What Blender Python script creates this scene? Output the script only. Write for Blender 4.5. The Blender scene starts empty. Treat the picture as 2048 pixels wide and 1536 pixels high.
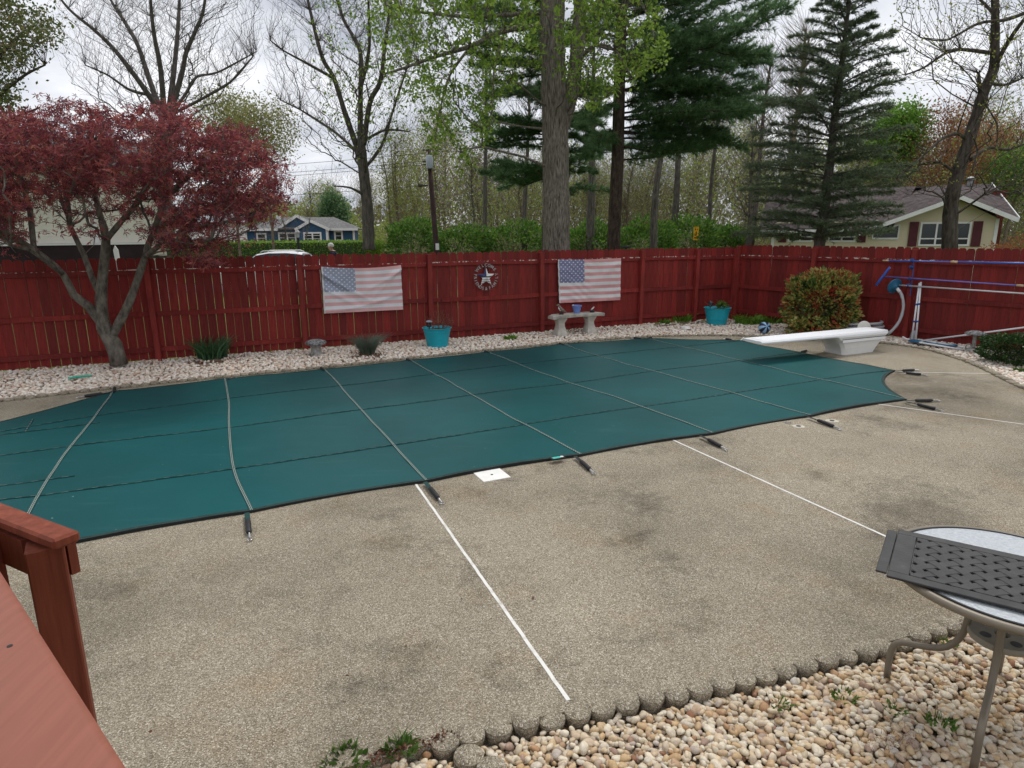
import bpy, bmesh, math, random
import numpy as np
from mathutils import Vector, Matrix
random.seed(7); rng = np.random.default_rng(7)
SC = bpy.context.scene; COL = SC.collection
R = math.radians
# ------------------------------------------------------------------ camera, sky, sun, exposure
CAM_H, FPX, HOR, SLOPE = 2.17, 1295.0, 466.0, -0.006
PITCH = math.atan((768 - HOR) / FPX); ROLL = math.atan(SLOPE)
cd = bpy.data.cameras.new('camera'); cam = bpy.data.objects.new('camera', cd); COL.objects.link(cam)
cd.sensor_width = 36; cd.lens = FPX * 36 / 2048; cd.clip_end = 3000; cd.clip_start = 0.05
_fw = Vector((0, math.cos(PITCH), -math.sin(PITCH))); _up = Vector((0, math.sin(PITCH), math.cos(PITCH))); _rt = Vector((1, 0, 0))
RT = _rt * math.cos(ROLL) + _up * math.sin(ROLL); UP = -_rt * math.sin(ROLL) + _up * math.cos(ROLL); FW = _fw
cam.matrix_world = Matrix(((RT.x, UP.x, -FW.x, 0), (RT.y, UP.y, -FW.y, 0), (RT.z, UP.z, -FW.z, CAM_H), (0, 0, 0, 1)))
SC.camera = cam
SUN_EL, SUN_AZ = R(58), R(25)          # azimuth measured from +Y towards +X (the light comes from beyond the pool)
w = bpy.data.worlds.new('World'); SC.world = w; w.use_nodes = True
nt = w.node_tree; nt.nodes.clear()
def wn(t, **k):
    n = nt.nodes.new(t)
    for a, b in k.items(): setattr(n, a, b)
    return n
out = wn('ShaderNodeOutputWorld'); sky = wn('ShaderNodeTexSky', sky_type='NISHITA', sun_disc=False)
sky.sun_elevation = SUN_EL; sky.sun_rotation = SUN_AZ
bg1 = wn('ShaderNodeBackground'); bg1.inputs[1].default_value = 0.12; nt.links.new(sky.outputs[0], bg1.inputs[0])
tc = wn('ShaderNodeTexCoord'); sp = wn('ShaderNodeSeparateXYZ'); nt.links.new(tc.outputs['Generated'], sp.inputs[0])
def wm(op, a, b):
    n = wn('ShaderNodeMath', operation=op)
    for i, v in enumerate((a, b)):
        if isinstance(v, (int, float)): n.inputs[i].default_value = v
        else: nt.links.new(v, n.inputs[i])
    return n.outputs[0]
zz = wm('ADD', wm('MAXIMUM', sp.outputs[2], 0.0), 0.22)
cb = wn('ShaderNodeCombineXYZ'); nt.links.new(wm('DIVIDE', sp.outputs[0], zz), cb.inputs[0]); nt.links.new(wm('DIVIDE', sp.outputs[1], zz), cb.inputs[1])
ns = wn('ShaderNodeTexNoise'); ns.inputs['Scale'].default_value = 1.15; ns.inputs['Detail'].default_value = 7; ns.inputs['Roughness'].default_value = 0.55
nt.links.new(cb.outputs[0], ns.inputs['Vector'])
rp = wn('ShaderNodeValToRGB'); e = rp.color_ramp.elements
e[0].position = 0.36; e[0].color = (0.36, 0.395, 0.47, 1); e[1].position = 0.62; e[1].color = (0.90, 0.91, 0.94, 1)
m_ = rp.color_ramp.elements.new(0.48); m_.color = (0.66, 0.685, 0.74, 1)
nt.links.new(ns.outputs[0], rp.inputs[0])
bg2 = wn('ShaderNodeBackground'); bg2.inputs[1].default_value = 0.86; nt.links.new(rp.outputs[0], bg2.inputs[0])
ns2 = wn('ShaderNodeTexNoise'); ns2.inputs['Scale'].default_value = 1.7; ns2.inputs['Detail'].default_value = 5
nt.links.new(cb.outputs[0], ns2.inputs['Vector'])
rp2 = wn('ShaderNodeValToRGB'); rp2.color_ramp.elements[0].position = 0.22; rp2.color_ramp.elements[1].position = 0.28
nt.links.new(ns2.outputs[0], rp2.inputs[0])
mx = wn('ShaderNodeMixShader'); nt.links.new(rp2.outputs[0], mx.inputs[0]); nt.links.new(bg1.outputs[0], mx.inputs[1]); nt.links.new(bg2.outputs[0], mx.inputs[2])
nt.links.new(mx.outputs[0], out.inputs[0])
sl = bpy.data.lights.new('sun', 'SUN'); so = bpy.data.objects.new('sun', sl); COL.objects.link(so)
sl.energy = 1.5; sl.angle = R(16); sl.color = (1.0, 0.965, 0.91)
sdir = Vector((math.sin(SUN_AZ) * math.cos(SUN_EL), math.cos(SUN_AZ) * math.cos(SUN_EL), math.sin(SUN_EL)))
so.rotation_euler = (-sdir).to_track_quat('-Z', 'Y').to_euler(); so.location = (0, 0, 30)
vs = SC.view_settings; vs.view_transform = 'Standard'; vs.look = 'None'; vs.gamma = 1; vs.exposure = 0.50; vs.use_curve_mapping = False
SC.cycles.use_adaptive_sampling = True; SC.cycles.adaptive_threshold = 0.02; SC.cycles.caustics_reflective = False; SC.cycles.caustics_refractive = False; SC.cycles.max_bounces = 4; SC.cycles.diffuse_bounces = 2; SC.cycles.glossy_bounces = 2; SC.cycles.transmission_bounces = 3; SC.cycles.transparent_max_bounces = 8

# ------------------------------------------------------------------ measuring helpers (survey points -> world metres)
def _ray(px, py): return FW * FPX + RT * (px - 1024) - UP * (py - 768)
def G(px, py, z=0.0):                    # point of the horizontal plane z
    d = _ray(px, py); t = (z - CAM_H) / d.z
    return Vector((d.x * t, d.y * t, z))
def W(px, py, Y):                        # point of the vertical plane at distance Y
    d = _ray(px, py); t = Y / d.y
    return Vector((d.x * t, Y, d.z * t + CAM_H))
# ------------------------------------------------------------------ materials
MATS = {}
class NB:
    def __init__(s, name):
        s.m = bpy.data.materials.new(name); s.m.use_nodes = True; s.t = s.m.node_tree; s.t.nodes.clear()
        s.out = s.n('ShaderNodeOutputMaterial'); s.b = s.n('ShaderNodeBsdfPrincipled'); s.l(s.b.outputs[0], s.out.inputs[0]); s.tc = None; MATS[name] = s.m
    def n(s, t, **k):
        n = s.t.nodes.new(t)
        for a, b in k.items(): setattr(n, a, b)
        return n
    def l(s, a, b): s.t.links.new(a, b)
    def co(s, kind='Object'):
        if s.tc is None: s.tc = s.n('ShaderNodeTexCoord')
        return s.tc.outputs[kind]
    def noise(s, scale, detail=4, rough=.55, vec=None, out=0):
        n = s.n('ShaderNodeTexNoise'); n.inputs['Scale'].default_value = scale; n.inputs['Detail'].default_value = detail; n.inputs['Roughness'].default_value = rough
        s.l(vec if vec is not None else s.co(), n.inputs['Vector']); return n.outputs[out]
    def voro(s, scale, out='Color', feature='F1', vec=None):
        n = s.n('ShaderNodeTexVoronoi', feature=feature); n.inputs['Scale'].default_value = scale
        s.l(vec if vec is not None else s.co(), n.inputs['Vector']); return n.outputs[out]
    def scaled(s, sc, kind='Object'):
        n = s.n('ShaderNodeMapping'); n.inputs['Scale'].default_value = sc; s.l(s.co(kind), n.inputs[0]); return n.outputs[0]
    def ramp(s, fac, stops, interp='LINEAR'):
        n = s.n('ShaderNodeValToRGB'); n.color_ramp.interpolation = interp; el = n.color_ramp.elements
        el[0].position, el[0].color = stops[0][0], (*stops[0][1], 1); el[1].position, el[1].color = stops[-1][0], (*stops[-1][1], 1)
        for p, c in stops[1:-1]:
            q = el.new(p); q.color = (*c, 1)
        s.l(fac, n.inputs[0]); return n.outputs[0]
    def mix(s, fac, a, b, mode='MIX'):
        n = s.n('ShaderNodeMix', data_type='RGBA', blend_type=mode)
        for i, v in ((0, fac), (6, a), (7, b)):
            if isinstance(v, (int, float)): n.inputs[i].default_value = v
            elif isinstance(v, tuple): n.inputs[i].default_value = (*v, 1)
            else: s.l(v, n.inputs[i])
        return n.outputs[2]
    def math(s, op, a, b=0.0, clamp=False):
        n = s.n('ShaderNodeMath', operation=op, use_clamp=clamp)
        for i, v in enumerate((a, b)):
            if isinstance(v, (int, float)): n.inputs[i].default_value = v
            else: s.l(v, n.inputs[i])
        return n.outputs[0]
    def sep(s, v):
        n = s.n('ShaderNodeSeparateXYZ'); s.l(v, n.inputs[0]); return n.outputs
    def island(s): return s.n('ShaderNodeNewGeometry').outputs['Random Per Island']
    def objrand(s): return s.n('ShaderNodeObjectInfo').outputs['Random']
    def col(s, c):
        if isinstance(c, tuple): s.b.inputs['Base Color'].default_value = (*c, 1)
        else: s.l(c, s.b.inputs['Base Color'])
        return s
    def set(s, rough=.6, spec=.35, metal=0.0):
        s.b.inputs['Roughness'].default_value = rough; s.b.inputs['Specular IOR Level'].default_value = spec; s.b.inputs['Metallic'].default_value = metal; return s
    def bump(s, h, strength=.3, dist=.01):
        n = s.n('ShaderNodeBump'); n.inputs['Strength'].default_value = strength; n.inputs['Distance'].default_value = dist
        s.l(h, n.inputs['Height']); s.l(n.outputs[0], s.b.inputs['Normal']); return s
def simple(name, c, rough=.6, spec=.35, metal=0.0, var=.25, vscale=6.0, bumps=None):
    b = NB(name); d = tuple(x * (1 - var) for x in c); l = tuple(min(1, x * (1 + var)) for x in c)
    b.col(b.ramp(b.noise(vscale), [(.3, d), (.7, l)])).set(rough, spec, metal)
    if bumps: b.bump(b.noise(bumps[0]), bumps[1], bumps[2])
    return b.m
def leafmat(name, stops, trans=.35, rough=.55):
    b = NB(name); c = b.ramp(b.island(), stops); b.col(c).set(rough, .3)
    tr = b.n('ShaderNodeBsdfTranslucent'); b.l(c, tr.inputs[0]); mxs = b.n('ShaderNodeMixShader'); mxs.inputs[0].default_value = trans
    b.l(b.b.outputs[0], mxs.inputs[1]); b.l(tr.outputs[0], mxs.inputs[2]); b.l(mxs.outputs[0], b.out.inputs[0]); return b.m
def barkmat(name, dark, light, sc=(9, 9, 2.2), bstr=.6):
    b = NB(name); v = b.scaled(sc); n1 = b.noise(1.6, 6, .65, v); n2 = b.noise(1.1, 3)
    c = b.ramp(n1, [(.32, dark), (.5, tuple((x + y) / 2 for x, y in zip(dark, light))), (.68, light)])
    b.col(b.mix(b.ramp(n2, [(.35, (0, 0, 0)), (.7, (1, 1, 1))]), c, tuple(x * .8 for x in light), 'MIX') if False else c).set(.9, .15).bump(n1, bstr, .04); return b.m
# concrete with exposed aggregate
b = NB('aggregate'); vc = b.voro(205.0); sx = b.sep(vc)
peb = b.ramp(sx[0], [(0, (.130, .107, .077)), (.3, (.235, .200, .147)), (.6, (.315, .274, .206)), (.88, (.40, .358, .282)), (1, (.63, .59, .51))])
big = b.ramp(b.noise(.42, 5, .55), [(.33, (.60, .59, .56)), (.46, (.90, .89, .87)), (.66, (1.12, 1.11, 1.09))])
rust = b.ramp(b.noise(1.3, 5, .7), [(.52, (1, 1, 1)), (.76, (.94, .84, .72))])
blk = b.ramp(b.noise(1.5, 8, .74), [(.27, (.58, .58, .57)), (.47, (1, 1, 1))])
grit = b.ramp(b.math('ADD', b.math('MULTIPLY', b.noise(.75, 4, .5), .6), b.math('MULTIPLY', b.noise(11, 8, .8), .4)), [(.375, (.62, .62, .61)), (.47, (1, 1, 1))])
c = b.mix(1.0, b.mix(1.0, b.mix(1.0, b.mix(1.0, peb, big, 'MULTIPLY'), rust, 'MULTIPLY'), blk, 'MULTIPLY'), grit, 'MULTIPLY')
b.col(c).set(.85, .25); d = b.voro(205.0, 'Distance'); b.bump(b.math('SUBTRACT', 1.0, d), .55, .006)
b = NB('edging_concrete'); n = b.noise(70, 5, .7); c = b.ramp(n, [(.3, (.14, .12, .092)), (.55, (.27, .24, .185)), (.75, (.40, .36, .29))])
c = b.mix(1.0, c, b.ramp(b.objrand(), [(0, (.72, .74, .70)), (1, (1.08, 1.03, .98))]), 'MULTIPLY')
b.col(b.mix(b.ramp(b.noise(9, 5), [(.56, (0, 0, 0)), (.78, (.5, .5, .5))]), c, (.09, .09, .055))).set(.95, .15).bump(n, .6, .006)
b = NB('white_strip'); n = b.noise(9, 6, .7); b.col(b.mix(b.ramp(n, [(.48, (0, 0, 0)), (.72, (.55, .55, .55))]), (.70, .69, .65), (.30, .26, .20))).set(.7, .25)
simple('soil', (.085, .062, .042), .95, .1, var=.4, vscale=9)
# gravel
b = NB('gravel'); r = b.island()
c = b.ramp(r, [(0, (.52, .45, .35)), (.2, (.66, .61, .52)), (.38, (.48, .34, .19)), (.5, (.58, .54, .48)), (.62, (.46, .31, .17)), (.74, (.66, .60, .50)), (.86, (.36, .21, .11)), (.93, (.52, .50, .47)), (1, (.24, .11, .06))])
b.col(b.mix(1.0, c, b.ramp(b.noise(55, 4, .65), [(.3, (.76, .71, .62)), (.65, (1.12, 1.09, 1.02))]), 'MULTIPLY')).set(.6, .3).bump(b.noise(160), .12, .003)
b = NB('gravel_far'); r = b.island()
c = b.ramp(r, [(0, (.70, .62, .52)), (.3, (.82, .77, .69)), (.5, (.70, .56, .44)), (.65, (.80, .74, .66)), (.82, (.54, .36, .25)), (.9, (.74, .70, .64)), (1, (.40, .22, .15))])
b.col(c).set(.6, .3)
b = NB('gravel_bed'); c = b.ramp(b.sep(b.voro(26))[0], [(0, (.12, .085, .055)), (.5, (.30, .23, .16)), (1, (.42, .36, .28))]); b.col(c).set(.9, .2)
# cover
b = NB('cover_mesh'); n = b.noise(.5, 3, .5); n2 = b.noise(5, 6, .65, b.scaled((.25, 2.2, 1)))
c = b.ramp(n, [(.32, (.0035, .058, .061)), (.7, (.0060, .086, .090))])
c = b.mix(b.ramp(n2, [(.58, (0, 0, 0)), (.80, (.16, .16, .16))]), c, (.12, .24, .25))
c = b.mix(b.ramp(b.noise(19, 2, .5), [(.765, (0, 0, 0)), (.80, (.55, .55, .55))]), c, (.25, .33, .32))
b.col(c).set(.40, .16); ch = b.n('ShaderNodeTexChecker'); ch.inputs['Scale'].default_value = 900; b.l(b.co(), ch.inputs[0]); b.bump(b.noise(1.1, 2), .25, .05)
b = NB('strap_web'); u = b.sep(b.co('UV'))
fr = b.math('FRACT', b.math('MULTIPLY', u[0], 26.0)); zig = b.math('ABSOLUTE', b.math('SUBTRACT', fr, .5))
lat = b.math('ABSOLUTE', b.math('SUBTRACT', u[1], .5))
st = b.math('LESS_THAN', b.math('ABSOLUTE', b.math('SUBTRACT', lat, b.math('ADD', b.math('MULTIPLY', zig, .30), .12))), .085)
b.col(b.mix(st, (.010, .045, .042), (.24, .28, .255))).set(.75, .25)
b = NB('seam_web'); u = b.sep(b.co('UV')); ds = b.math('LESS_THAN', b.math('FRACT', b.math('MULTIPLY', u[0], 9.0)), .45); lat = b.math('LESS_THAN', b.math('ABSOLUTE', b.math('SUBTRACT', u[1], .5)), .16)
b.col(b.mix(b.math('MULTIPLY', ds, lat), (.006, .034, .034), (.10, .15, .14))).set(.75, .2)
simple('hem_black', (.010, .011, .011), .7, .3); simple('rubber_black', (.014, .014, .016), .55, .4, var=.4, vscale=20)
simple('steel', (.55, .55, .55), .3, .5, 1.0)
# fence woods
def woodred(name, dark, light, flake=False, rnd=.25):
    b = NB(name); v = b.scaled((16, 16, 1.1)); n = b.noise(2.2, 5, .65, v)
    c = b.ramp(n, [(.28, dark), (.72, light)])
    c = b.mix(1.0, c, b.ramp(b.objrand(), [(0, (1 - rnd,) * 3), (1, (1 + rnd * .6, 1, 1))]), 'MULTIPLY')
    wsh = b.ramp(b.noise(.7, 4), [(.32, (.62, .56, .56)), (.65, (1.10, 1.10, 1.10))]); c = b.mix(1.0, c, wsh, 'MULTIPLY')
    kn = b.ramp(b.voro(2.6, 'Distance', vec=b.scaled((1.0, 1.0, .55))), [(.035, (.35, .3, .3)), (.075, (1, 1, 1))]); c = b.mix(1.0, c, kn, 'MULTIPLY')
    if flake: c = b.mix(b.math('MULTIPLY', b.ramp(b.noise(14, 5, .7), [(.54, (0, 0, 0)), (.57, (1, 1, 1))]), b.math('GREATER_THAN', b.sep(b.co())[2], 1.580)), c, (.58, .55, .48))
    b.col(c).set(.72, .25).bump(n, .25, .004); return b.m
woodred('picket_red', (.155, .0185, .0160), (.315, .0430, .0350), rnd=.34); woodred('rail_red', (.150, .019, .016), (.28, .038, .031)); woodred('rail_flaked', (.150, .019, .016), (.28, .038, .031), True)
woodred('post_red', (.185, .024, .020), (.33, .048, .038), rnd=.12)
simple('raw_wood', (.42, .30, .15), .85, .15, var=.3, vscale=12)
woodred('deck_red', (.135, .031, .015), (.27, .070, .036), rnd=.05)
b = NB('deck_cap'); n = b.noise(3, 5, .6, b.scaled((22, 1.4, 22))); c = b.ramp(n, [(.3, (.225, .073, .044)), (.7, (.275, .092, .058))]); b.col(b.mix(b.ramp(b.noise(4.5, 6, .7), [(.60, (0, 0, 0)), (.8, (.4, .4, .4))]), c, (.22, .10, .07))).set(.5, .45).bump(n, .15, .003)
# barks, leaves
barkmat('bark_maple', (.050, .042, .035), (.22, .195, .16), (7, 7, 3.5)); barkmat('bark_big', (.035, .028, .022), (.33, .29, .24), (27, 27, 3.2), 1.0)
barkmat('bark_grey', (.050, .042, .036), (.16, .14, .12)); barkmat('bark_pine', (.028, .020, .016), (.11, .080, .062), (8, 8, 3)); barkmat('bark_dark', (.030, .024, .020), (.13, .11, .09))
barkmat('twig_tan', (.10, .080, .058), (.22, .18, .13)); barkmat('twig_grey', (.075, .065, .058), (.17, .15, .135))
leafmat('leaf_red', [(0, (.10, .025, .036)), (.35, (.20, .046, .056)), (.65, (.30, .072, .078)), (.88, (.41, .105, .095)), (1, (.46, .18, .12))], .45)
leafmat('leaf_spring', [(0, (.10, .18, .025)), (.5, (.20, .32, .040)), (1, (.33, .45, .075))], .45)
leafmat('leaf_pale', [(0, (.17, .185, .055)), (.5, (.25, .255, .085)), (1, (.34, .33, .13))], .45)
leafmat('leaf_yellow', [(0, (.19, .22, .045)), (1, (.34, .36, .09))], .45)
leafmat('leaf_bright', [(0, (.10, .22, .025)), (1, (.19, .35, .045))], .4); leafmat('leaf_olive', [(0, (.07, .095, .025)), (.7, (.13, .16, .045)), (1, (.22, .16, .07))], .4)
leafmat('leaf_orange', [(0, (.22, .085, .035)), (.6, (.30, .13, .06)), (1, (.33, .20, .08))], .35); leafmat('leaf_bud', [(0, (.20, .12, .075)), (1, (.33, .23, .14))], .3)
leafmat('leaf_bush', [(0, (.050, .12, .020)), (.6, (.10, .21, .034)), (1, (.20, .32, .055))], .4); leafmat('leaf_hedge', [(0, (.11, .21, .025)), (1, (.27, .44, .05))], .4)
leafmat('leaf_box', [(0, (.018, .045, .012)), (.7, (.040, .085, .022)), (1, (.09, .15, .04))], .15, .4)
leafmat('leaf_pieris', [(0, (.035, .060, .018)), (1, (.2, .1, .03))], .2, .4)
_m = MATS['leaf_pieris']; _t = _m.node_tree; _r = [n for n in _t.nodes if n.type == 'VALTORGB'][0]
_tc = _t.nodes.new('ShaderNodeTexCoord'); _n = _t.nodes.new('ShaderNodeTexNoise'); _n.inputs['Scale'].default_value = 4.2; _n.inputs['Detail'].default_value = 3; _t.links.new(_tc.outputs['Object'], _n.inputs['Vector'])
_a = _t.nodes.new('ShaderNodeMath'); _a.operation = 'MULTIPLY_ADD'; _a.inputs[1].default_value = .22; _t.links.new(_r.inputs[0].links[0].from_socket, _a.inputs[0]); _t.links.new(_n.outputs[0], _a.inputs[2]); _t.links.new(_a.outputs[0], _r.inputs[0])
_e = _r.color_ramp.elements; _e[0].position = .40; _e[1].position = .80; _e[1].color = (.34, .045, .026, 1)
for _p, _c in ((.50, (.075, .13, .030, 1)), (.57, (.24, .27, .060, 1)), (.64, (.40, .37, .11, 1)), (.70, (.36, .16, .05, 1))): _q = _e.new(_p); _q.color = _c
leafmat('needle_pine', [(0, (.065, .14, .062)), (.6, (.12, .22, .092)), (1, (.20, .31, .13))], .5); leafmat('needle_hemlock', [(0, (.085, .125, .075)), (.6, (.15, .20, .115)), (1, (.24, .29, .16))], .45)
leafmat('blade_iris', [(0, (.030, .085, .035)), (1, (.075, .16, .065))], .2); leafmat('blade_fescue', [(0, (.08, .115, .085)), (1, (.19, .23, .17))], .2); leafmat('weed', [(0, (.045, .10, .015)), (1, (.12, .21, .04))], .3)
leafmat('twig_red', [(0, (.14, .055, .035)), (1, (.24, .11, .07))], 0.0); leafmat('debris', [(0, (.09, .03, .02)), (1, (.22, .10, .06))], .1)
leafmat('brush_tan', [(0, (.12, .095, .06)), (.45, (.19, .155, .10)), (.6, (.15, .17, .06)), (1, (.24, .28, .07))], .3); leafmat('brush_twig', [(0, (.09, .075, .055)), (.6, (.17, .14, .105)), (1, (.25, .21, .16))], .0); leafmat('leaf_wood', [(0, (.17, .22, .055)), (.75, (.33, .42, .085)), (1, (.34, .25, .14))], .45)
b = NB('grass_ground'); c = b.ramp(b.noise(.35, 6, .7), [(.3, (.07, .10, .025)), (.5, (.11, .15, .035)), (.7, (.16, .14, .07))]); b.col(c).set(.95, .1)
b = NB('leaf_litter'); c = b.ramp(b.noise(1.2, 6, .7), [(.3, (.10, .075, .045)), (.55, (.17, .13, .08)), (.75, (.13, .15, .05))]); b.col(c).set(.95, .1)
# ------------------------------------------------------------------ mesh helpers
class MB:
    def __init__(s): s.v = []; s.f = []; s.mi = []; s.uv = None
    def add(s, v, f, mi=0):
        o = len(s.v); s.v += [tuple(p) for p in v]; s.f += [tuple(i + o for i in q) for q in f]; s.mi += [mi] * len(f); return s
    def box(s, x0, x1, y0, y1, z0, z1, mi=0, M=None):
        v = [(x0, y0, z0), (x1, y0, z0), (x1, y1, z0), (x0, y1, z0), (x0, y0, z1), (x1, y0, z1), (x1, y1, z1), (x0, y1, z1)]
        if M is not None: v = [M @ Vector(p) for p in v]
        return s.add(v, [(0, 3, 2, 1), (4, 5, 6, 7), (0, 1, 5, 4), (1, 2, 6, 5), (2, 3, 7, 6), (3, 0, 4, 7)], mi)
    def tube(s, pts, r, k=8, mi=0, caps=True, close=False):
        pts = [Vector(p) for p in pts]; n = len(pts); rs = r if isinstance(r, (list, tuple)) else [r] * n
        o = len(s.v); prev = None
        for i in range(n):
            if close: t = pts[(i + 1) % n] - pts[i - 1]
            else: t = pts[min(i + 1, n - 1)] - pts[max(i - 1, 0)]
            t = t.normalized() if t.length > 1e-9 else Vector((0, 0, 1))
            if prev is None: a = t.orthogonal().normalized()
            else:
                a = prev - t * prev.dot(t); a = a.normalized() if a.length > 1e-6 else t.orthogonal().normalized()
            prev = a; bb = t.cross(a)
            for j in range(k):
                q = 2 * math.pi * j / k; s.v.append(tuple(pts[i] + (a * math.cos(q) + bb * math.sin(q)) * rs[i]))
        for i in range(n if close else n - 1):
            for j in range(k):
                i2 = (i + 1) % n; s.f.append((o + i * k + j, o + i * k + (j + 1) % k, o + i2 * k + (j + 1) % k, o + i2 * k + j)); s.mi.append(mi)
        if caps and not close:
            s.f.append(tuple(o + j for j in range(k))[::-1]); s.mi.append(mi); s.f.append(tuple(o + (n - 1) * k + j for j in range(k))); s.mi.append(mi)
        return s
    def lathe(s, prof, c=(0, 0, 0), k=20, mi=0, jit=0.0, sq=None):
        o = len(s.v)
        for (r, z) in prof:
            for j in range(k):
                q = 2 * math.pi * j / k; rr = r * (1 + random.uniform(-jit, jit))
                x, y = math.cos(q), math.sin(q)
                if sq: m = max(abs(x), abs(y)) ** sq; x, y = x / m, y / m
                s.v.append((c[0] + rr * x, c[1] + rr * y, c[2] + z))
        for i in range(len(prof) - 1):
            for j in range(k): s.f.append((o + i * k + j, o + i * k + (j + 1) % k, o + (i + 1) * k + (j + 1) % k, o + (i + 1) * k + j)); s.mi.append(mi)
        s.f.append(tuple(o + j for j in range(k))[::-1]); s.mi.append(mi); e_ = len(prof) - 1; s.f.append(tuple(o + e_ * k + j for j in range(k))); s.mi.append(mi)
        return s
    def prism(s, poly, d0, d1, axis=2, mi=0):      # polygon extruded along an axis
        n = len(poly)
        def P3(p, d): return (p[0], p[1], d) if axis == 2 else ((p[0], d, p[1]) if axis == 1 else (d, p[0], p[1]))
        v = [P3(p, d0) for p in poly] + [P3(p, d1) for p in poly]
        f = [tuple(range(n))[::-1], tuple(range(n, 2 * n))] + [(i, (i + 1) % n, n + (i + 1) % n, n + i) for i in range(n)]
        return s.add(v, f, mi)
def setp(o, label=None, cat=None, group=None, kind=None):
    if label: o['label'] = label
    if cat: o['category'] = cat
    if group: o['group'] = group
    if kind: o['kind'] = kind
    return o
def empty(name, loc=(0, 0, 0), rz=0.0, label=None, cat=None, group=None):
    o = bpy.data.objects.new(name, None); COL.objects.link(o); o.location = loc; o.rotation_euler = (0, 0, rz); o.empty_display_size = .1
    return setp(o, label, cat, group)
def mats_of(m): return [MATS[x] if isinstance(x, str) else x for x in (m if isinstance(m, (list, tuple)) else [m])]
def link(name, me, parent=None, loc=None, rot=None):
    o = bpy.data.objects.new(name, me); COL.objects.link(o)
    if parent is not None: o.parent = parent
    if loc is not None: o.location = loc
    if rot is not None: o.rotation_euler = rot
    return o
def mesh(name, mb, mat, smooth=False, recalc=True):
    me = bpy.data.meshes.new(name); me.from_pydata(mb.v, [], mb.f)
    for m in mats_of(mat): me.materials.append(m)
    if any(mb.mi): me.polygons.foreach_set('material_index', mb.mi)
    if recalc:
        bm = bmesh.new(); bm.from_mesh(me); bmesh.ops.recalc_face_normals(bm, faces=bm.faces); bm.to_mesh(me); bm.free()
    if smooth == 'auto':
        for e_ in me.polygons: e_.use_smooth = True
        me.set_sharp_from_angle(angle=R(38))
    elif smooth: me.polygons.foreach_set('use_smooth', [True] * len(me.polygons))
    me.update(); return me
def obj(name, mb, mat, parent=None, smooth=False, loc=None, rot=None, recalc=True, bevel=None):
    o = link(name, mesh(name, mb, mat, smooth, recalc), parent, loc, rot)
    if bevel:
        m = o.modifiers.new('bevel', 'BEVEL'); m.width = bevel; m.segments = 2; m.limit_method = 'ANGLE'
    return o
def npmesh(name, V, F, mat, smooth=False):          # V (n,3), F (m,k) all the same k
    me = bpy.data.meshes.new(name); k = F.shape[1]
    me.vertices.add(len(V)); me.vertices.foreach_set('co', np.ascontiguousarray(V, dtype=np.float32).ravel())
    me.loops.add(F.size); me.loops.foreach_set('vertex_index', F.astype(np.int32).ravel())
    me.polygons.add(len(F)); me.polygons.foreach_set('loop_start', np.arange(0, F.size, k, dtype=np.int32))
    if smooth: me.polygons.foreach_set('use_smooth', np.ones(len(F), dtype=bool))
    for m in mats_of(mat): me.materials.append(m)
    me.update(calc_edges=True); return me
def rand_rot(n, r=None):
    r = r or rng
    q = r.normal(size=(n, 4)); q /= np.linalg.norm(q, axis=1)[:, None]; a, b_, c_, d_ = q.T
    return np.stack([np.stack([1 - 2 * (c_ * c_ + d_ * d_), 2 * (b_ * c_ - a * d_), 2 * (b_ * d_ + a * c_)], 1), np.stack([2 * (b_ * c_ + a * d_), 1 - 2 * (b_ * b_ + d_ * d_), 2 * (c_ * d_ - a * b_)], 1), np.stack([2 * (b_ * d_ - a * c_), 2 * (c_ * d_ + a * b_), 1 - 2 * (b_ * b_ + c_ * c_)], 1)], 1)
def frame_rot(D, r=None):                           # matrices whose x axis follows D, random roll
    r = r or rng
    D = D / (np.linalg.norm(D, axis=1)[:, None] + 1e-9); h = r.normal(size=D.shape); Y = np.cross(D, h); Y /= np.linalg.norm(Y, axis=1)[:, None] + 1e-9
    return np.stack([D, Y, np.cross(D, Y)], 2)
def scatter(T, TF, P, S, M):                        # template copies: T (k,3), TF (m,q) at points P with sizes S and matrices M
    S = np.asarray(S, float)
    if S.ndim == 1: S = S[:, None]
    V = np.einsum('nij,nkj->nki', M, T[None] * S[:, None, :]) + P[:, None, :]
    F = TF[None] + (np.arange(len(P)) * len(T))[:, None, None]
    return V.reshape(-1, 3), F.reshape(-1, TF.shape[1])
LEAF = (np.array([(0, 0, 0), (.5, .28, .08), (1, 0, 0), (.5, -.28, .08)]), np.array([(0, 1, 2), (0, 2, 3)]))
def _palm():
    v = [(0, 0, 0)]; f = []
    for a, l in ((-100, .55), (-52, .85), (0, 1.0), (52, .85), (100, .55)):
        q = R(a); d = (math.cos(q), math.sin(q)); n = (-d[1], d[0]); i = len(v)
        v += [(d[0] * .45 * l + n[0] * .085, d[1] * .45 * l + n[1] * .085, .05), (d[0] * l, d[1] * l, -.10), (d[0] * .45 * l - n[0] * .085, d[1] * .45 * l - n[1] * .085, .05)]
        f += [(0, i + 2, i + 1), (0, i + 1, i)]
    return np.array(v), np.array(f)
PALM = _palm()
NEED = (np.array([(0, -.035, 0), (0, .035, 0), (1, 0, 0)]), np.array([(0, 1, 2)]))
BLADE = (np.array([(0, -.02, 0), (0, .02, 0), (.55, .022, 0), (.55, -.022, 0), (1, 0, 0)]), np.array([(0, 1, 2), (0, 2, 3), (3, 2, 4)]))
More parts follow.
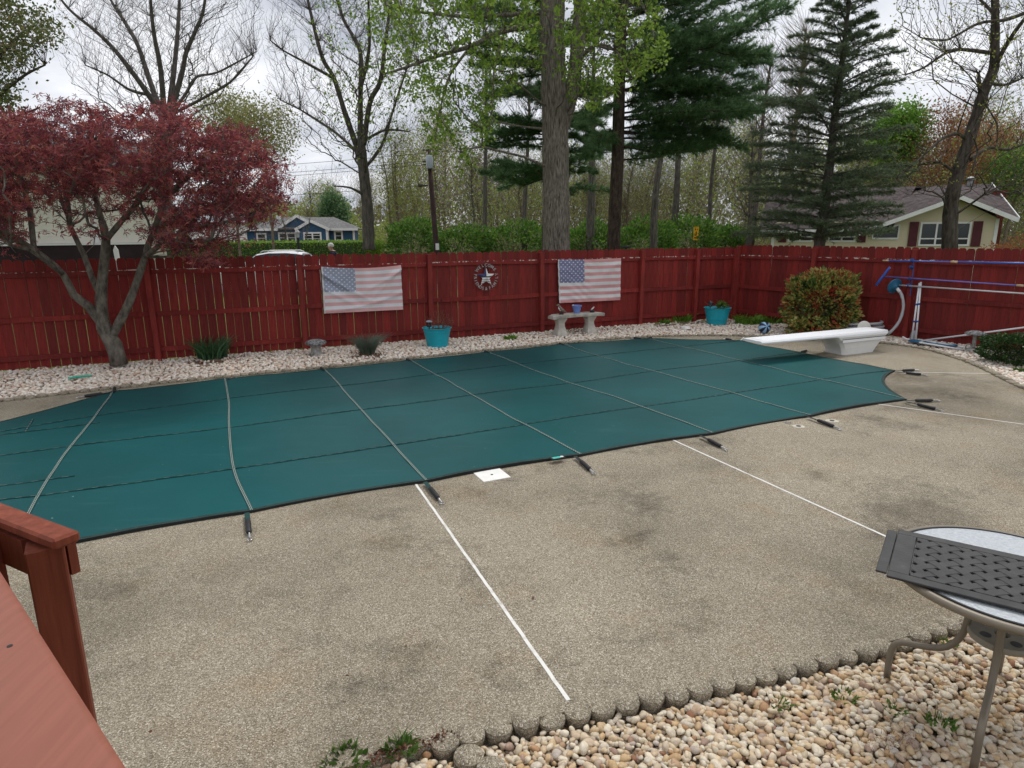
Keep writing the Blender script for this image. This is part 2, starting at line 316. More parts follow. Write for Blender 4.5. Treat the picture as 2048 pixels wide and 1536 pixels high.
def leafobj(name, P, size, mat, parent, T=LEAF, M=None, r=None):
    P = np.asarray(P, float); r = r or rng; n = len(P)
    S = size * r.uniform(.6, 1.25, n)
    V, F = scatter(T[0], T[1], P, S, rand_rot(n, r) if M is None else M)
    return link(name, npmesh(name, V, F, mat), parent)
# ------------------------------------------------------------------ trees
def grow(limbs, attr, bf=.35, r0=.006, rexp=.5, rise=.0, wob=.055):
    """limbs: list of (Nx3 points, parent limb index or None); attr: points that twigs must reach. Returns nodes, parents, radii"""
    pos, par = [], []
    ends = []
    for pts, pl in limbs:
        pts = [Vector(p) for p in pts]
        if pl is None: pid = -1; start = 0
        else:
            c = ends[pl]; pid = min(c, key=lambda i: (Vector(pos[i]) - pts[0]).length); start = 0
        ids = []
        seq = []
        for a, b_ in zip(pts[:-1], pts[1:]):
            k = max(1, int((b_ - a).length / .35)); seq += [a.lerp(b_, i / k) for i in range(k)]
        seq.append(pts[-1])
        for p in seq:
            if pid >= 0 and (Vector(pos[pid]) - p).length < .02: continue
            pos.append(tuple(p)); par.append(pid); pid = len(pos) - 1; ids.append(pid)
        ends.append(ids if pl is None else ids + [])
        if not ids: ends[-1] = [pid]
    pos = np.array(pos); n0 = len(pos); A = np.asarray(attr, float); n1 = len(A)
    plen = np.zeros(n0 + n1); P = np.vstack([pos, A]) if n1 else pos; par = par + [-1] * n1
    for i in range(n0):
        if par[i] >= 0: plen[i] = plen[par[i]] + np.linalg.norm(P[i] - P[par[i]])
    if n1:
        cost = np.full(n1, 1e9); best = np.zeros(n1, int)
        def dist(i):
            D_ = A - P[i]; d = np.linalg.norm(D_, axis=1)
            return d + 1.6 * np.maximum(0, rise * np.hypot(D_[:, 0], D_[:, 1]) - D_[:, 2]) if rise else d
        for i in range(n0):
            d = dist(i) + bf * plen[i] * .6; m = d < cost; cost[m] = d[m]; best[m] = i
        alive = np.ones(n1, bool); order = list(range(n0))
        for _ in range(n1):
            j = int(np.argmin(np.where(alive, cost, 1e9))); alive[j] = False; b_ = best[j]; i = n0 + j
            par[i] = int(b_); plen[i] = plen[b_] + np.linalg.norm(P[i] - P[b_]); order.append(i)
            d = dist(i) + bf * plen[i]; m = alive & (d < cost); cost[m] = d[m]; best[m] = i
    else: order = list(range(n0))
    cnt = np.zeros(len(P)); kids = np.zeros(len(P), int)
    for i in reversed(order):
        if cnt[i] == 0: cnt[i] = 1
        if par[i] >= 0: cnt[par[i]] += cnt[i]; kids[par[i]] += 1
    par = np.array(par); rad = r0 * cnt ** rexp
    if wob and n1:                                  # crooked twigs: a kink in every longer edge
        i = np.where((par >= 0) & (np.arange(len(P)) >= n0))[0]; L_ = np.linalg.norm(P[i] - P[par[i]], axis=1); i = i[L_ > .12]; L_ = np.linalg.norm(P[i] - P[par[i]], axis=1)
        g_ = np.random.default_rng(len(P)); t_ = g_.uniform(.35, .65, (len(i), 1)); mid = P[par[i]] * (1 - t_) + P[i] * t_ + g_.normal(size=(len(i), 3)) * (wob * L_)[:, None]
        k0 = len(P); P = np.vstack([P, mid]); par = np.concatenate([par, par[i]]); par[i] = k0 + np.arange(len(i)); rad = np.concatenate([rad, rad[i]])
    return P, par, rad, np.arange(n0, n0 + n1), n0
def edges_mesh(P, par, rad, rmax=None):
    i = np.where(par >= 0)[0]; A, B = P[par[i]], P[i]; rb = rad[i]; ra = np.minimum(rad[par[i]], rb * 1.6)
    if rmax is not None: ra, rb = np.minimum(ra, rmax), np.minimum(rb, rmax)
    Vs, Fs, o = [], [], 0
    for k, m in ((3, rb < .012), (5, (rb >= .012) & (rb < .05)), (10, rb >= .05)):
        if not m.any(): continue
        a, b_, r1, r2 = A[m], B[m], ra[m], rb[m]; D = b_ - a; L = np.linalg.norm(D, axis=1)[:, None] + 1e-9; D = D / L
        b2 = b_ + D * np.minimum(r2[:, None] * .6, .03)
        ref = np.where(np.abs(D[:, 2:3]) < .9, np.array([[0, 0, 1.]]), np.array([[1., 0, 0]])); X = np.cross(D, ref); X /= np.linalg.norm(X, axis=1)[:, None]; Y = np.cross(D, X)
        q = np.arange(k) * 2 * math.pi / k; C, S = np.cos(q)[None, :, None], np.sin(q)[None, :, None]
        ring = X[:, None] * C + Y[:, None] * S
        V = np.concatenate([a[:, None] + ring * r1[:, None, None], b2[:, None] + ring * r2[:, None, None]], 1)
        j = np.arange(k); f = np.stack([j, (j + 1) % k, k + (j + 1) % k, k + j], 1)
        F = f[None] + (np.arange(len(a)) * 2 * k)[:, None, None] + o
        Vs.append(V.reshape(-1, 3)); Fs.append(F.reshape(-1, 4)); o += len(a) * 2 * k
    return np.vstack(Vs), np.vstack(Fs)
def limb_tube(mb, pts, r0, r1, k=10, rough=.06):
    pts = [Vector(p) for p in pts]; s = []
    n = len(pts)
    for i in range(n - 1):                       # catmull-rom
        p0, p1, p2, p3 = pts[max(i - 1, 0)], pts[i], pts[i + 1], pts[min(i + 2, n - 1)]
        m = max(2, int((p2 - p1).length / .15))
        for j in range(m):
            t = j / m; s.append(.5 * ((2 * p1) + (p2 - p0) * t + (2 * p0 - 5 * p1 + 4 * p2 - p3) * t * t + (3 * p1 - p0 - 3 * p2 + p3) * t ** 3))
    s.append(pts[-1]); N = len(s)
    mb.tube(s, [(r0 + (r1 - r0) * i / (N - 1)) * (1 + random.uniform(-rough, rough)) for i in range(N)], k)
    return s
def ellip(n, c, r, hollow=0.0, seed=None, low=None):
    g = np.random.default_rng(seed) if seed is not None else rng
    d = g.normal(size=(n, 3)); d /= np.linalg.norm(d, axis=1)[:, None]; u = g.uniform(hollow ** 3, 1, n) ** (1 / 3)
    return np.asarray(c) + d * u[:, None] * np.asarray(r)
def clumpify(P, k, spread, seed):
    g = np.random.default_rng(seed); return np.repeat(P, k, 0) + g.normal(size=(len(P) * k, 3)) * np.asarray(spread)
# ================================================================== the setting
def sheet(name, poly, z, mat, kind='structure', thick=0.0):
    mb = MB()
    if thick: mb.prism([(p[0], p[1]) for p in poly], z - thick, z)
    else: mb.add([(p[0], p[1], z) for p in poly], [tuple(range(len(poly)))])
    o = obj(name, mb, mat, recalc=bool(thick)); setp(o, kind=kind); return o
sheet('ground', [(-900, -200), (900, -200), (900, 1500), (-900, 1500)], -.16, 'grass_ground')
sheet('woodland_floor', [(-40, 40), (90, 36), (160, 200), (-90, 200)], -.12, 'leaf_litter')
road = sheet('road', [(-60, 24.0), (-3, 27.5), (60, 50), (60, 55), (-4, 32.5), (-60, 29)], -.145, simple('asphalt', (.055, .055, .057), .9, .2, var=.25, vscale=3))
def spline(pts, step):
    pts = [Vector((p[0], p[1], 0)) for p in pts]; s = []; n = len(pts)
    for i in range(n - 1):
        p0, p1, p2, p3 = pts[max(i - 1, 0)], pts[i], pts[i + 1], pts[min(i + 2, n - 1)]
        for j in range(24):
            t = j / 24; s.append(.5 * ((2 * p1) + (p2 - p0) * t + (2 * p0 - 5 * p1 + 4 * p2 - p3) * t * t + (3 * p1 - p0 - 3 * p2 + p3) * t ** 3))
    s.append(pts[-1]); L = [0.0]
    for a, b_ in zip(s, s[1:]): L.append(L[-1] + (b_ - a).length)
    o = []; k = max(1, int(round(L[-1] / step))); i = 0
    for q in range(k + 1):
        t = L[-1] * q / k
        while i < len(L) - 2 and L[i + 1] < t: i += 1
        o.append(s[i].lerp(s[i + 1], (t - L[i]) / max(1e-9, L[i + 1] - L[i])))
    return o
far_edge = [(-9.2, 7.1), (-6.9, 8.45), (-5.79, 9.17), (-4.67, 9.80), (-3.17, 10.55), (-1.81, 11.33), (-.23, 12.22), (1.8, 13.20), (2.94, 13.62), (4.03, 13.76), (5.1, 13.62), (6.3, 13.2), (7.25, 12.72), (7.72, 12.05), (7.76, 11.2), (7.62, 10.3), (7.22, 8.9), (7.0, 7.4), (7.1, 6.0)]
near_edge = [(4.1, 3.95), (3.2, 3.56), (2.55, 3.30), (2.09, 3.12), (1.78, 3.02), (1.37, 2.90), (.91, 2.76), (.28, 2.60), (-.18, 2.47), (-.31, 2.42)]
FE = spline(far_edge, .125); NE = spline(near_edge, .125)
deck_poly = [(p.x, p.y) for p in FE] + [(7.4, 4.6)] + [(p.x, p.y) for p in NE] + [(-.62, 2.30), (-1.2, 2.1), (-3, 1.6), (-9.2, 1.2)]
sheet('pool_deck', deck_poly, 0.0, 'aggregate', thick=.12)
# the beds under the gravel
FD = Vector((math.cos(R(24)), math.sin(R(24)), 0)); FO = Vector((0, 14.25, 0))         # back fence line
CORN = Vector((5.72, 16.797, 0)); SD = Vector((.5857, -.8105, 0))                      # side fence line
bed_far = [(p.x, p.y) for p in FE][::-1] + [(-11.5, 6.6), (-11.5, 9.13), (CORN.x, CORN.y), (11.5, 8.8), (10.5, 5.5)]
sheet('gravel_bed_soil', bed_far, -.035, 'gravel_bed'); 
bed_near = [(p.x, p.y) for p in NE] + [(-.62, 2.30), (-1.2, 2.1), (-1.2, .2), (5.5, .2), (5.5, 4.4)]
sheet('gravel_bed_soil', bed_near, -.082, 'gravel_bed')
def in_poly(P, poly):
    x, y = P[:, 0], P[:, 1]; c = np.zeros(len(P), bool); n = len(poly)
    for i in range(n):
        x1, y1 = poly[i]; x2, y2 = poly[(i + 1) % n]
        m = ((y1 > y) != (y2 > y)) & (x < (x2 - x1) * (y - y1) / (y2 - y1 + 1e-12) + x1); c ^= m
    return c
def ico(sub):
    bm = bmesh.new(); bmesh.ops.create_icosphere(bm, subdivisions=sub, radius=1.0); v = np.array([p.co[:] for p in bm.verts]); f = np.array([[q.index for q in p.verts] for p in bm.faces]); bm.free(); return v, f
I1, I2 = ico(1), ico(2)
def pebbles(name, P, size, mat, sub, label, seed):
    g = np.random.default_rng(seed); n = len(P); Vs, Fs, o = [], [], 0
    for k in range(6):                                   # six different stones
        T = sub[0].copy(); T = T * (1 + .16 * np.sin(T[:, [1]] * 2.3 + k) * np.cos(T[:, [0]] * 2.9 + 2 * k)) + .10 * np.sin(T[:, [2, 0, 1]] * 2.2 + k * 1.3)
        i = np.arange(k, n, 6); s = size * g.uniform(.62, 1.25, len(i)) * np.where(g.random(len(i)) < .12, 1.25, 1)
        S = np.stack([s, s * g.uniform(.6, .9, len(i)), s * g.uniform(.42, .68, len(i))], 1)
        a = g.uniform(0, 2 * math.pi, len(i)); M = np.zeros((len(i), 3, 3)); M[:, 0, 0] = np.cos(a); M[:, 0, 1] = -np.sin(a); M[:, 1, 0] = np.sin(a); M[:, 1, 1] = np.cos(a); M[:, 2, 2] = 1
        tl = g.normal(0, .38, (len(i), 2)); Tm = np.zeros((len(i), 3, 3)); Tm[:, 0, 0] = np.cos(tl[:, 0]); Tm[:, 0, 2] = np.sin(tl[:, 0]); Tm[:, 2, 0] = -np.sin(tl[:, 0]); Tm[:, 2, 2] = np.cos(tl[:, 0]); Tm[:, 1, 1] = 1
        V, F = scatter(T, sub[1], P[i], S, M @ Tm); Vs.append(V); Fs.append(F + o); o += len(V)
    ob = link(name, npmesh(name, np.vstack(Vs), np.vstack(Fs), mat, True)); setp(ob, label, 'gravel', kind='stuff'); return ob
def spread(poly, dens, seed, box):
    g = np.random.default_rng(seed); x0, x1, y0, y1 = box; nx = int((x1 - x0) * math.sqrt(dens)); ny = int((y1 - y0) * math.sqrt(dens))
    X, Y = np.meshgrid(np.linspace(x0, x1, nx), np.linspace(y0, y1, ny)); P = np.stack([X.ravel(), Y.ravel()], 1) + g.uniform(-.5, .5, (nx * ny, 2)) / math.sqrt(dens) * 1.1
    return P[in_poly(P, poly)]
def near_line(P, L, d):
    Q = np.array([(q.x, q.y) for q in L]); m = np.full(len(P), 1e9)
    for q in Q: m = np.minimum(m, np.hypot(P[:, 0] - q[0], P[:, 1] - q[1]))
    return m < d
g = np.random.default_rng(3)
SIDE = [(.14 + .02, -.06), (.02, -.2), (-.1, -.3)]
P = np.vstack([spread(bed_near, 2000, 11, (-.8, 2.75, 2.0, 3.55)), spread(bed_near, 260, 12, (-.8, 2.75, 2.0, 3.55))])
near_turn = [Vector((-.31, 2.42, 0)), Vector((-.20, 2.345, 0)), Vector((-.10, 2.27, 0)), Vector((0.0, 2.195, 0)), Vector((.1, 2.12, 0)), Vector((.2, 2.045, 0))]
P = P[~near_line(P, NE, .075) & ~near_line(P, near_turn[1:], .07)]; k1 = int(len(P) * .62)
bare = (P[:, 0] + P[:, 1] * .3 < -.02) & (g.random(len(P)) < .75) & (P[:, 0] < -.62)
P = P[~bare]; z = -.051 + g.uniform(-.014, .018, len(P)) 
pebbles('gravel_pebbles', np.c_[P, z], .0212, 'gravel', I2, 'rounded cream, white and tan river pebbles under the glass table', 5)
Q = spread(bed_near, 900, 13, (-1.2, 4.6, 1.0, 4.2)); Q = Q[((Q[:, 0] > 2.75) | (Q[:, 1] < 2.0) | (Q[:, 0] < -.8)) & ~near_line(Q, NE, .075)]; pebbles('gravel_pebbles', np.c_[Q, -.046 + g.uniform(-.014, .018, len(Q))], .025, 'gravel', I1, 'outer part of the tan pebble bed around the glass table', 15)
P = np.vstack([spread(bed_far, 280, 21, (-9.6, 8.9, 7, 16.9)), spread(bed_far, 80, 22, (-9.6, 8.9, 7, 16.9)), spread(bed_far, 220, 23, (7.2, 9.3, 7.6, 12))])
P = P[~near_line(P, FE, .06)]
soilspot = (np.hypot(P[:, 0] + 5.35, P[:, 1] - 11.1) < .32) | (np.hypot((P[:, 0] - 1.45) * .8, P[:, 1] - 14.55) < .20) | (np.hypot(P[:, 0] + 2.66, P[:, 1] - 11.68) < .22)
P = P[~(soilspot & (g.random(len(P)) < .8))]
corner_soil = (P[:, 1] - (14.25 + .4452 * P[:, 0]) > -.62) & (P[:, 0] > 3.4); P = P[~(corner_soil & (g.random(len(P)) < .85))]
pebbles('gravel_pebbles', np.c_[P, -.018 + g.uniform(-.01, .02, len(P))], .036, 'gravel_far', I1, 'pale pinkish white stones in the long bed along the red fence', 6)
# edging: one concrete scallop after the other
def edging_mesh():
    mb = MB(); k = 14; mb.lathe([(.046, -.14), (.052, -.055), (.064, .0), (.0675, .016), (.064, .026), (.050, .034), (.026, .0385), (.004, .040)], k=k); return mesh('edging_stone', mb, 'aggregate', 'auto')
em = edging_mesh()
def edging(name, L, label, dz):
    t = empty(name, (L[0].x, L[0].y, 0), 0, label, 'edging')
    for i, p in enumerate(L):
        o = link('edging_stone', em, t, (p.x - L[0].x + random.uniform(-.006, .006), p.y - L[0].y + random.uniform(-.006, .006), dz + random.uniform(-.010, .008)), (random.uniform(-.05, .05), random.uniform(-.05, .05), random.uniform(0, 6)))
        o.scale = (1, 1, random.uniform(.9, 1.1))
edging('lawn_edging', FE[8:-8], 'long scalloped concrete edging curving round the far side of the pool', .0)
edging('lawn_edging', NE, 'scalloped concrete edging between the deck and the pebbles under the table', -.029)
edging('lawn_edging', near_turn[1:], 'short run of scalloped edging turning off into the near pebbles', -.026)
# white expansion strips
def strip(a, b_, wd=.021):
    a, b_ = Vector((a[0], a[1], 0)), Vector((b_[0], b_[1], 0)); d = (b_ - a).normalized(); n = Vector((-d.y, d.x, 0)) * wd / 2; mb = MB(); N = 60; v = []; f = []
    for i in range(N + 1):
        p = a.lerp(b_, i / N) + n * random.uniform(-.14, .14); v += [p + n + Vector((0, 0, .0025)), p - n + Vector((0, 0, .0025))]
    for i in range(N): f.append((2 * i, 2 * i + 1, 2 * i + 3, 2 * i + 2))
    mb.add(v, f); o = obj('joint_strip', mb, 'white_strip', bpy.data.objects['pool_deck'], recalc=False)
for a, b_ in [((-.90, 5.50), (.26, 2.66)), ((1.66, 6.75), (3.05, 3.58)), ((4.6, 8.12), (7.0, 6.2)), ((6.05, 9.98), (7.62, 9.79)), ((-5.55, 8.85), (-5.75, 9.1)), ((-3.02, 10.3), (-3.08, 10.5)), ((-.4, 11.8), (-.55, 11.98)), ((2.6, 13.25), (2.35, 13.36)), ((4.55, 12.85), (4.9, 13.52))]: strip(a, b_)
# anchor fittings and skimmer lid in the deck
sk = empty('pool_skimmer', (-.19, 5.61, 0), R(25), 'square white plastic skimmer lid set in the deck beside the cover', 'skimmer lid')
mb = MB().box(-.135, .135, -.125, .125, -.01, .007); lid = obj('lid', mb, simple('lid_white', (.78, .77, .73), .45, .4, var=.08, vscale=9), sk, bevel=.004)
mb = MB().lathe([(.012, 0), (.012, .0015)], (0, .0, .0075), 12); obj('finger_hole', mb, 'rubber_black', sk)
for i, (px, py, lab) in enumerate([(1597, 853, 'small round brass anchor in pale grouted patch left of the strap end'), (1664, 842, 'small round brass anchor in pale grouted patch right of the strap end')]):
    p = G(px, py); t = empty('deck_anchor', p, 0, lab, 'deck anchor'); mb = MB(); k = 22; prof = []
    vv = [(.0, 0, .006)] + [(math.cos(6.283 * j / k) * .075 * random.uniform(.85, 1.15), math.sin(6.283 * j / k) * .07 * random.uniform(.85, 1.15), .003) for j in range(k)]
    mb.add(vv, [(0, j + 1, (j + 1) % k + 1) for j in range(k)]); obj('grout_patch', mb, simple('grout%d' % i, (.50, .46, .39), .9, .2, var=.2, vscale=30), t, recalc=False)
    obj('anchor_cap', MB().lathe([(.026, .0), (.026, .009), (.018, .011)], k=14), 'rubber_black', t)
p = G(1576, 846); setp(obj('deck_ring', MB().tube([(p.x + .035 * math.cos(a * .3927), p.y + .035 * math.sin(a * .3927), .006) for a in range(16)], .004, 6, close=True), 'steel'), 'thin metal ring lying on the deck near the cover edge', 'ring')
# ================================================================== pool cover
cov = empty('pool_cover', (0, 0, 0), 0, 'dark green mesh safety cover stretched over the whole pool', 'pool cover')
corners = [(-6.35, 5.2), (-6.28, 6.3), (-6.12, 7.36), (-5.65, 8.92), (-4.40, 9.69), (-3.08, 10.40), (-1.78, 11.12), (-.45, 11.85), (1.01, 12.69), (2.78, 13.37), (4.63, 12.98), (5.26, 11.68), (6.06, 10.02), (5.17, 8.22), (3.58, 7.47), (2.20, 6.79), (.68, 6.11), (-.77, 5.44), (-2.09, 4.82), (-3.5, 4.10), (-4.9, 3.55), (-6.0, 4.1)]
bow = {12: .20, 10: .04, 11: .05, 3: .02}
poly = []
cen = Vector((-.2, 8.7, 0))
for i, c_ in enumerate(corners):
    a, b_ = Vector((*c_, 0)), Vector((*corners[(i + 1) % len(corners)], 0)); d = b_ - a; n = Vector((-d.y, d.x, 0)).normalized()
    if n.dot(cen - a) < 0: n = -n
    for j in range(10):
        t = j / 10; q = a.lerp(b_, t) + n * (bow.get(i, .045) * 4 * t * (1 - t)); poly.append((q.x, q.y))
nx, ny = 170, 130; ang = R(25.1); ux = np.array([math.cos(ang), math.sin(ang)]); uy = np.array([-math.sin(ang), math.cos(ang)])
def cz(x, y): return .022 + .006 * math.sin(x * 1.9 + y * .7) * math.cos(y * 1.6) + .004 * math.sin(x * 4.1 - y * 2.7) + .0025 * math.sin(x * 9.3 + y * 6.1) * math.cos(y * 8.0 - x * 3.0)
bm = bmesh.new(); vs_ = [bm.verts.new((x, y, 0)) for x, y in poly]; bm.faces.new(vs_)
for axis, lo, hi in ((ux, -6, 9), (uy, 2, 13)):
    s = lo
    while s < hi:
        bmesh.ops.bisect_plane(bm, geom=bm.verts[:] + bm.edges[:] + bm.faces[:], plane_co=(axis[0] * s, axis[1] * s, 0), plane_no=(axis[0], axis[1], 0)); s += .22
for v in bm.verts: v.co.z = cz(v.co.x, v.co.y)
me = bpy.data.meshes.new('cover_sheet'); bm.normal_update(); bm.to_mesh(me); bm.free(); me.materials.append(MATS['cover_mesh'])
for p_ in me.polygons:
    p_.use_smooth = True
    if p_.normal.z < 0: p_.flip()
link('cover_sheet', me, cov)
pl = [Vector((x, y, 0)) for x, y in poly]; N = len(pl); mb = MB(); v = []; f = []                # bound edge, hanging to the deck
for i in range(N):
    t = (pl[(i + 1) % N] - pl[i - 1]).normalized(); n = Vector((-t.y, t.x, 0)); n = n if n.dot(cen - pl[i]) > 0 else -n
    z_ = cz(*pl[i][:2]); v += [pl[i] + n * .035 + Vector((0, 0, z_ + .002)), pl[i] - n * .006 + Vector((0, 0, z_ + .003)), pl[i] - n * .010 + Vector((0, 0, .004))]
for i in range(N):
    a, b_ = 3 * i, 3 * ((i + 1) % N); f += [(a, a + 1, b_ + 1, b_), (a + 1, a + 2, b_ + 2, b_ + 1)]
mb.add(v, f, 0); mb.mi = [0 if i % 2 == 0 else 1 for i in range(len(f))]
me = mesh('bound_edge', mb, [simple('hem_green', (.020, .040, .036), .8, .2, var=.5, vscale=60), 'hem_black'], recalc=False); link('bound_edge', me, cov)
def strap(pts, wd=.042, name='strap', mat='strap_web'):
    L = spline(pts, .06); v = []; f = []; uv = []
    for i, p_ in enumerate(L):
        t = (L[min(i + 1, len(L) - 1)] - L[max(i - 1, 0)]).normalized(); n = Vector((-t.y, t.x, 0)) * wd / 2; z_ = cz(p_.x, p_.y)
        for s_ in (1, .9, -.9, -1):
            q = p_ + n * s_; v.append((q.x, q.y, z_ + (.006 if abs(s_) < 1 else .001)))
    for i in range(len(L) - 1):
        for j in range(3): f.append((4 * i + j, 4 * i + j + 1, 4 * i + 5 + j, 4 * i + 4 + j))
    me = bpy.data.meshes.new(name); me.from_pydata(v, [], f); ul = me.uv_layers.new(name='UVMap')
    for p_ in me.polygons:
        for li in p_.loop_indices:
            vi = me.loops[li].vertex_index; ul.data[li].uv = ((vi // 4) * .06, (0, .08, .92, 1)[vi % 4])
    me.materials.append(MATS[mat]); me.update(); return link(name, me, cov)
cross = [[(-5.65, 8.92), (-5.12, 7.7), (-4.72, 6.7), (-4.25, 5.6), (-3.5, 4.10)], [(-4.40, 9.69), (-3.75, 8.3), (-3.28, 7.2), (-2.62, 5.75), (-2.09, 4.82)], [(-3.08, 10.40), (-2.72, 9.66), (-2.09, 8.25), (-1.43, 6.85), (-.77, 5.44)], [(-1.78, 11.12), (-1.36, 10.21), (-.70, 8.90), (.0, 7.45), (.68, 6.11)], [(-.45, 11.85), (.02, 10.86), (.72, 9.52), (1.52, 8.12), (2.20, 6.79)], [(1.01, 12.69), (1.50, 11.5), (2.14, 10.2), (2.90, 8.8), (3.58, 7.47)], [(2.78, 13.37), (3.4, 12.0), (4.05, 10.6), (4.6, 9.4), (5.17, 8.22)]]
for c_ in cross: strap(c_, .032)
n1 = [G(*q)[:2] for q in [(0, 868), (220, 832), (452, 800), (670, 775.6), (863, 752), (1032, 731), (1188, 714), (1300, 702), (1478, 684)]]
n2 = [G(*q)[:2] for q in [(0, 915), (170, 893), (466, 857), (713, 825), (933, 794), (1130, 770), (1300, 746.6), (1460, 726), (1600, 706)]]
n3 = [G(*q)[:2] for q in [(0, 1005), (130, 990), (484, 940), (786, 894), (1048, 852.5), (1261, 820), (1462, 790), (1640, 762), (1788, 743)]]
for q in (n1, n2, n3): strap([tuple(p_) for p_ in q], .026, 'strap', 'seam_web')
strap([tuple(G(*q)[:2]) for q in [(0, 874), (100, 862), (200, 849)]], .026, 'strap', 'seam_web'); strap([tuple(G(*q)[:2]) for q in [(0, 975), (70, 966), (150, 956)]], .026, 'strap', 'seam_web'); strap([tuple(G(*q)[:2]) for q in [(66, 843), (52, 868)]], .030, 'strap', 'seam_web')
# strap ends: webbing tail, black spring sleeve, steel hook
def strap_end(px0, px1):
    a, b_ = G(*px0, .02), G(*px1, .01); d = (b_ - a); L = d.length; d.normalize(); n = Vector((-d.y, d.x, 0))
    mb = MB(); v = []
    for t in (0, L * .45):
        q = a + d * t
        v += [q + n * .02 + Vector((0, 0, .012)), q - n * .02 + Vector((0, 0, .012))]
    mb.add(v, [(0, 1, 3, 2)]); tail = obj('strap_end', mb, 'strap_web' if px0[1] > 800 and px0[0] < 900 else 'hem_black', cov, recalc=False)
    mb = MB().tube([a + d * (L * t) + Vector((0, 0, .012)) for t in (.30, .34, .72, .76)], [.014, .021, .021, .015], 10); obj('spring_sleeve', mb, 'rubber_black', tail, True)
    pts = [a + d * (L * (.76 + .17 * i / 40)) + (n * math.cos(i * 1.9) + Vector((0, 0, math.sin(i * 1.9)))) * .009 + Vector((0, 0, .008)) for i in range(41)]
    mb = MB().tube(pts, .0028, 4); mb.tube([b_ + d * (-.03) + d * (.018 * math.cos(q * .5)) + n * (.018 * math.sin(q * .5)) + Vector((0, 0, .004)) for q in range(13)], .004, 5); obj('spring_hook', mb, 'steel', tail, True)
for a, b_ in [((494, 1028), (500, 1083)), ((850, 966), (886, 1010)), ((1150, 914), (1190, 950)), ((1400, 873), (1456, 902)), ((1615, 835), (1685, 861)), ((1808, 803), (1882, 802)), ((1812, 805), (1890, 824)), ((1790, 743), (1840, 741)), ((1792, 745), (1858, 752)), ((1596, 707), (1618, 701)), ((1484, 682), (1494, 678)), ((1470, 682), (1446, 678)), ((228, 785), (150, 797)), ((228, 785), (230, 774)), ((450, 762), (476, 757)), ((648, 741), (640, 736)), ((822, 723), (810, 719)), ((978, 706), (966, 703)), ((1128, 691), (1116, 687)), ((1292, 679), (1260, 676)), ((1292, 679), (1306, 675))]: strap_end(a, b_)
# maker's tag: small teal label and white dot sewn on the cover near the fourth strap
p = G(1115, 916, .04); mb = MB(); a0 = R(25)
Mx = Matrix.Translation((p.x, p.y, .043)) @ Matrix.Rotation(a0, 4, 'Z')
mb.box(-.075, .075, -.035, .035, 0, .003, 0, Mx); tg = obj('sewn_label', mb, 'hem_black', cov)
mb = MB().box(-.055, .03, -.022, .022, .0032, .0048, 0, Mx); obj('label_print', mb, simple('teal_print', (.05, .42, .36), .6, .3, var=.5, vscale=60), tg)
mb = MB(); mb.lathe([(.018, .0032), (.018, .005)], (0, 0, 0), 12); mb.v = [tuple(Mx @ (Vector(q) + Vector((.05, .004, 0)))) for q in mb.v]; obj('label_dot', mb, 'white_strip', tg)
# ================================================================== fences
def picket_mesh(wd, h):
    mb = MB(); x = wd / 2; c_ = .032
    prof = [(-x, 0), (x, 0), (x, h - .05), (x - .012, h - .018), (x - c_, h), (-x + c_, h), (-x + .012, h - .018), (-x, h - .05)]
    n = len(prof); v = [(a, 0, b_) for a, b_ in prof] + [(a, .017, b_) for a, b_ in prof]
    f = [tuple(range(n)), tuple(range(n, 2 * n))[::-1]] + [(i, n + i, n + (i + 1) % n, (i + 1) % n) for i in range(n)]
    mb.add(v, f); mb.mi = [0, 0] + [1 if i in (1, 7) else 0 for i in range(n)]
    me = bpy.data.meshes.new('picket'); me.from_pydata(mb.v, [], mb.f); me.materials.append(MATS['picket_red']); me.materials.append(MATS['raw_wood']); me.polygons.foreach_set('material_index', mb.mi); me.update(); return me
def fence(name, label, loc, rz, posts, x0, x1, tight, Hf=1.79):
    t = empty(name, loc, rz, label, 'fence'); pm = picket_mesh(.140, Hf); x = x0
    pm2 = picket_mesh(.140, Hf); pm2.materials[1] = MATS['picket_red']
    while x < x1:
        loose = not tight(x); gap = random.uniform(.004, .0085) if loose else random.uniform(.001, .003)
        link('picket', pm if loose and random.random() < .85 else pm2, t, (x + .07, random.uniform(0, .003), random.uniform(-.012, .012)), (random.uniform(-.004, .004), random.uniform(-.004, .004), 0)); x += .140 + gap
    ps = sorted(posts)
    for i, xp in enumerate(ps):
        mb = MB(); s = .047; mb.box(-s, s, -.105, -.004, -.05, Hf - .035); o = obj('post', mb, 'post_red', t, loc=(xp, 0, 0), bevel=.006); o.rotation_euler = (random.uniform(-.008, .004), random.uniform(-.012, .012), 0)
        if i:
            a, b_ = ps[i - 1] + .05, xp - .05
            for z_, hh in ((1.555, .085), (.82, .085), (.185, .085)):
                sag = random.uniform(-.018, .012); n = 8; v = []; f = []
                for j in range(n + 1):
                    q = j / n; zc = z_ + sag * 4 * q * (1 - q) + random.uniform(-.002, .002); xx = a + (b_ - a) * q
                    v += [(xx, -.040, zc - hh / 2), (xx, -.040, zc + hh / 2), (xx, -.002, zc + hh / 2), (xx, -.002, zc - hh / 2)]
                for j in range(n):
                    for k in range(4): f.append((4 * j + k, 4 * j + (k + 1) % 4, 4 * j + 4 + (k + 1) % 4, 4 * j + 4 + k))
                mb = MB(); mb.add(v, f); obj('rail', mb, 'rail_flaked' if z_ > 1.5 else 'rail_red', t)
    return t
BF = fence('picket_fence', 'long red stained picket fence behind the pool, with rails facing it', FO, R(24), [-11.9, -9.4, -6.93, -4.41, -1.87, .72, 3.36, 4.99, 6.20], -11.9, 6.24, lambda x: x > -.9 and random.random() > .12)
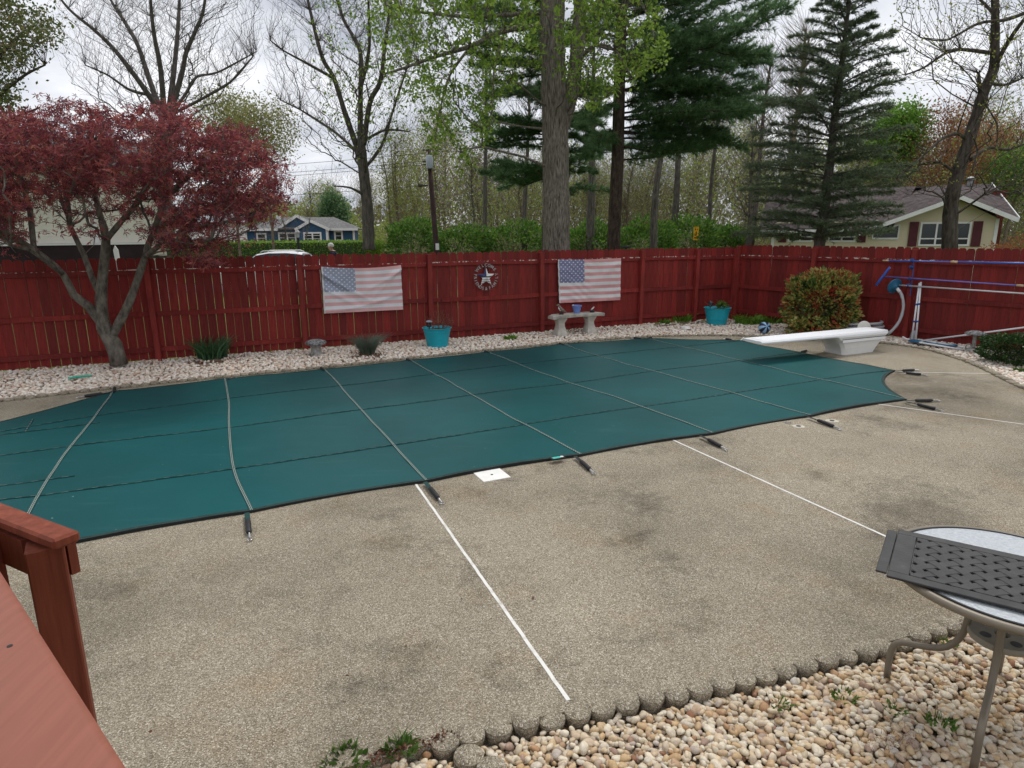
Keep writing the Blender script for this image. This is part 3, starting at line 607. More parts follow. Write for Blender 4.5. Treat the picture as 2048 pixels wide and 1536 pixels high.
SF = fence('picket_fence', 'red stained picket fence running toward the camera behind the pool poles', CORN, math.atan2(SD.y, SD.x), [.14, 2.12, 4.25, 6.4, 8.55], .02, 8.6, lambda x: True, 1.84)
FN = Vector((FD.y, -FD.x, 0)); SN = Vector((SD.y, -SD.x, 0))       # normals facing the pool
def onF(px, py, off=0.0):           # local (x, z) on the back fence, off metres in front of it
    d = _ray(px, py); o = FO + FN * off; t = (o - Vector((0, 0, 0))).dot(FN) / d.dot(FN); p_ = d * t; q = p_ - o
    return q.dot(FD), p_.z + CAM_H
def onS(px, py, off=0.0):
    d = _ray(px, py); o = CORN + SN * off; t = o.dot(SN) / d.dot(SN); p_ = d * t; return (p_ - o).dot(SD), p_.z + CAM_H
def PF(x, z, off): return FO + FD * x + FN * off + Vector((0, 0, z))
def PS(x, z, off): return CORN + SD * x + SN * off + Vector((0, 0, z))
# ================================================================== things hung on the fence
def flagmat(name, red, blue, white):
    b = NB(name); u = b.sep(b.co('UV')); x, y = u[0], u[1]
    stripe = b.math('LESS_THAN', b.math('FRACT', b.math('MULTIPLY', y, 6.5)), .5)
    c = b.mix(stripe, white, red)
    incan = b.math('MULTIPLY', b.math('LESS_THAN', x, .41), b.math('GREATER_THAN', y, .4615))
    cx = b.math('MULTIPLY', b.math('SUBTRACT', x, .015), 6 / .385); cy = b.math('MULTIPLY', b.math('SUBTRACT', y, .475), 5 / .51)
    def dots(ox, oy):
        fx = b.math('SUBTRACT', b.math('FRACT', b.math('ADD', cx, ox)), .5); fy = b.math('SUBTRACT', b.math('FRACT', b.math('ADD', cy, oy)), .5)
        fx = b.math('MULTIPLY', fx, 1.0); dd = b.math('ADD', b.math('POWER', b.math('ABSOLUTE', fx), .9), b.math('POWER', b.math('ABSOLUTE', b.math('MULTIPLY', fy, 1.15)), .9)); return b.math('LESS_THAN', dd, .235)
    st = b.math('MAXIMUM', dots(0, 0), dots(.5, .5))
    c = b.mix(incan, c, b.mix(st, blue, white))
    hem = b.math('LESS_THAN', x, .018); c = b.mix(hem, c, (.72, .70, .68)); c = b.mix(1.0, c, b.ramp(b.noise(3.0, 4), [(.3, (.88, .87, .86)), (.7, (1.05, 1.05, 1.05))]), 'MULTIPLY')
    b.col(c).set(.85, .15)
    tr = b.n('ShaderNodeBsdfTranslucent'); b.l(c, tr.inputs[0]); ms = b.n('ShaderNodeMixShader'); ms.inputs[0].default_value = .12; b.l(b.b.outputs[0], ms.inputs[1]); b.l(tr.outputs[0], ms.inputs[2]); b.l(ms.outputs[0], b.out.inputs[0]); return b.m
def flag(px4, label, mat, kind):
    c4 = [onF(*q, .06) for q in px4]; NX, NY = 96, 60; v, f, uv = [], [], []
    for j in range(NY + 1):
        for i in range(NX + 1):
            s, t = i / NX, j / NY                       # t from the top
            x = (1 - t) * ((1 - s) * c4[0][0] + s * c4[1][0]) + t * ((1 - s) * c4[3][0] + s * c4[2][0])
            z = (1 - t) * ((1 - s) * c4[0][1] + s * c4[1][1]) + t * ((1 - s) * c4[3][1] + s * c4[2][1])
            if kind == 0:
                z -= .045 * 4 * s * (1 - s) * (1 - t) ** 2
                y = .034 * math.exp(-((t - .15 - 1.05 * s) / .045) ** 2) * max(0, 1 - s * 1.5) - .022 * math.exp(-((t - .25 - 1.2 * s) / .07) ** 2) * max(0, 1 - 1.4 * s) + .022 * math.exp(-((t - .45 - 1.0 * s) / .05) ** 2) * max(0, 1 - 2.0 * s)
                y += .034 * math.exp(-((t - .10 - .95 * (1 - s)) / .05) ** 2) * max(0, 1 - (1 - s) * 1.9) + .022 * math.exp(-((t - .05 - 1.7 * (1 - s)) / .06) ** 2) * max(0, 1 - (1 - s) * 1.8)
                y += .018 * math.exp(-((t - .95 + .35 * s * s) / .05) ** 2) + .006 * math.sin(9 * s + 4 * t)
            else:
                z -= .012 * 4 * s * (1 - s) * (1 - t)
                y = .006 * math.sin(34 * (t - .75 * s) + 3 * math.sin(9 * s)) * (1 - .75 * s) + .005 * math.sin(26 * (t + .35 * s) + 2 * math.sin(7 * t)) * s + .012 * math.exp(-((t - .05 - 1.2 * (1 - s)) / .07) ** 2) * s
            v.append(PF(x, z, .075 + y)); uv.append((s, 1 - t))
    for j in range(NY):
        for i in range(NX): a = j * (NX + 1) + i; f.append((a, a + NX + 1, a + NX + 2, a + 1))
    me = bpy.data.meshes.new('flag'); me.from_pydata([tuple(q) for q in v], [], f); ul = me.uv_layers.new(name='UVMap')
    for l_ in me.loops: ul.data[l_.index].uv = uv[l_.vertex_index]
    me.polygons.foreach_set('use_smooth', [True] * len(f)); me.materials.append(mat); me.update()
    t = empty('flag', PF(c4[3][0], 0, .06), 0, label, 'flag'); o = link('cloth', me, t); o.matrix_parent_inverse = Matrix.Translation(-t.location)
    for k in (0, 3):
        p_ = PF(c4[k][0] + .03, c4[k][1] + (-.025 if k == 0 else .025), .068); mb = MB().tube([p_ + (FD * math.cos(a * .785) + Vector((0, 0, math.sin(a * .785)))) * .010 for a in range(8)], .005, 5, close=True); o = obj('grommet', mb, 'hem_black', t); o.matrix_parent_inverse = Matrix.Translation(-t.location)
flag([(642, 533), (801, 530), (806, 619), (648, 627)], 'faded sagging stars and stripes flag, the one with deep folds at its corners', flagmat('flag_faded', (.78, .47, .47), (.36, .40, .52), (.80, .81, .84)), 0)
flag([(1115, 519), (1241, 516), (1240, 600), (1118, 606)], 'flatter, finely wrinkled stars and stripes flag above the stone bench', flagmat('flag_second', (.74, .38, .38), (.24, .25, .41), (.80, .80, .80)), 1)
# welcome wreath
x, z = onF(972, 554, .06); wr = empty('welcome_sign', PF(x, z, .06), R(24), 'round metal welcome wreath with a painted star in the middle', 'wall sign')
iron = simple('wreath_iron', (.42, .39, .38), .5, .4, .2, var=.25, vscale=30)
for r_ in (.290, .205): obj('ring', MB().tube([(r_ * math.cos(a * .1309), 0, r_ * math.sin(a * .1309)) for a in range(48)], .0050, 6, close=True), simple('ring_iron', (.07, .062, .06), .5, .4, .5, var=.4, vscale=30), wr, True)
def star_part(name, keep, mat):
    bm = bmesh.new(); vv = []
    for k in range(10):
        rr = .205 if k % 2 == 0 else .088; a = R(90) + k * R(36); vv.append(bm.verts.new((rr * math.cos(a), 0, rr * math.sin(a))))
    top = bm.verts.new((0, -.035, 0))
    for k in range(10): bm.faces.new((vv[k], vv[(k + 1) % 10], top))
    for co, no in keep:
        bmesh.ops.bisect_plane(bm, geom=bm.verts[:] + bm.edges[:] + bm.faces[:], plane_co=co, plane_no=no, clear_inner=True)
    me = bpy.data.meshes.new(name); bm.normal_update(); bm.to_mesh(me); bm.free(); me.materials.append(mat); return link(name, me, wr)
s_w = simple('star_white', (.72, .70, .68), .5, .3, var=.15, vscale=30); s_b = simple('star_blue', (.035, .045, .12), .5, .3, var=.4, vscale=30); s_k = simple('star_dark', (.05, .02, .025), .5, .3, var=.4, vscale=30)
star_part('star_blue_field', [((.0, 0, 0), (-1, 0, 0)), ((0, 0, .005), (0, 0, 1))], s_b); star_part('star_white_field', [((.0, 0, 0), (1, 0, 0)), ((0, 0, .018), (0, 0, 1))], s_w)
zb = [.005, -.006, -.050, -.060, -.092, -.102, -.130, -.139, -.17]
for k in range(8): star_part('star_stripe', [((0, 0, zb[k]), (0, 0, -1)), ((0, 0, zb[k + 1]), (0, 0, 1))], s_k if k % 2 == 0 else s_w)
star_part('star_stripe', [((0, 0, .005), (0, 0, 1)), ((0, 0, .018), (0, 0, -1)), ((0, 0, 0), (1, 0, 0))], s_k)
def letters(word, a0, a1, outward):
    n = len(word)
    for i, ch in enumerate(word):
        a = R(a0 + (a1 - a0) * i / (n - 1)) if n > 1 else R(a0); cu = bpy.data.curves.new('letter', 'FONT'); cu.body = ch; cu.size = .088; cu.extrude = .004; cu.offset = .0004; cu.align_x = 'CENTER'; cu.align_y = 'CENTER'
        o = bpy.data.objects.new('tmp', cu); COL.objects.link(o); dg = bpy.context.evaluated_depsgraph_get(); me = bpy.data.meshes.new_from_object(o.evaluated_get(dg)); bpy.data.objects.remove(o)
        me.materials.clear(); me.materials.append(iron); rr = .248; q = link('letter', me, wr, (rr * math.cos(a), -.004, rr * math.sin(a)))
        q.rotation_euler = (R(90), -(a - R(90)) if outward else -(a + R(90)), 0)
letters('WELCOME', 142, 38, True); letters('FRIENDS', 168, 252, False); letters('&', 270, 270, False); letters('FAMILY', 290, 372, False)
# ================================================================== Japanese maple
mp = empty('japanese_maple', W(236, 722, 10.75) * 1.0, 0, 'red leaved Japanese maple leaning on several grey stems before the fence', 'tree')
mp.location.z = 0
def WP(L): return [W(*q) for q in L]
Lm = [
 (WP([(238, 728, 10.75), (228, 690, 10.72), (208, 655, 10.7), (202, 600, 10.7), (206, 548, 10.7), (212, 480, 10.65), (203, 440, 10.6)]), None),
 (WP([(206, 650, 10.7), (176, 612, 10.6), (147, 589, 10.5), (126, 548, 10.4), (68, 500, 10.1), (2, 458, 9.8), (-70, 430, 9.6)]), 0),
 (WP([(222, 676, 10.72), (253, 617, 10.75), (273, 565, 10.85), (290, 514, 10.9), (303, 474, 11.0), (342, 441, 11.1), (403, 427, 11.2), (460, 395, 11.3)]), 0),
 (WP([(202, 590, 10.7), (185, 558, 10.75), (168, 510, 10.9), (140, 450, 11.0), (132, 380, 11.1), (120, 330, 11.2)]), 0),
 (WP([(212, 480, 10.65), (245, 440, 10.6), (280, 400, 10.5), (305, 340, 10.5), (320, 290, 10.4)]), 0),
 (WP([(126, 548, 10.4), (100, 530, 10.1), (60, 500, 9.8), (20, 490, 9.5)]), 1),
 (WP([(303, 474, 11.0), (330, 400, 11.0), (380, 350, 10.9), (440, 310, 10.8)]), 2),
 (WP([(203, 440, 10.6), (190, 390, 10.6), (200, 330, 10.5), (190, 280, 10.4)]), 0),
 (WP([(68, 500, 10.1), (60, 420, 10.3), (40, 350, 10.3)]), 1)]
gm = np.random.default_rng(44)
def pxcloud(n, fn, seed):
    g_ = np.random.default_rng(seed); o = []
    while len(o) < n:
        q = fn(g_)
        if q is not None: o.append(tuple(W(*q)))
    return np.array(o)
def maple_q(g_):
    x = g_.uniform(-140, 565); y = g_.uniform(205, 540); d = g_.uniform(9.0, 12.6)
    top = 226 + 14 * math.sin(x * .034) + 10 * math.sin(x * .083 + 1) + max(0, (x - 330) / 230) ** 2.2 * 110
    bot = (470 if x < 110 else (455 if x < 300 else 505 - max(0, x - 450) * 1.0)) + 12 * math.sin(x * .05)
    if math.sin(x * .045 + y * .02) + math.sin(y * .06 - x * .018 + d) < -.95: return None
    if x > 330 and y > 430 and g_.random() < .25: return None
    if not top < y < bot: return None
    if ((d - 10.7) / 1.9) ** 2 + ((y - 380) / 175) ** 2 * .8 > 1.15: return None
    if y > 385 and 40 < x < 330 and g_.random() < .80: return None      # open view of the stems
    y = top + round((y - top) / 34 + g_.normal(0, .22)) * 34 if g_.random() < .75 else y   # layered pads
    return x, y, d
att = pxcloud(2300, maple_q, 5)
P, par, rad, kids, n0 = grow(Lm, att, .25, .0042, .52, .15)
rad = np.minimum(rad, .042); V, F = edges_mesh(P, par, rad); big = par
mb = MB(); lr = [(.138, .050), (.075, .022), (.078, .020), (.055, .015), (.050, .015), (.04, .012), (.04, .012), (.04, .012), (.04, .012)]
for (pts, _), (a, b_) in zip(Lm, lr): limb_tube(mb, pts, a, b_, 12, .07)
def treeparts(t, V, F, mb, bark, smooth=True):
    o = link('branches', npmesh('branches', V, F, bark, smooth), t); o.matrix_parent_inverse = Matrix.Translation(-t.location)
    if mb is not None:
        k = obj('trunk', mb, bark, t, True, recalc=False); k.matrix_parent_inverse = Matrix.Translation(-t.location)
def crown(t, P, size, mat, T=LEAF, M=None, seed=1, name='crown'):
    o = leafobj(name, P, size, mat, t, T, M, np.random.default_rng(seed)); o.matrix_parent_inverse = Matrix.Translation(-t.location); return o
treeparts(mp, V, F, mb, 'bark_maple')
tips = P[kids]; LP = clumpify(tips, 9, (.12, .12, .05), 8)
D = np.random.default_rng(9).normal(size=(len(LP), 3)); D[:, 2] = D[:, 2] * .35 - .35
crown(mp, LP, .088, 'leaf_red', PALM, frame_rot(D, np.random.default_rng(2)) @ np.array([[1, 0, 0], [0, 1, 0], [0, 0, 1.]]), 3)
# ================================================================== planting and ornaments in the far bed
def blades(name, c, n, h, spread, mat, label, cat, droop=.25, seed=1, wscale=1.0, kind=None, dead=None):
    g_ = np.random.default_rng(seed); t = empty(name, (c[0], c[1], 0), 0, label, cat); v, f = [], []
    for i in range(n):
        a = g_.uniform(0, 6.283); r_ = spread * math.sqrt(g_.random()); bx, by = r_ * math.cos(a), r_ * math.sin(a); hh = h * g_.uniform(.55, 1.08); ln = g_.uniform(.05, droop * 2) * hh; a2 = a + g_.normal(0, .7); w_ = .0075 * wscale * g_.uniform(.7, 1.3)
        px_, py_ = -math.sin(a2 + 1.2), math.cos(a2 + 1.2); o = len(v)
        for k in range(5):
            q = k / 4; x_ = bx + math.cos(a2) * ln * q * q; y_ = by + math.sin(a2) * ln * q * q; z_ = hh * (q - .25 * droop * q * q) ; ww = w_ * (1 - q ** 2) + .0006
            v += [(x_ - px_ * ww, y_ - py_ * ww, z_), (x_ + px_ * ww, y_ + py_ * ww, z_)]
        for k in range(4): f.append((o + 2 * k, o + 2 * k + 1, o + 2 * k + 3, o + 2 * k + 2))
    link('leaves', npmesh('leaves', np.array(v), np.array(f), mat), t); return t
p = G(425, 716); blades('iris_clump', p, 220, .44, .26, 'blade_iris', 'dark green clump of upright iris blades between the maple and mushroom', 'plant', .45, 4, 1.5)
p = G(735, 708); blades('fescue_tuft', p, 900, .42, .13, 'blade_fescue', 'spiky grey green fescue tuft beside the short stone mushroom', 'plant', .55, 5, .42)
for (px, py, n, h, lab, sd) in [(1020, 678, 60, .10, 'tiny green weed sprouting in the pale gravel before the fence', 6), (1360, 641, 150, .22, 'fresh green leafy clump left of the turquoise tub by the fence', 7), (1330, 646, 80, .12, 'low straggly greens at the end of the corner planting', 17), (1497, 647, 180, .26, 'broad fresh green leaves between the turquoise tub and the ball', 8), (1545, 645, 120, .22, 'fresh green leaves close beside the large reddish shrub', 9)]:
    p = G(px, py); blades('leafy_plant', p, n, h, .30 if n > 100 else .12, 'leaf_bright', lab, 'plant', .6, sd, 3.2)
# small dead twigs and fallen leaves
g_ = np.random.default_rng(31); PP = []
for _ in range(260):
    q = g_.random()
    if q < .35: p = G(g_.uniform(1150, 1190) + g_.normal(0, 22), g_.uniform(656, 664))
    elif q < .6: p = G(g_.uniform(370, 500), g_.uniform(712, 728))
    elif q < .8: p = G(g_.uniform(1440, 1560), g_.uniform(640, 662))
    else: p = G(g_.uniform(700, 770), g_.uniform(706, 720))
    PP.append((p.x, p.y, .012 + g_.uniform(0, .02)))
setp(leafobj('leaf_litter_scraps', PP, .06, 'debris', None), 'brown dead leaves and twig scraps on the pale far gravel', 'dead leaves', kind='stuff')
# mushrooms
stone = simple('cast_stone', (.30, .29, .27), .95, .15, var=.45, vscale=18, bumps=(40, .6, .01)); stoned = simple('cap_stone', (.20, .20, .20), .95, .15, var=.85, vscale=26, bumps=(30, 1.0, .02))
p = G(633, 710); t = empty('stone_mushroom', p, 0, 'short stout stone mushroom ornament standing by the fence', 'garden ornament')
obj('stem', MB().lathe([(.105, -.03), (.108, .03), (.098, .07), (.092, .13), (.105, .16), (.11, .19)], k=8, jit=.04), stone, t, 'auto'); obj('cap', MB().lathe([(.10, .185), (.175, .20), (.185, .225), (.16, .26), (.10, .285), (.03, .295)], k=16, jit=.09), stoned, t, True)
p = G(1945, 704); t = empty('stone_mushroom', p, 0, 'tall thin stone mushroom ornament beside the dark round shrub', 'garden ornament')
obj('stem', MB().lathe([(.035, .05), (.032, .15), (.028, .30), (.030, .33)], k=10, jit=.04), stone, t, True); obj('cap', MB().lathe([(.04, .31), (.165, .325), (.175, .34), (.13, .372), (.06, .392), (.01, .397)], k=18, jit=.05), stoned, t, True)
obj('base', MB().lathe([(.13, -.03), (.14, .03), (.12, .06), (.05, .075)], k=12, jit=.08), stone, t, True); obj('ring_handle', MB().tube([(-.09 + .05 * math.cos(a * .5236), .0, .10 + .05 * math.sin(a * .5236)) for a in range(12)], .012, 6, close=True), stone, t, True)
# planters
turq = simple('planter_turquoise', (.012, .36, .45), .45, .4, var=.10, vscale=5)
def planter(px, py, rt, h, label, bands):
    p = G(px, py); t = empty('planter_tub', p, 0, label, 'planter'); rb = rt * .72; prof = [(rb, 0), (rb + .01, .01)]
    n = 10
    for i in range(1, n):
        q = i / n; r_ = rb + (rt - rb) * q; prof.append((r_, h * q))
        if i in bands: prof += [(r_ + .008, h * q + .004), (r_ + .010, h * q + .014), (r_ + .003, h * q + .018)]
    prof += [(rt, h * .97), (rt + .016, h * .975), (rt + .018, h), (rt - .004, h), (rt - .012, h - .03), (rt - .03, h - .05)]
    obj('tub', MB().lathe(prof, k=28), turq, t, 'auto'); obj('potting_soil', MB().lathe([(rt - .028, h - .06), (rt - .035, h - .045)], k=20, jit=.02), 'soil', t); return t, p
t1, p1 = planter(875, 692, .275, .37, 'turquoise plastic tub of bare reddish twigs in front of the fence', (8,))
t2, p2 = planter(1433, 648, .305, .40, 'ribbed turquoise plastic tub with a small green plant in the corner', (3, 8))
def lantern(loc, h, label, style):
    t = empty('solar_light', loc, 0, label, 'solar light'); blk_ = 'rubber_black'
    obj('stake', MB().lathe([(.012, -.12), (.012, h * .3)], k=8), blk_, t)
    if style == 0: obj('lamp_body', MB().lathe([(.02, h * .3), (.045, h * .35), (.04, h * .8), (.02, h * .82)], k=12), blk_, t, 'auto'); obj('lamp_cap', MB().lathe([(.06, h * .82), (.065, h * .87), (.05, h * .97), (.03, h)], k=16), simple('solar_cap', (.25, .28, .33), .35, .5, var=.2), t, 'auto')
    else:
        obj('lamp_cap', MB().lathe([(.075, h * .8), (.07, h * .84), (.02, h * .97), (.012, h)], k=6), blk_, t); obj('lamp_glass', MB().lathe([(.035, h * .32), (.048, h * .8)], k=6), simple('lamp_glass', (.10, .10, .11), .2, .5), t)
        for a in range(6): obj('lamp_bar', MB().tube([(.037 * math.cos(a * 1.0472), .037 * math.sin(a * 1.0472), h * .32), (.052 * math.cos(a * 1.0472), .052 * math.sin(a * 1.0472), h * .8)], .005, 5), blk_, t)
lantern((p1.x - .14, p1.y - .08, .33), .19, 'black solar stake light with grey cap in the twiggy tub', 0); lantern((p2.x - .17, p2.y + .02, .35), .21, 'black six sided solar lantern in the corner tub', 1)
# twigs in tub 1
g_ = np.random.default_rng(8); tw = empty('twig_plant', (p1.x, p1.y, .33), 0, 'bare reddish twiggy plant growing in the turquoise tub', 'plant')
A = ellip(260, (.06, 0, .14), (.32, .2, .26), .2, 8); A = A[A[:, 2] > .0]
P, par, rad, kids, n0 = grow([([(.02, 0, -.03), (.03, 0, .03)], None), ([(.1, .05, -.03), (.11, .05, .03)], None), ([(-.08, .02, -.03), (-.08, .02, .03)], None)], A, .5, .0028, .4); V, F = edges_mesh(P, par, rad); link('stems', npmesh('stems', V, F, 'twig_red'), tw)
tp = empty('potted_plant', (p2.x + .10, p2.y, .36), 0, 'small bright green bushy plant in the corner tub', 'plant'); leafobj('leaves', ellip(230, (0, 0, .09), (.13, .11, .11), .3, 9), .06, 'leaf_bush', tp)
A = ellip(12, (-.1, 0, .1), (.6, .2, .25), .4, 10); A = A[A[:, 2] > 0]; P, par, rad, kids, n0 = grow([([(0, 0, -.02), (0, 0, .03)], None)], A, .9, .003, .2); V, F = edges_mesh(P, par, rad); link('stems', npmesh('stems', V, F, 'twig_red'), tp)
# bench
bc = W(1148, 640, 14.2); bp = Vector((bc.x, 14.15, 0)); bn = empty('stone_bench', bp, R(27), 'curved weathered concrete garden bench under the second flag', 'bench')
bench_m = simple('bench_stone', (.37, .345, .30), .95, .15, var=.35, vscale=7, bumps=(35, .5, .008)); bleg = simple('bench_leg_stone', (.50, .47, .41), .95, .15, var=.2, vscale=7, bumps=(35, .4, .006))
mb = MB(); n = 24; v, f = [], []
for i in range(n + 1):
    s = -1 + 2 * i / n; x_ = s * .66; yb = -.10 * s * s; hw = .165 * (1 - .16 * abs(s) ** 6) * (1 if abs(s) < .97 else .8); zt = .455 - (.012 if abs(s) > .9 else 0)
    for (dy, dz) in ((-hw, .0), (-hw * 1.02, .02), (-hw * .98, .055), (-hw * .75, .068), (hw * .75, .068), (hw * .98, .055), (hw * 1.02, .02), (hw, 0)): v.append((x_, yb + dy, zt - .068 + dz))
for i in range(n):
    for k in range(8): f.append((8 * i + k, 8 * i + (k + 1) % 8, 8 * i + 8 + (k + 1) % 8, 8 * i + 8 + k))
f += [tuple(range(8)), tuple(range(8 * n, 8 * n + 8))[::-1]]; mb.add(v, f); obj('seat', mb, bench_m, bn, 'auto')
for s in (-1, 1): obj('leg', MB().lathe([(.13, -.03), (.135, .05), (.115, .09), (.085, .20), (.082, .27), (.10, .31), (.12, .345), (.125, .388)], k=16, sq=.7), bleg, bn, 'auto', (s * .38, -.03, 0))
MBn = Matrix.Translation(bp) @ Matrix.Rotation(R(27), 4, 'Z'); bt = .457
def on_bench(x_, y_=0): q = MBn @ Vector((x_, y_, bt)); return q
q = on_bench(-.36, -.05); bd = empty('bird_figurine', q, R(200), 'grey brown bird figurine with white breast at one end of bench', 'figurine')
mb = MB(); mb.tube([(-.13, 0, .03), (-.08, 0, .055), (-.03, 0, .085), (.02, 0, .12), (.045, 0, .155), (.055, 0, .185), (.07, 0, .20), (.095, 0, .198), (.125, 0, .195)], [.006, .014, .032, .040, .030, .022, .024, .014, .002], 10); obj('body', mb, simple('bird_brown', (.20, .17, .13), .7, .25, var=.5, vscale=30), bd, True)
mb = MB(); mb.tube([(-.02, 0, .070), (.03, 0, .098), (.058, 0, .135), (.066, 0, .16)], [.012, .026, .022, .01], 8); obj('breast', mb, s_w, bd, True); obj('stand', MB().lathe([(.055, .0), (.055, .015), (.03, .02), (.014, .05), (.012, .085)], k=10), 'rubber_black', bd)
q = on_bench(.05, -.02); t = empty('flower_pot', q, 0, 'small periwinkle blue pot standing on the bench', 'pot'); obj('pot', MB().lathe([(.068, 0), (.085, .09), (.098, .14), (.105, .142), (.108, .168), (.100, .170), (.092, .15), (.088, .13)], k=22), simple('pot_blue', (.16, .24, .56), .4, .4, var=.1), t, 'auto'); obj('potting_soil', MB().lathe([(.086, .125), (.084, .14)], k=14, jit=.03), 'soil', t)
obj('white_pebble', MB().lathe([(.005, .16), (.02, .168), (.02, .178), (.006, .186)], (-.088, -.03, 0), 8), s_w, t, True)
q = on_bench(.42, -.07); t = empty('bird_figurine', q, R(20), 'tiny dark figurine of a hummingbird on a coil at the far bench end', 'figurine'); obj('base', MB().lathe([(.05, 0), (.06, .02), (.035, .045), (.01, .05)], k=12, jit=.1), 'rubber_black', t, True)
obj('body', MB().tube([(-.03, 0, .05), (0, 0, .075), (.025, 0, .095), (.035, 0, .11), (.06, 0, .112)], [.004, .016, .014, .012, .002], 8), s_w, t, True); obj('wire', MB().tube([(.0 + .02 * math.sin(a * .6), .01 * math.cos(a * .8), .05 + .02 * a) for a in range(9)], .003, 5), 'rubber_black', t)
# beach ball
p = G(1528, 667); ball = empty('beach_ball', (p.x, p.y, 0), 0, 'small beach ball of light blue and navy panels on the gravel', 'ball'); pb = [simple('ball_light', (.30, .52, .74), .35, .45, var=.08), simple('ball_navy', (.018, .025, .06), .35, .45, var=.1)]
rot = Matrix.Rotation(R(68), 4, 'X') @ Matrix.Rotation(R(20), 4, 'Z')
for k in range(10):
    mb = MB(); v, f = [], []; m_ = 4
    for j in range(11):
        th = math.pi * j / 10
        for i in range(m_ + 1):
            ph = 2 * math.pi * (k + .02 + .96 * i / m_) / 10; v.append(rot @ Vector((.128 * math.sin(th) * math.cos(ph), .128 * math.sin(th) * math.sin(ph), .128 * math.cos(th))))
    for j in range(10):
        for i in range(m_): a = j * (m_ + 1) + i; f.append((a, a + 1, a + m_ + 2, a + m_ + 1))
    mb.add(v, f); obj('panel', mb, pb[k % 2], ball, True, (0, 0, .128))
for s in (1, -1): obj('end_cap', MB().lathe([(.022, .1285), (.014, .131), (.002, .132)] if s > 0 else [(.002, -.132), (.014, -.131), (.022, -.1285)], k=12), pb[0], ball, True, (0, 0, .128), rot.to_euler())
# shrubs
def shrub(name, c, r, n, size, mat, label, seed, stems=True, flat=.8, zc=None):
    g_ = np.random.default_rng(seed); t = empty(name, (c[0], c[1], 0), 0, label, 'shrub'); zc = zc or r[2] * .98
    L = ellip(n, (0, 0, 0), (1, 1, 1), .72, seed); bump = 1 + .13 * np.sin(L[:, 0] * 5 + seed) * np.cos(L[:, 1] * 6) + .10 * np.sin(L[:, 2] * 8 + L[:, 0] * 4) + g_.normal(0, .035, n); L = L * bump[:, None]; L = np.sign(L) * np.abs(L) ** flat
    L = L * np.array(r) + (0, 0, zc); L = L[L[:, 2] > .03]
    g2 = np.sin(L[:, 0] * 11 + L[:, 2] * 9) + np.sin(L[:, 1] * 13 - L[:, 2] * 7); L = L[(g2 > -1.15) | (g_.random(len(L)) < .35)]
    D = L - np.array((0, 0, zc * .8)) + g_.normal(size=L.shape) * .35 * max(r); leafobj('foliage', L, size, mat, t, LEAF, frame_rot(D, g_), g_)
    if stems:
        A = ellip(160, (0, 0, zc), (r[0] * .8, r[1] * .8, r[2] * .8), .3, seed); A = A[A[:, 2] > .1]; P, par, rad, kids, n0 = grow([([(i * .05, j * .05, -.02), (i * .12, j * .12, .12)], None) for i, j in ((0, 0), (1, .4), (-1, .2), (.3, -1))], A, .5, .0055, .45); V, F = edges_mesh(P, par, rad); link('stems', npmesh('stems', V, F, 'bark_dark'), t)
    return t
ps_ = Vector(((G(1570, 668).x + G(1700, 672).x) / 2 + .10, 13.95, 0)); shrub('pieris_shrub', ps_, (.70, .62, .66), 8200, .100, 'leaf_pieris', 'large rounded shrub of green and bronze red leaves behind the diving board', 61, flat=.76)
leaf_low = shrub('pieris_shrub', (ps_.x - .55, ps_.y - .55, 0), (.32, .28, .20), 700, .085, 'leaf_pieris', 'low bronze red offshoot spreading at the foot of the large shrub', 62, False)
p = G(2030, 728); shrub('boxwood_shrub', (p.x + .05, p.y + .1, 0), (.50, .46, .235), 9500, .045, 'leaf_box', 'small dark green clipped box shrub at the edge of the right bed', 63)
p = G(2040, 742); blades('weed_tuft', (p.x, p.y, 0), 40, .07, .08, 'weed', 'little light green weed beside the clipped box shrub', 'plant', .6, 27, 2.0)
# left bed: teal plastic strip, dark stone by the trunk
a, b_ = G(140, 758, .02), G(182, 753, .02); d = (b_ - a).normalized(); n_ = Vector((-d.y, d.x, 0)); mb = MB(); mb.tube([a + n_ * .05 + Vector((0, 0, .01)), a + Vector((0, 0, .015)), a.lerp(b_, .5) + Vector((0, 0, .02)), b_ + Vector((0, 0, .015)), b_ + n_ * .04 + Vector((0, 0, .01))], .020, 6); setp(obj('plastic_handle', mb, simple('teal_plastic', (.06, .42, .30), .5, .4, var=.2)), 'bent green plastic handle lying on the gravel below the maple', 'plastic handle')
p = G(268, 712); setp(obj('dark_rock', MB().lathe([(.10, -.02), (.11, .03), (.09, .07), (.05, .10), (.01, .11)], (p.x, p.y, 0), 10, jit=.15), stoned, None, True), 'small dark rock against the fence beside the maple trunk', 'rock')
p = G(1370, 658); setp(obj('pale_rock', MB().lathe([(.09, -.02), (.12, .02), (.10, .05), (.03, .075)], (p.x, p.y, 0), 7, jit=.25), s_w, None), 'angular whitish rock in the gravel left of the corner tub', 'rock')
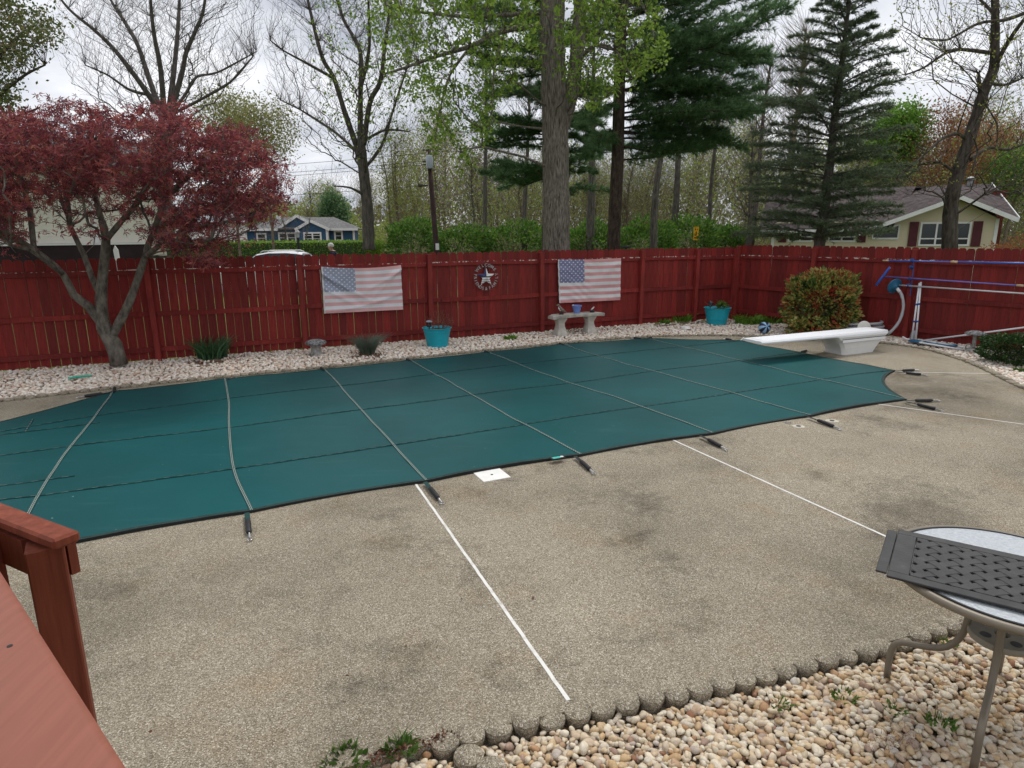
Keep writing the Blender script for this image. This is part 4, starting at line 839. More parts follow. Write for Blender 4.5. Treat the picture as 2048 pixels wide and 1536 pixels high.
# ================================================================== diving board
dvd = Vector((math.cos(R(24)), math.sin(R(24)), 0)); dvc = Vector((6.22, 11.78, 0)); db = empty('diving_board', dvc, R(24), 'white diving board on a flared white base reaching over the cover', 'diving board')
gel = simple('gelcoat_white', (.80, .81, .82), .35, .45, var=.04, vscale=3); gel2 = simple('stand_white', (.70, .70, .68), .4, .4, var=.06, vscale=2)
mb = MB(); L0, L1, hw = -2.36, .72, .235; n = 20; v, f = [], []
for i in range(n + 1):
    x_ = L0 + (L1 - L0) * i / n; zt = .385 - .0 * x_; th = .036 + .020 * i / n; e_ = .02 if i in (0, n) else 0
    for dy, dz in ((-hw + e_, -th), (-hw - .004 + e_, -th * .5), (-hw + .012 + e_, 0), (hw - .012 - e_, 0), (hw + .004 - e_, -th * .5), (hw - e_, -th)): v.append((x_, dy, zt + dz))
for i in range(n):
    for k in range(6): f.append((6 * i + k, 6 * i + (k + 1) % 6, 6 * i + 6 + (k + 1) % 6, 6 * i + 6 + k))
f += [tuple(range(6)), tuple(range(6 * n, 6 * n + 6))[::-1]]; mb.add(v, f); obj('board', mb, gel, db, 'auto')
obj('board_tread', MB().box(L0 + .12, L1 - .1, -hw + .035, hw - .035, .3855, .3885), simple('tread', (.74, .75, .77), .8, .2, var=.06, vscale=30), db)
mb = MB(); v, f = [], []; n = 10
for j in range(n + 1):
    q = j / n; z_ = .335 * q; fl = q ** 2.0; xa = -.40 - .26 * fl; xb = .42 + .30 * q ** 1.2; hw2 = .22 + .035 * fl
    for x_, y_ in ((xa, -hw2 * .8), (xa + .06, -hw2), (xb - .06, -hw2), (xb, -hw2 * .8), (xb, hw2 * .8), (xb - .06, hw2), (xa + .06, hw2), (xa, hw2 * .8)): v.append((x_, y_, z_))
for j in range(n):
    for k in range(8): f.append((8 * j + k, 8 * j + (k + 1) % 8, 8 * j + 8 + (k + 1) % 8, 8 * j + 8 + k))
f += [tuple(range(8))[::-1], tuple(range(8 * n, 8 * n + 8))]; mb.add(v, f); obj('stand', mb, gel2, db, 'auto')
obj('gasket_line', MB().box(-.50, .70, -.263, -.258, .285, .293), 'rubber_black', db); obj('side_rail', MB().box(-.50, .60, -.262, -.256, .235, .283), gel, db)
# ================================================================== pool tools on the side fence
alu = simple('aluminium', (.62, .62, .63), .35, .5, .35, var=.08); bl1 = simple('pole_blue', (.045, .13, .50), .35, .5, var=.1); bl2 = simple('pole_violet', (.17, .17, .52), .35, .5, .2, var=.1); tan_ = simple('grip_tan', (.52, .40, .26), .6, .3, var=.1); blp = simple('plastic_blue', (.025, .08, .30), .45, .4, var=.15); blh = simple('brush_blue', (.03, .13, .56), .45, .4, var=.1); hoseg = simple('hose_grey', (.36, .36, .37), .5, .4, var=.1); tealb = simple('vac_blue', (.02, .12, .22), .4, .4, var=.15); wh = simple('pipe_white', (.72, .72, .73), .4, .4, var=.05)
OFF = .17
def ps(px, py, off=OFF): x_, z_ = onS(px, py, off); return PS(x_, z_, off)
def thing0(name, loc, label, cat): return empty(name, loc, 0, label, cat)
def part(name, mb, mat, t, smooth=False):
    o = obj(name, mb, mat, t, smooth); o.matrix_parent_inverse = Matrix.Translation(-t.location); return o
def ext(a, b_, k): return a + (b_ - a) * k
a, b_ = ps(1768, 521), ps(2048, 526.5); e_ = ext(a, b_, 1.35); t = thing0('telescopic_pole', a, 'topmost blue telescopic pole with tan ends hung on the fence', 'pool pole')
part('pole_tube', MB().tube([a, ext(a, b_, .55)], .013, 10), bl1, t, True); part('outer_tube', MB().tube([ext(a, b_, .55), e_], .018, 10), bl1, t, True); part('tip', MB().tube([ext(a, b_, -.01), ext(a, b_, .04)], .016, 10), tan_, t, True); part('collar', MB().tube([ext(a, b_, .515), ext(a, b_, .565)], .022, 10), tan_, t, True)
a, b_ = ps(1768, 553), ps(2048, 571.5); e_ = ext(a, b_, 1.35); t = thing0('brush_pole', a, 'violet blue pole with a long blue brush head, second from the top', 'pool brush')
part('pole_tube', MB().tube([a, ext(a, b_, .97)], .013, 10), bl2, t, True); part('outer_tube', MB().tube([ext(a, b_, .97), e_], .018, 10), bl1, t, True); part('collar', MB().tube([ext(a, b_, .955), ext(a, b_, 1.0)], .022, 10), tan_, t, True)
c_, d_ = ps(1780, 534), ps(1751, 572); part('brush_head', MB().tube([c_, c_.lerp(d_, .1), c_.lerp(d_, .9), d_], [.016, .024, .024, .015], 8), blh, t, True); part('bristles', MB().tube([c_.lerp(d_, .03) - SN * .03, c_.lerp(d_, .97) - SN * .03], .016, 6), s_w, t)
a, b_ = ps(1795, 570), ps(2048, 587); t = thing0('vacuum_pole', a, 'white pole with round blue vacuum head and grey hose, lowest on the hanger', 'pool vacuum')
part('pole_tube', MB().tube([a, ext(a, b_, 1.35)], .016, 10), alu, t, True)
hc = ps(1789, 572, OFF + .06); ax = (ps(1800, 578) - ps(1778, 565)).normalized(); mb = MB(); pr = [(.01, -.02), (.10, -.022), (.155, -.012), (.16, .0), (.155, .012), (.07, .03), (.035, .055), (.02, .07)]; mb.lathe(pr, k=26); mm = (Matrix.Translation(hc) @ (ax * .8 + Vector((0, 0, .12)) + SN * .30).to_track_quat('Z', 'Y').to_matrix().to_4x4()); mb.v = [tuple(mm @ Vector(q)) for q in mb.v]; part('vacuum_head', mb, tealb, t, 'auto')
hp = [ps(1793, 577, .2), ps(1800, 583, .21), ps(1806, 600, .22), ps(1806, 620, .23), ps(1799, 642, .30), ps(1787, 658, .40), ps(1776, 668, .5)]; mb = MB(); ss = limb_tube(mb, hp, .030, .030, 12, .0); n_ = len(ss); mb = MB().tube(ss, [.031 if i % 2 else .027 for i in range(n_)], 12); part('hose', mb, hoseg, t, True)
part('hose_cuff', MB().tube([ps(1790, 572, .2), ps(1800, 584, .21)], [.03, .034], 12), wh, t, True); part('swivel', MB().tube([ps(1789, 570, .19), ps(1794, 577, .2)], .034, 12), blp, t, True)
# hanger strips on the post
xh, zh = onS(1823, 523, .12); t = thing0('pole_hanger', PS(xh, 0, .12), 'dark blue plastic hooks holding the pool poles on the fence post', 'pole hanger')
part('back_strip', MB().tube([ps(1828, 517, .12), ps(1826, 545, .12), ps(1822, 575, .12), ps(1820, 592, .12)], .010, 6), blp, t)
for (px, py) in [(1825, 520), (1820, 557), (1818, 570), (1823, 534)]:
    c_ = ps(px, py, .15); part('hook', MB().tube([c_ + SD * .0 + Vector((0, 0, .03)), c_ + SN * .05 + Vector((0, 0, .022)), c_ + SN * .06 + Vector((0, 0, -.02)), c_ + SN * .02 + Vector((0, 0, -.035)), c_ + SN * -.02 + Vector((0, 0, -.01))], .009, 6), blp, t, True); part('clamp', MB().tube([c_ + SD * -.04, c_ + SD * .03], .024, 8), blp, t, True)
for a, b_, lab in [((1839, 566), (1823, 682), 'left one of two slim white pipes leaning upright on the post'), ((1842, 564), (1831, 684), 'right one of two slim white pipes leaning upright on the post')]:
    A_, B_ = ps(*a, .12), ps(*b_, .42); B_.z = .03; t = thing0('leaning_pipe', B_, lab, 'pipe'); part('pipe_tube', MB().tube([A_, B_], .017, 10), wh, t, True)
    for q in (.38, .68): part('clip', MB().tube([A_.lerp(B_, q - .015), A_.lerp(B_, q + .015)], .024, 10), blp, t, True)
A_, B_ = ps(2048, 655, .12), G(1846, 681, .06); t = thing0('leaning_pipe', B_, 'long white pole slanting up along the foot of the side fence', 'pipe'); part('pipe_tube', MB().tube([ext(B_, A_, 1.4), B_], .017, 10), wh, t, True)
base_ = [((1836, 679), (1970, 702)), ((1838, 685), (1930, 700)), ((1842, 676), (1868, 682))]
for i, (a, b_) in enumerate(base_[:2]):
    A_, B_ = G(*a, .07 + .03 * i), G(*b_, .03); t = thing0('ground_pipe', B_, ['outer white pipe lying on the gravel toward the tall mushroom', 'inner white pipe lying on the gravel under the blue hoop'][i], 'pipe'); part('pipe_tube', MB().tube([A_, B_], .016, 8), wh, t, True)
c_ = G(1865, 686, .06); t = thing0('skimmer_net', c_, 'flat white and blue framed leaf net lying at the foot of the pipes', 'pool net')
lp = []
for k in range(28):
    q = 2 * math.pi * k / 28; x_ = .40 * math.copysign(abs(math.cos(q)) ** .6, math.cos(q)); y_ = .17 * math.copysign(abs(math.sin(q)) ** .6, math.sin(q)); lp.append(c_ + SD * x_ + SN * y_ + Vector((0, 0, .012 * math.sin(q))))
part('net_frame', MB().tube(lp, .017, 8, close=True), tealb, t, True); mb = MB().add([q - Vector((0, 0, .02)) for q in lp], [tuple(range(28))]); part('net_mesh', mb, simple('net_cloth', (.30, .33, .36), .9, .1, var=.4, vscale=60), t); part('net_handle', MB().tube([c_ - SD * .40, c_ - SD * .48 + Vector((0, 0, .02)), c_ - SD * .55 + Vector((0, 0, .05))], .018, 8), wh, t, True)
for k in (-.18, .05, .28): part('net_rib', MB().tube([c_ + SD * k + SN * .16 + Vector((0, 0, .01)), c_ + SD * k - SN * .16 + Vector((0, 0, .01))], .012, 6), wh, t, True)
p = G(1826, 680); setp(obj('hose_weight', MB().lathe([(.05, 0), (.06, .03), (.055, .14), (.03, .19), (.01, .20)], (p.x, p.y, 0), 12), hoseg, None, True), 'grey rounded float standing at the foot of the leaning pipes', 'float')
# disc and hose coil behind the board
p = W(1728, 657, 12.75); t = thing0('float_disc', (p.x, p.y, 0), 'round off white disc standing upright behind the diving board', 'disc'); mb = MB().lathe([(.02, -.012), (.12, -.012), (.135, 0), (.12, .012), (.02, .014)], k=26); mm = Matrix.Translation((p.x, p.y, .30)) @ Matrix.Rotation(R(80), 4, 'X'); mb.v = [tuple(mm @ Vector(q)) for q in mb.v]; part('disc_face', mb, simple('disc_white', (.62, .60, .55), .5, .3, var=.1), t, 'auto'); part('disc_foot', MB().box(p.x - .05, p.x + .05, p.y - .03, p.y + .03, -.02, .18), 'rubber_black', t)
cc = G(1745, 680, .0); mb = MB(); pts = [Vector((cc.x + .05 + (.48 - .0012 * i) * math.cos(i * .24), cc.y + .52 + (.26 - .0008 * i) * math.sin(i * .24), .05 + .0032 * i)) for i in range(80)]; mb.tube(pts, .027, 8); setp(obj('coiled_hose', mb, hoseg, None, True), 'coiled grey vacuum hose on the ground behind the diving board', 'hose')
# ================================================================== near things: table, mat, railing
tc_ = Vector((2.20, 2.58, 0)); tb = empty('glass_table', tc_, R(10), 'round patio table with frosted glass top and bent taupe legs', 'table')
taupe = simple('frame_taupe', (.18, .152, .114), .45, .4, .15, var=.12, vscale=4)
b = NB('frosted_glass'); b.col(b.ramp(b.noise(60, 4), [(.3, (.55, .60, .64)), (.7, (.78, .82, .85))])).set(.28, .5).bump(b.voro(95.0, 'Distance'), .55, .004); b.b.inputs['Transmission Weight'].default_value = .35
TZ = .695; Rr = .478
obj('glass_top', MB().lathe([(.0, TZ - .004), (Rr - .02, TZ - .004), (Rr - .02, TZ + .003), (.0, TZ + .003)], k=72), 'frosted_glass', tb)
obj('rim', MB().tube([(Rr * math.cos(a * .08727), Rr * math.sin(a * .08727), TZ - .012) for a in range(72)], .018, 10, close=True), taupe, tb, True)
obj('rim_gasket', MB().tube([((Rr - .020) * math.cos(a * .08727), (Rr - .020) * math.sin(a * .08727), TZ + .003) for a in range(72)], .006, 6, close=True), 'rubber_black', tb, True)
def leg(a):
    ca, sa = math.cos(a), math.sin(a); P_ = [(.17, TZ - .03), (.16, .60), (.135, .50), (.13, .42), (.14, .34), (.17, .27), (.22, .225), (.30, .20), (.37, .185), (.405, .15), (.415, .08), (.415, -.03)]
    mb = MB(); limb_tube(mb, [(r_ * ca, r_ * sa, z_) for r_, z_ in P_], .0155, .0155, 12, 0.0); obj('leg', mb, taupe, tb, True)
# legs splay from a ring below the glass
for a in (128, 218, 308, 38): leg(R(a))
mb = MB(); k = 32; v, f = [], []
obj('umbrella_ring', MB().lathe([(.03, .37), (.125, .37), (.13, .378), (.13, .392), (.125, .40), (.03, .40), (.028, .39), (.028, .375)], k=32), simple('ring_taupe', (.24, .215, .17), .6, .3, var=.2), tb, 'auto')
for a in range(4): q = R(173 + 90 * a); obj('ring_hole', MB().lathe([(.022, .4005), (.022, .402)], (.078 * math.cos(q), .078 * math.sin(q), 0), 14), 'rubber_black', tb)
mb = MB()
for a in (0, 90): q = R(128 + a); mb.tube([(.17 * math.cos(q), .17 * math.sin(q), TZ - .02), (-.17 * math.cos(q), -.17 * math.sin(q), TZ - .02)], .012, 8)
obj('under_brace', mb, taupe, tb, True)
# rubber mat
zt = TZ + .012; A_ = G(1797, 1062, zt); B_ = G(1752, 1150, zt); C_ = G(2048, 1117, zt); dx = (C_ - A_).normalized(); dy = Vector((dx.y, -dx.x, 0)); wid = (B_ - A_).dot(dy); LEN = .78
mt = empty('rubber_mat', A_, math.atan2(dx.y, dx.x), 'black basket weave rubber doormat laid across the glass table', 'doormat')
b = NB('mat_rubber'); n = b.noise(9, 6, .7); b.col(b.ramp(n, [(.3, (.020, .020, .021)), (.62, (.042, .041, .040)), (.8, (.085, .080, .072))])).set(.62, .35).bump(b.noise(70, 4), .35, .003)
mz = 0.0; W_ = abs(wid); bd_ = .055
mb = MB()
for (x0, x1, y0, y1) in ((-.0, LEN, -bd_, 0), (0, LEN, -W_, -W_ + bd_), (0, bd_ + .025, -W_ + bd_, -bd_), (LEN - bd_ - .025, LEN, -W_ + bd_, -bd_)): mb.box(x0, x1, y0, y1, .0, .012)
obj('border', mb, 'mat_rubber', mt, bevel=.004); mb = MB()
obj('end_tab', MB().box(-.045, -.002, -W_ + .03, -.03, .0, .010), 'mat_rubber', mt, bevel=.003); obj('end_tab', MB().box(LEN + .002, LEN + .045, -W_ + .03, -.03, 0, .010), 'mat_rubber', mt, bevel=.003)
x0, x1, y0, y1 = bd_ + .028, LEN - bd_ - .028, -W_ + bd_ + .003, -bd_ - .003
s_len, s_w_ = .112, .0425; pit = .0335
def clipped(cx, cy, a):
    bm = bmesh.new(); c_, s_ = math.cos(a), math.sin(a); hl, hw_ = s_len / 2, s_w_ / 2; st = []
    for lx, zt_ in ((-hl, .0062), (-hl * .55, .0116), (hl * .55, .0116), (hl, .0062)):
        st.append([bm.verts.new((cx + lx * c_ - ly * s_, cy + lx * s_ + ly * c_, z_)) for ly, z_ in ((-hw_, .001), (hw_, .001), (hw_, zt_), (-hw_, zt_))])
    for p_, q_ in zip(st, st[1:]):
        for k in range(4): bm.faces.new((p_[k], p_[(k + 1) % 4], q_[(k + 1) % 4], q_[k]))
    bm.faces.new(st[0][::-1]); bm.faces.new(st[-1])
    for co, no in (((x0, 0, 0), (1, 0, 0)), ((x1, 0, 0), (-1, 0, 0)), ((0, y0, 0), (0, 1, 0)), ((0, y1, 0), (0, -1, 0))):
        r_ = bmesh.ops.bisect_plane(bm, geom=bm.verts[:] + bm.edges[:] + bm.faces[:], plane_co=co, plane_no=no, clear_inner=True); ed = [e for e in r_['geom_cut'] if isinstance(e, bmesh.types.BMEdge)]
        if len(ed) > 2:
            try: bmesh.ops.contextual_create(bm, geom=ed)
            except Exception: pass
    if len(bm.faces) < 4: bm.free(); return
    me = bpy.data.meshes.new('weave_strip'); bm.normal_update(); bm.to_mesh(me); bm.free(); me.materials.append(MATS['mat_rubber']); o = link('weave_strip', me, mt); m_ = o.modifiers.new('b', 'BEVEL'); m_.width = .002; m_.segments = 1
# twill of short diagonal slabs
u1, u2 = Vector((math.cos(R(45)), math.sin(R(45)))), Vector((math.cos(R(-45)), math.sin(R(-45)))); cell = .060
cnt_ = 0
for i in range(-14, 15):
    for j in range(-14, 15):
        q = Vector(((x0 + x1) / 2, (y0 + y1) / 2)) + u1 * (i * cell) + u2 * (j * cell)
        if not (x0 - .05 < q.x < x1 + .05 and y0 - .05 < q.y < y1 + .05): continue
        if (i + j) % 2 == 0: clipped(q.x, q.y, R(45))
        else: clipped(q.x, q.y, R(-45))
# deck railing in the lower left corner
zr = 1.50; a, b_ = G(0, 1138, zr), G(262, 1545, zr); d = (b_ - a).normalized(); nl = Vector((d.y, -d.x, 0)); nl = nl if nl.x < 0 else -nl
dr = empty('deck_railing', (a.x, a.y, 0), 0, 'near flat red stained deck rail cap crossing the lower left corner', 'railing')
cap = MB(); v = []; ext_a, ext_b = a - d * 1.2, b_ + d * .5; wdt = .14; N_ = 24
prof = [(0.0, -.034), (-.004, -.03), (-.004, -.008), (0.004, -.001), (.012, .0), (wdt - .012, 0), (wdt, -.008), (wdt, -.034)]
for i in range(N_ + 1):
    q = ext_a.lerp(ext_b, i / N_)
    for o_, z_ in prof: v.append(q + nl * (o_ + .004) + Vector((0, 0, z_)))
f = []
for i in range(N_):
    for k in range(8): f.append((8 * i + k, 8 * i + (k + 1) % 8, 8 * i + 8 + (k + 1) % 8, 8 * i + 8 + k))
f += [tuple(range(8)), tuple(range(8 * N_, 8 * N_ + 8))[::-1]]; cap.add(v, f); part('rail_cap', cap, 'deck_cap', dr, 'auto')
def beam(a_, b2, w_, h_, up=Vector((0, 0, 1)), mi=0, mb=None):
    mb = mb or MB(); dd = (b2 - a_).normalized(); s_ = dd.cross(up).normalized(); u_ = s_.cross(dd); v = []
    for p_ in (a_, b2):
        for i, j in ((-1, -1), (1, -1), (1, 1), (-1, 1)): v.append(p_ + s_ * (i * w_ / 2) + u_ * (j * h_ / 2))
    return mb.add(v, [(0, 1, 2, 3), (7, 6, 5, 4), (0, 4, 5, 1), (1, 5, 6, 2), (2, 6, 7, 3), (3, 7, 4, 0)])
mid = nl * (wdt / 2); part('sub_rail', beam(ext_a + mid - Vector((0, 0, .082)), ext_b + mid - Vector((0, 0, .082)), .038, .088), 'deck_red', dr); part('lower_rail', beam(ext_a + mid - Vector((0, 0, .80)), ext_b + mid - Vector((0, 0, .80)), .038, .088), 'deck_red', dr)
for i in range(7): q = ext_a.lerp(ext_b, (i + .5) / 7) + mid * .9 - Vector((0, 0, 0)); part('baluster', beam(q - Vector((0, 0, .86)), q - Vector((0, 0, .04)), .036, .036, Vector((d.x, d.y, 0))), 'deck_red', dr)
for k_ in (.34, .40, .62, .68, .90):
    q = ext_a.lerp(ext_b, k_) + nl * (.045 if int(k_ * 100) % 4 else .095); part('screw', MB().lathe([(.0045, -.001), (.0045, .0008), (.001, .0012)], (q.x, q.y, q.z), 8), 'rubber_black', dr)
# stair rail going down and away beyond it
E_ = G(160, 1060, 1.50); sd_ = (G(0, 1002, 1.50) - E_).normalized(); hd = sd_.copy()
sr = empty('stair_railing', (E_.x, E_.y, 0), 0, 'red stained stair rail with square end post left of the deck', 'railing'); side = Vector((hd.y, -hd.x, 0)); side = side if side.y > 0 else -side; upn = sd_.cross(side).normalized(); upn = upn if upn.z > 0 else -upn
FAR = 1.15
mb = MB(); v = []
c0 = E_ - side * 0.0
for p_ in (E_, E_ + sd_ * FAR):
    for o_, h_ in ((0, -.028), (0, 0), (-.060, 0), (-.060, -.028)): v.append(p_ + side * o_ + upn * h_)
mb.add(v, [(0, 1, 2, 3), (7, 6, 5, 4), (0, 4, 5, 1), (1, 5, 6, 2), (2, 6, 7, 3), (3, 7, 4, 0)]); part('rail_cap', mb, 'deck_red', sr).modifiers.new('b', 'BEVEL').width = .006
pc = E_ + sd_ * .095 - side * .035; mb = beam(Vector((pc.x, pc.y, -.1)), Vector((pc.x, pc.y, pc.z - .040)),   .076, .076, Vector((-.55, .84, 0))); part('post', mb, 'deck_red', sr).modifiers.new('b', 'BEVEL').width = .004
a_ = E_ + sd_ * .16 - side * .035 - Vector((0, 0, .085)); part('sub_rail', beam(a_, a_ + sd_ * (FAR - .16), .038, .088), 'deck_red', sr)
a_ = E_ + sd_ * .08 - side * .112 - Vector((0, 0, .085)); part('side_block', beam(E_ + sd_ * .07 + side * .010 + Vector((0, 0, -.085)), E_ + sd_ * .13 + side * .010 + Vector((0, 0, -.085)), .02, .10), 'deck_red', sr)
for k in (.29, .42, .55, .68, .81, .94, 1.07): q = E_ + sd_ * k - side * .068; part('baluster', beam(Vector((q.x, q.y, q.z - 1.05)), Vector((q.x, q.y, q.z - .05)), .036, .036, Vector((hd.x, hd.y, 0))), 'deck_red', sr)
a_ = E_ + sd_ * .16 - side * .055 - Vector((0, 0, .98)); part('lower_rail', beam(a_, a_ + sd_ * (FAR - .16), .038, .088), 'deck_red', sr)
# deck platform the camera stands on
mb = MB(); dk = empty('wooden_deck', (-.8, -.3, 0), 0, 'red stained wooden deck platform under the viewpoint', 'deck')
for i in range(14): part('plank', MB().box(-2.3 + i * .145, -2.3 + i * .145 + .138, -1.8, .45, .50, .535), 'deck_red', dk)
part('fascia', MB().box(-2.3, -.28, .455, .49, .02, .532), 'deck_red', dk)
# weeds and debris near the camera
g_ = np.random.default_rng(77)
for (px, py, n, h, sp_, lab) in [(800, 1500, 70, .075, .07, 'bright green weed tuft where deck, soil and edging meet'), (690, 1522, 70, .05, .10, 'low mossy green weeds along the deck edge at the bottom'), (1560, 1410, 26, .045, .05, 'small weed among pebbles nearest the edging corner'), (1690, 1395, 30, .05, .06, 'small weed among pebbles left of the table foot'), (1880, 1445, 46, .065, .06, 'feathery weed among pebbles close to the standing table leg'), (1790, 1420, 24, .05, .05, 'little weed between pebbles halfway to the table leg'), (1895, 1288, 24, .05, .04, 'small weed beside the bent table leg')]:
    p = G(px, py); blades('weed_tuft', p, n, h * .62, sp_, 'weed', lab, 'plant', .8, int(px), .8 if n < 60 else 1.3)
PP = []; SZ = []
for _ in range(240):
    q = G(g_.uniform(840, 960), 0 + 1, 0) if False else G(865 + g_.normal(0, 45), 1478 - 0, 0); t_ = g_.random(); q = Vector((-.62 + .36 * t_, 2.29 + .15 * t_, 0)) + Vector((g_.normal(0, .012), g_.normal(0, .016) + .012, 0)); PP.append((q.x, q.y, .006 + g_.uniform(0, .008)))
setp(leafobj('bark_debris', PP, .020, 'debris', None), 'reddish brown debris gathered at the deck edge by the edging', 'debris', kind='stuff')
PP = [tuple(G(px, py, .006)) for px, py in [(1288, 1098), (815, 1292), (305, 1462), (985, 1235), (922, 1198), (1060, 1190), (690, 1350), (1012, 1510), (1066, 1192), (1360, 1365), (58, 788), (1510, 1180)]]
for i, q in enumerate(PP[:0]): pass
setp(leafobj('fallen_leaves', PP, .035, 'debris', None), 'few small brown leaves scattered on the concrete deck', 'dead leaves', kind='stuff')
PP = np.array([tuple(G(1790 + g_.normal(0, 26), 1478 + g_.normal(0, 14), .012)) for _ in range(260)] + [tuple(G(1905 + g_.normal(0, 40), 1360 + g_.normal(0, 16), .012)) for _ in range(260)]); setp(leafobj('dry_moss', PP, .028, 'debris', None, NEED), 'brown dry grass and moss between the near pebbles', 'dead leaves', kind='stuff')
# ================================================================== houses beyond the fence
def lap_wall(mb, x0, x1, z0, z1, y, step=.115, depth=.014, top=None):
    """clapboards: a stepped sheet in the local xz plane facing -y; top(z)->(xa,xb) trims gables"""
    z = z0
    while z < z1 - 1e-6:
        zb = min(z + step, z1); xa, xb = (x0, x1) if top is None else top(z); xc, xd_ = (x0, x1) if top is None else top(zb)
        if xb - xa > .02: mb.add([(xa, y - depth, z), (xb, y - depth, z), (xd_, y - .002, zb), (xc, y - .002, zb), (xa, y, z), (xb, y, z)], [(0, 1, 2, 3), (4, 5, 1, 0)])
        z = zb
    return mb
def window(t, x0, x1, z0, z1, y, fr, cols=1, rows=2, shut=None, blinds=None, fw=.07):
    w_ = empty('window', (0, 0, 0)); w_.parent = t
    mb = MB()
    for a in ((x0, x1, z0, z0 + fw), (x0, x1, z1 - fw, z1), (x0, x0 + fw, z0 + fw, z1 - fw), (x1 - fw, x1, z0 + fw, z1 - fw)): mb.box(a[0], a[1], y - .05, y + .02, a[2], a[3])
    for i in range(1, cols): xm = x0 + (x1 - x0) * i / cols; mb.box(xm - fw * .45, xm + fw * .45, y - .045, y + .02, z0 + fw, z1 - fw)
    for i in range(1, rows): zm = z0 + (z1 - z0) * i / rows * (.62 if rows == 2 and cols == 3 else 1); mb.box(x0 + fw, x1 - fw, y - .04, y + .018, zm - .025, zm + .025)
    obj('window_frame', mb, fr, w_); obj('pane', MB().box(x0 + fw * .5, x1 - fw * .5, y - .012, y - .006, z0 + fw * .5, z1 - fw * .5), 'house_glass', w_)
    if blinds: 
        mb = MB(); z = z0 + fw
        while z < z1 - fw - .06: mb.box(x0 + fw, x1 - fw, y - .030, y - .016, z, z + .05); z += .16
        obj('blind', mb, blinds, w_)
    if shut:
        for s in (-1, 1): xx = x0 - .06 - .32 if s < 0 else x1 + .06; obj('shutter', MB().box(xx, xx + .32, y - .05, y - .012, z0 - .02, z1 + .02), shut, w_)
    return w_
b = NB('house_glass'); b.col((.018, .024, .028)).set(.12, .5)
b = NB('house_glass_curtain'); b.col(b.ramp(b.noise(3, 3, .5, b.scaled((9, 1, .4))), [(.3, (.06, .08, .085)), (.7, (.15, .18, .185))])).set(.15, .5)
trimw = simple('trim_white', (.72, .72, .70), .6, .3, var=.06); burg = simple('shutter_burgundy', (.085, .015, .022), .6, .3, var=.15)
ysid = simple('siding_yellow', (.60, .525, .37), .7, .25, var=.06, vscale=1.5); bsid = simple('siding_blue', (.030, .085, .155), .7, .25, var=.12, vscale=1.5); csid = simple('siding_cream', (.70, .67, .58), .7, .25, var=.06, vscale=1.5)
b = NB('roof_maroon'); v = b.sep(b.voro(7.0, vec=b.scaled((1, 1, 1))))[0]; b.col(b.ramp(v, [(0, (.040, .030, .031)), (.5, (.066, .050, .050)), (1, (.10, .078, .076))])).set(.9, .2).bump(b.noise(30), .4, .01)
b = NB('roof_grey'); v = b.sep(b.voro(6.0))[0]; b.col(b.ramp(v, [(0, (.10, .10, .10)), (1, (.19, .185, .18))])).set(.9, .2)
b = NB('roof_pale'); v = b.sep(b.voro(6.0))[0]; b.col(b.ramp(v, [(0, (.22, .23, .25)), (1, (.32, .33, .35))])).set(.9, .2)
def hbase(px0, px1, Y0, Y1): a, b_ = W(px0, 480, Y0), W(px1, 480, Y1); a.z = b_.z = 0; return a, (b_ - a).length, math.atan2(b_.y - a.y, b_.x - a.x)
def slabroof(t, pts, th, mat, name='roof'):      # roof plane given by 4 corners
    a = [Vector(p) for p in pts]; n = (a[1] - a[0]).cross(a[3] - a[0]).normalized(); n = n if n.z > 0 else -n; mb = MB(); mb.add([p for p in a] + [p + n * th for p in a], [(0, 1, 2, 3), (7, 6, 5, 4), (0, 4, 5, 1), (1, 5, 6, 2), (2, 6, 7, 3), (3, 7, 4, 0)]); return obj(name, mb, mat, t)
# --- yellow ranch house on the right. local x along its front, front faces the yard
a, L, rz = hbase(1545, 1992, 29.5, 26.5); yh = empty('ranch_house', a, rz, 'pale yellow sided ranch house with maroon roof and burgundy shutters', 'house')
def hx(px, Yd=None):            # local x at which the facade is seen at px
    d_ = _ray(px, 470); nrm = Vector((-math.sin(rz), math.cos(rz), 0)); t_ = a.dot(nrm) / Vector((d_.x, d_.y, 0)).dot(nrm); return (Vector((d_.x * t_, d_.y * t_, 0)) - a).dot(Vector((math.cos(rz), math.sin(rz), 0)))
def hz(px, py):
    d_ = _ray(px, py); nrm = Vector((-math.sin(rz), math.cos(rz), 0)); t_ = a.dot(nrm) / Vector((d_.x, d_.y, 0)).dot(nrm); return d_.z * t_ + CAM_H
gx0, gxm, gx1 = hx(1745), hx(1903), hx(1992); gz0, gzm, gz1 = hz(1745, 455), hz(1903, 397), hz(2008, 437)
mb = lap_wall(MB(), 0, gx0, -.2, hz(1600, 462), 0); lap_wall(mb, gx0, gx1, -.2, gz1, -.0)
lap_wall(mb, gx0, gx1, gz1, gzm, -.0, top=lambda z: (gx0 + (gxm - gx0) * max(0, (z - gz0)) / (gzm - gz0), gx1 + (gxm - gx1) * (z - gz1) / (gzm - gz1)))
obj('wall', mb, ysid, yh, recalc=False)
mb = lap_wall(MB(), 0, 7.5, -.2, gz1, 0); o = obj('side_wall', mb, ysid, yh, loc=(gx1, 0, 0), rot=(0, 0, R(90)), recalc=False)
obj('wall_core', MB().box(.02, gx1 - .02, .01, 7.4, -.2, gz1 - .05), ysid, yh)
obj('corner_board', MB().box(gx1 - .09, gx1 + .03, -.035, .0, -.2, gz1), trimw, yh); obj('corner_board', MB().box(-.05, .07, -.035, .0, -.2, hz(1560, 465)), trimw, yh)
ridge_z = hz(1903, 382) + .35
lx = hx(1540) - .5; ez = hz(1600, 461)
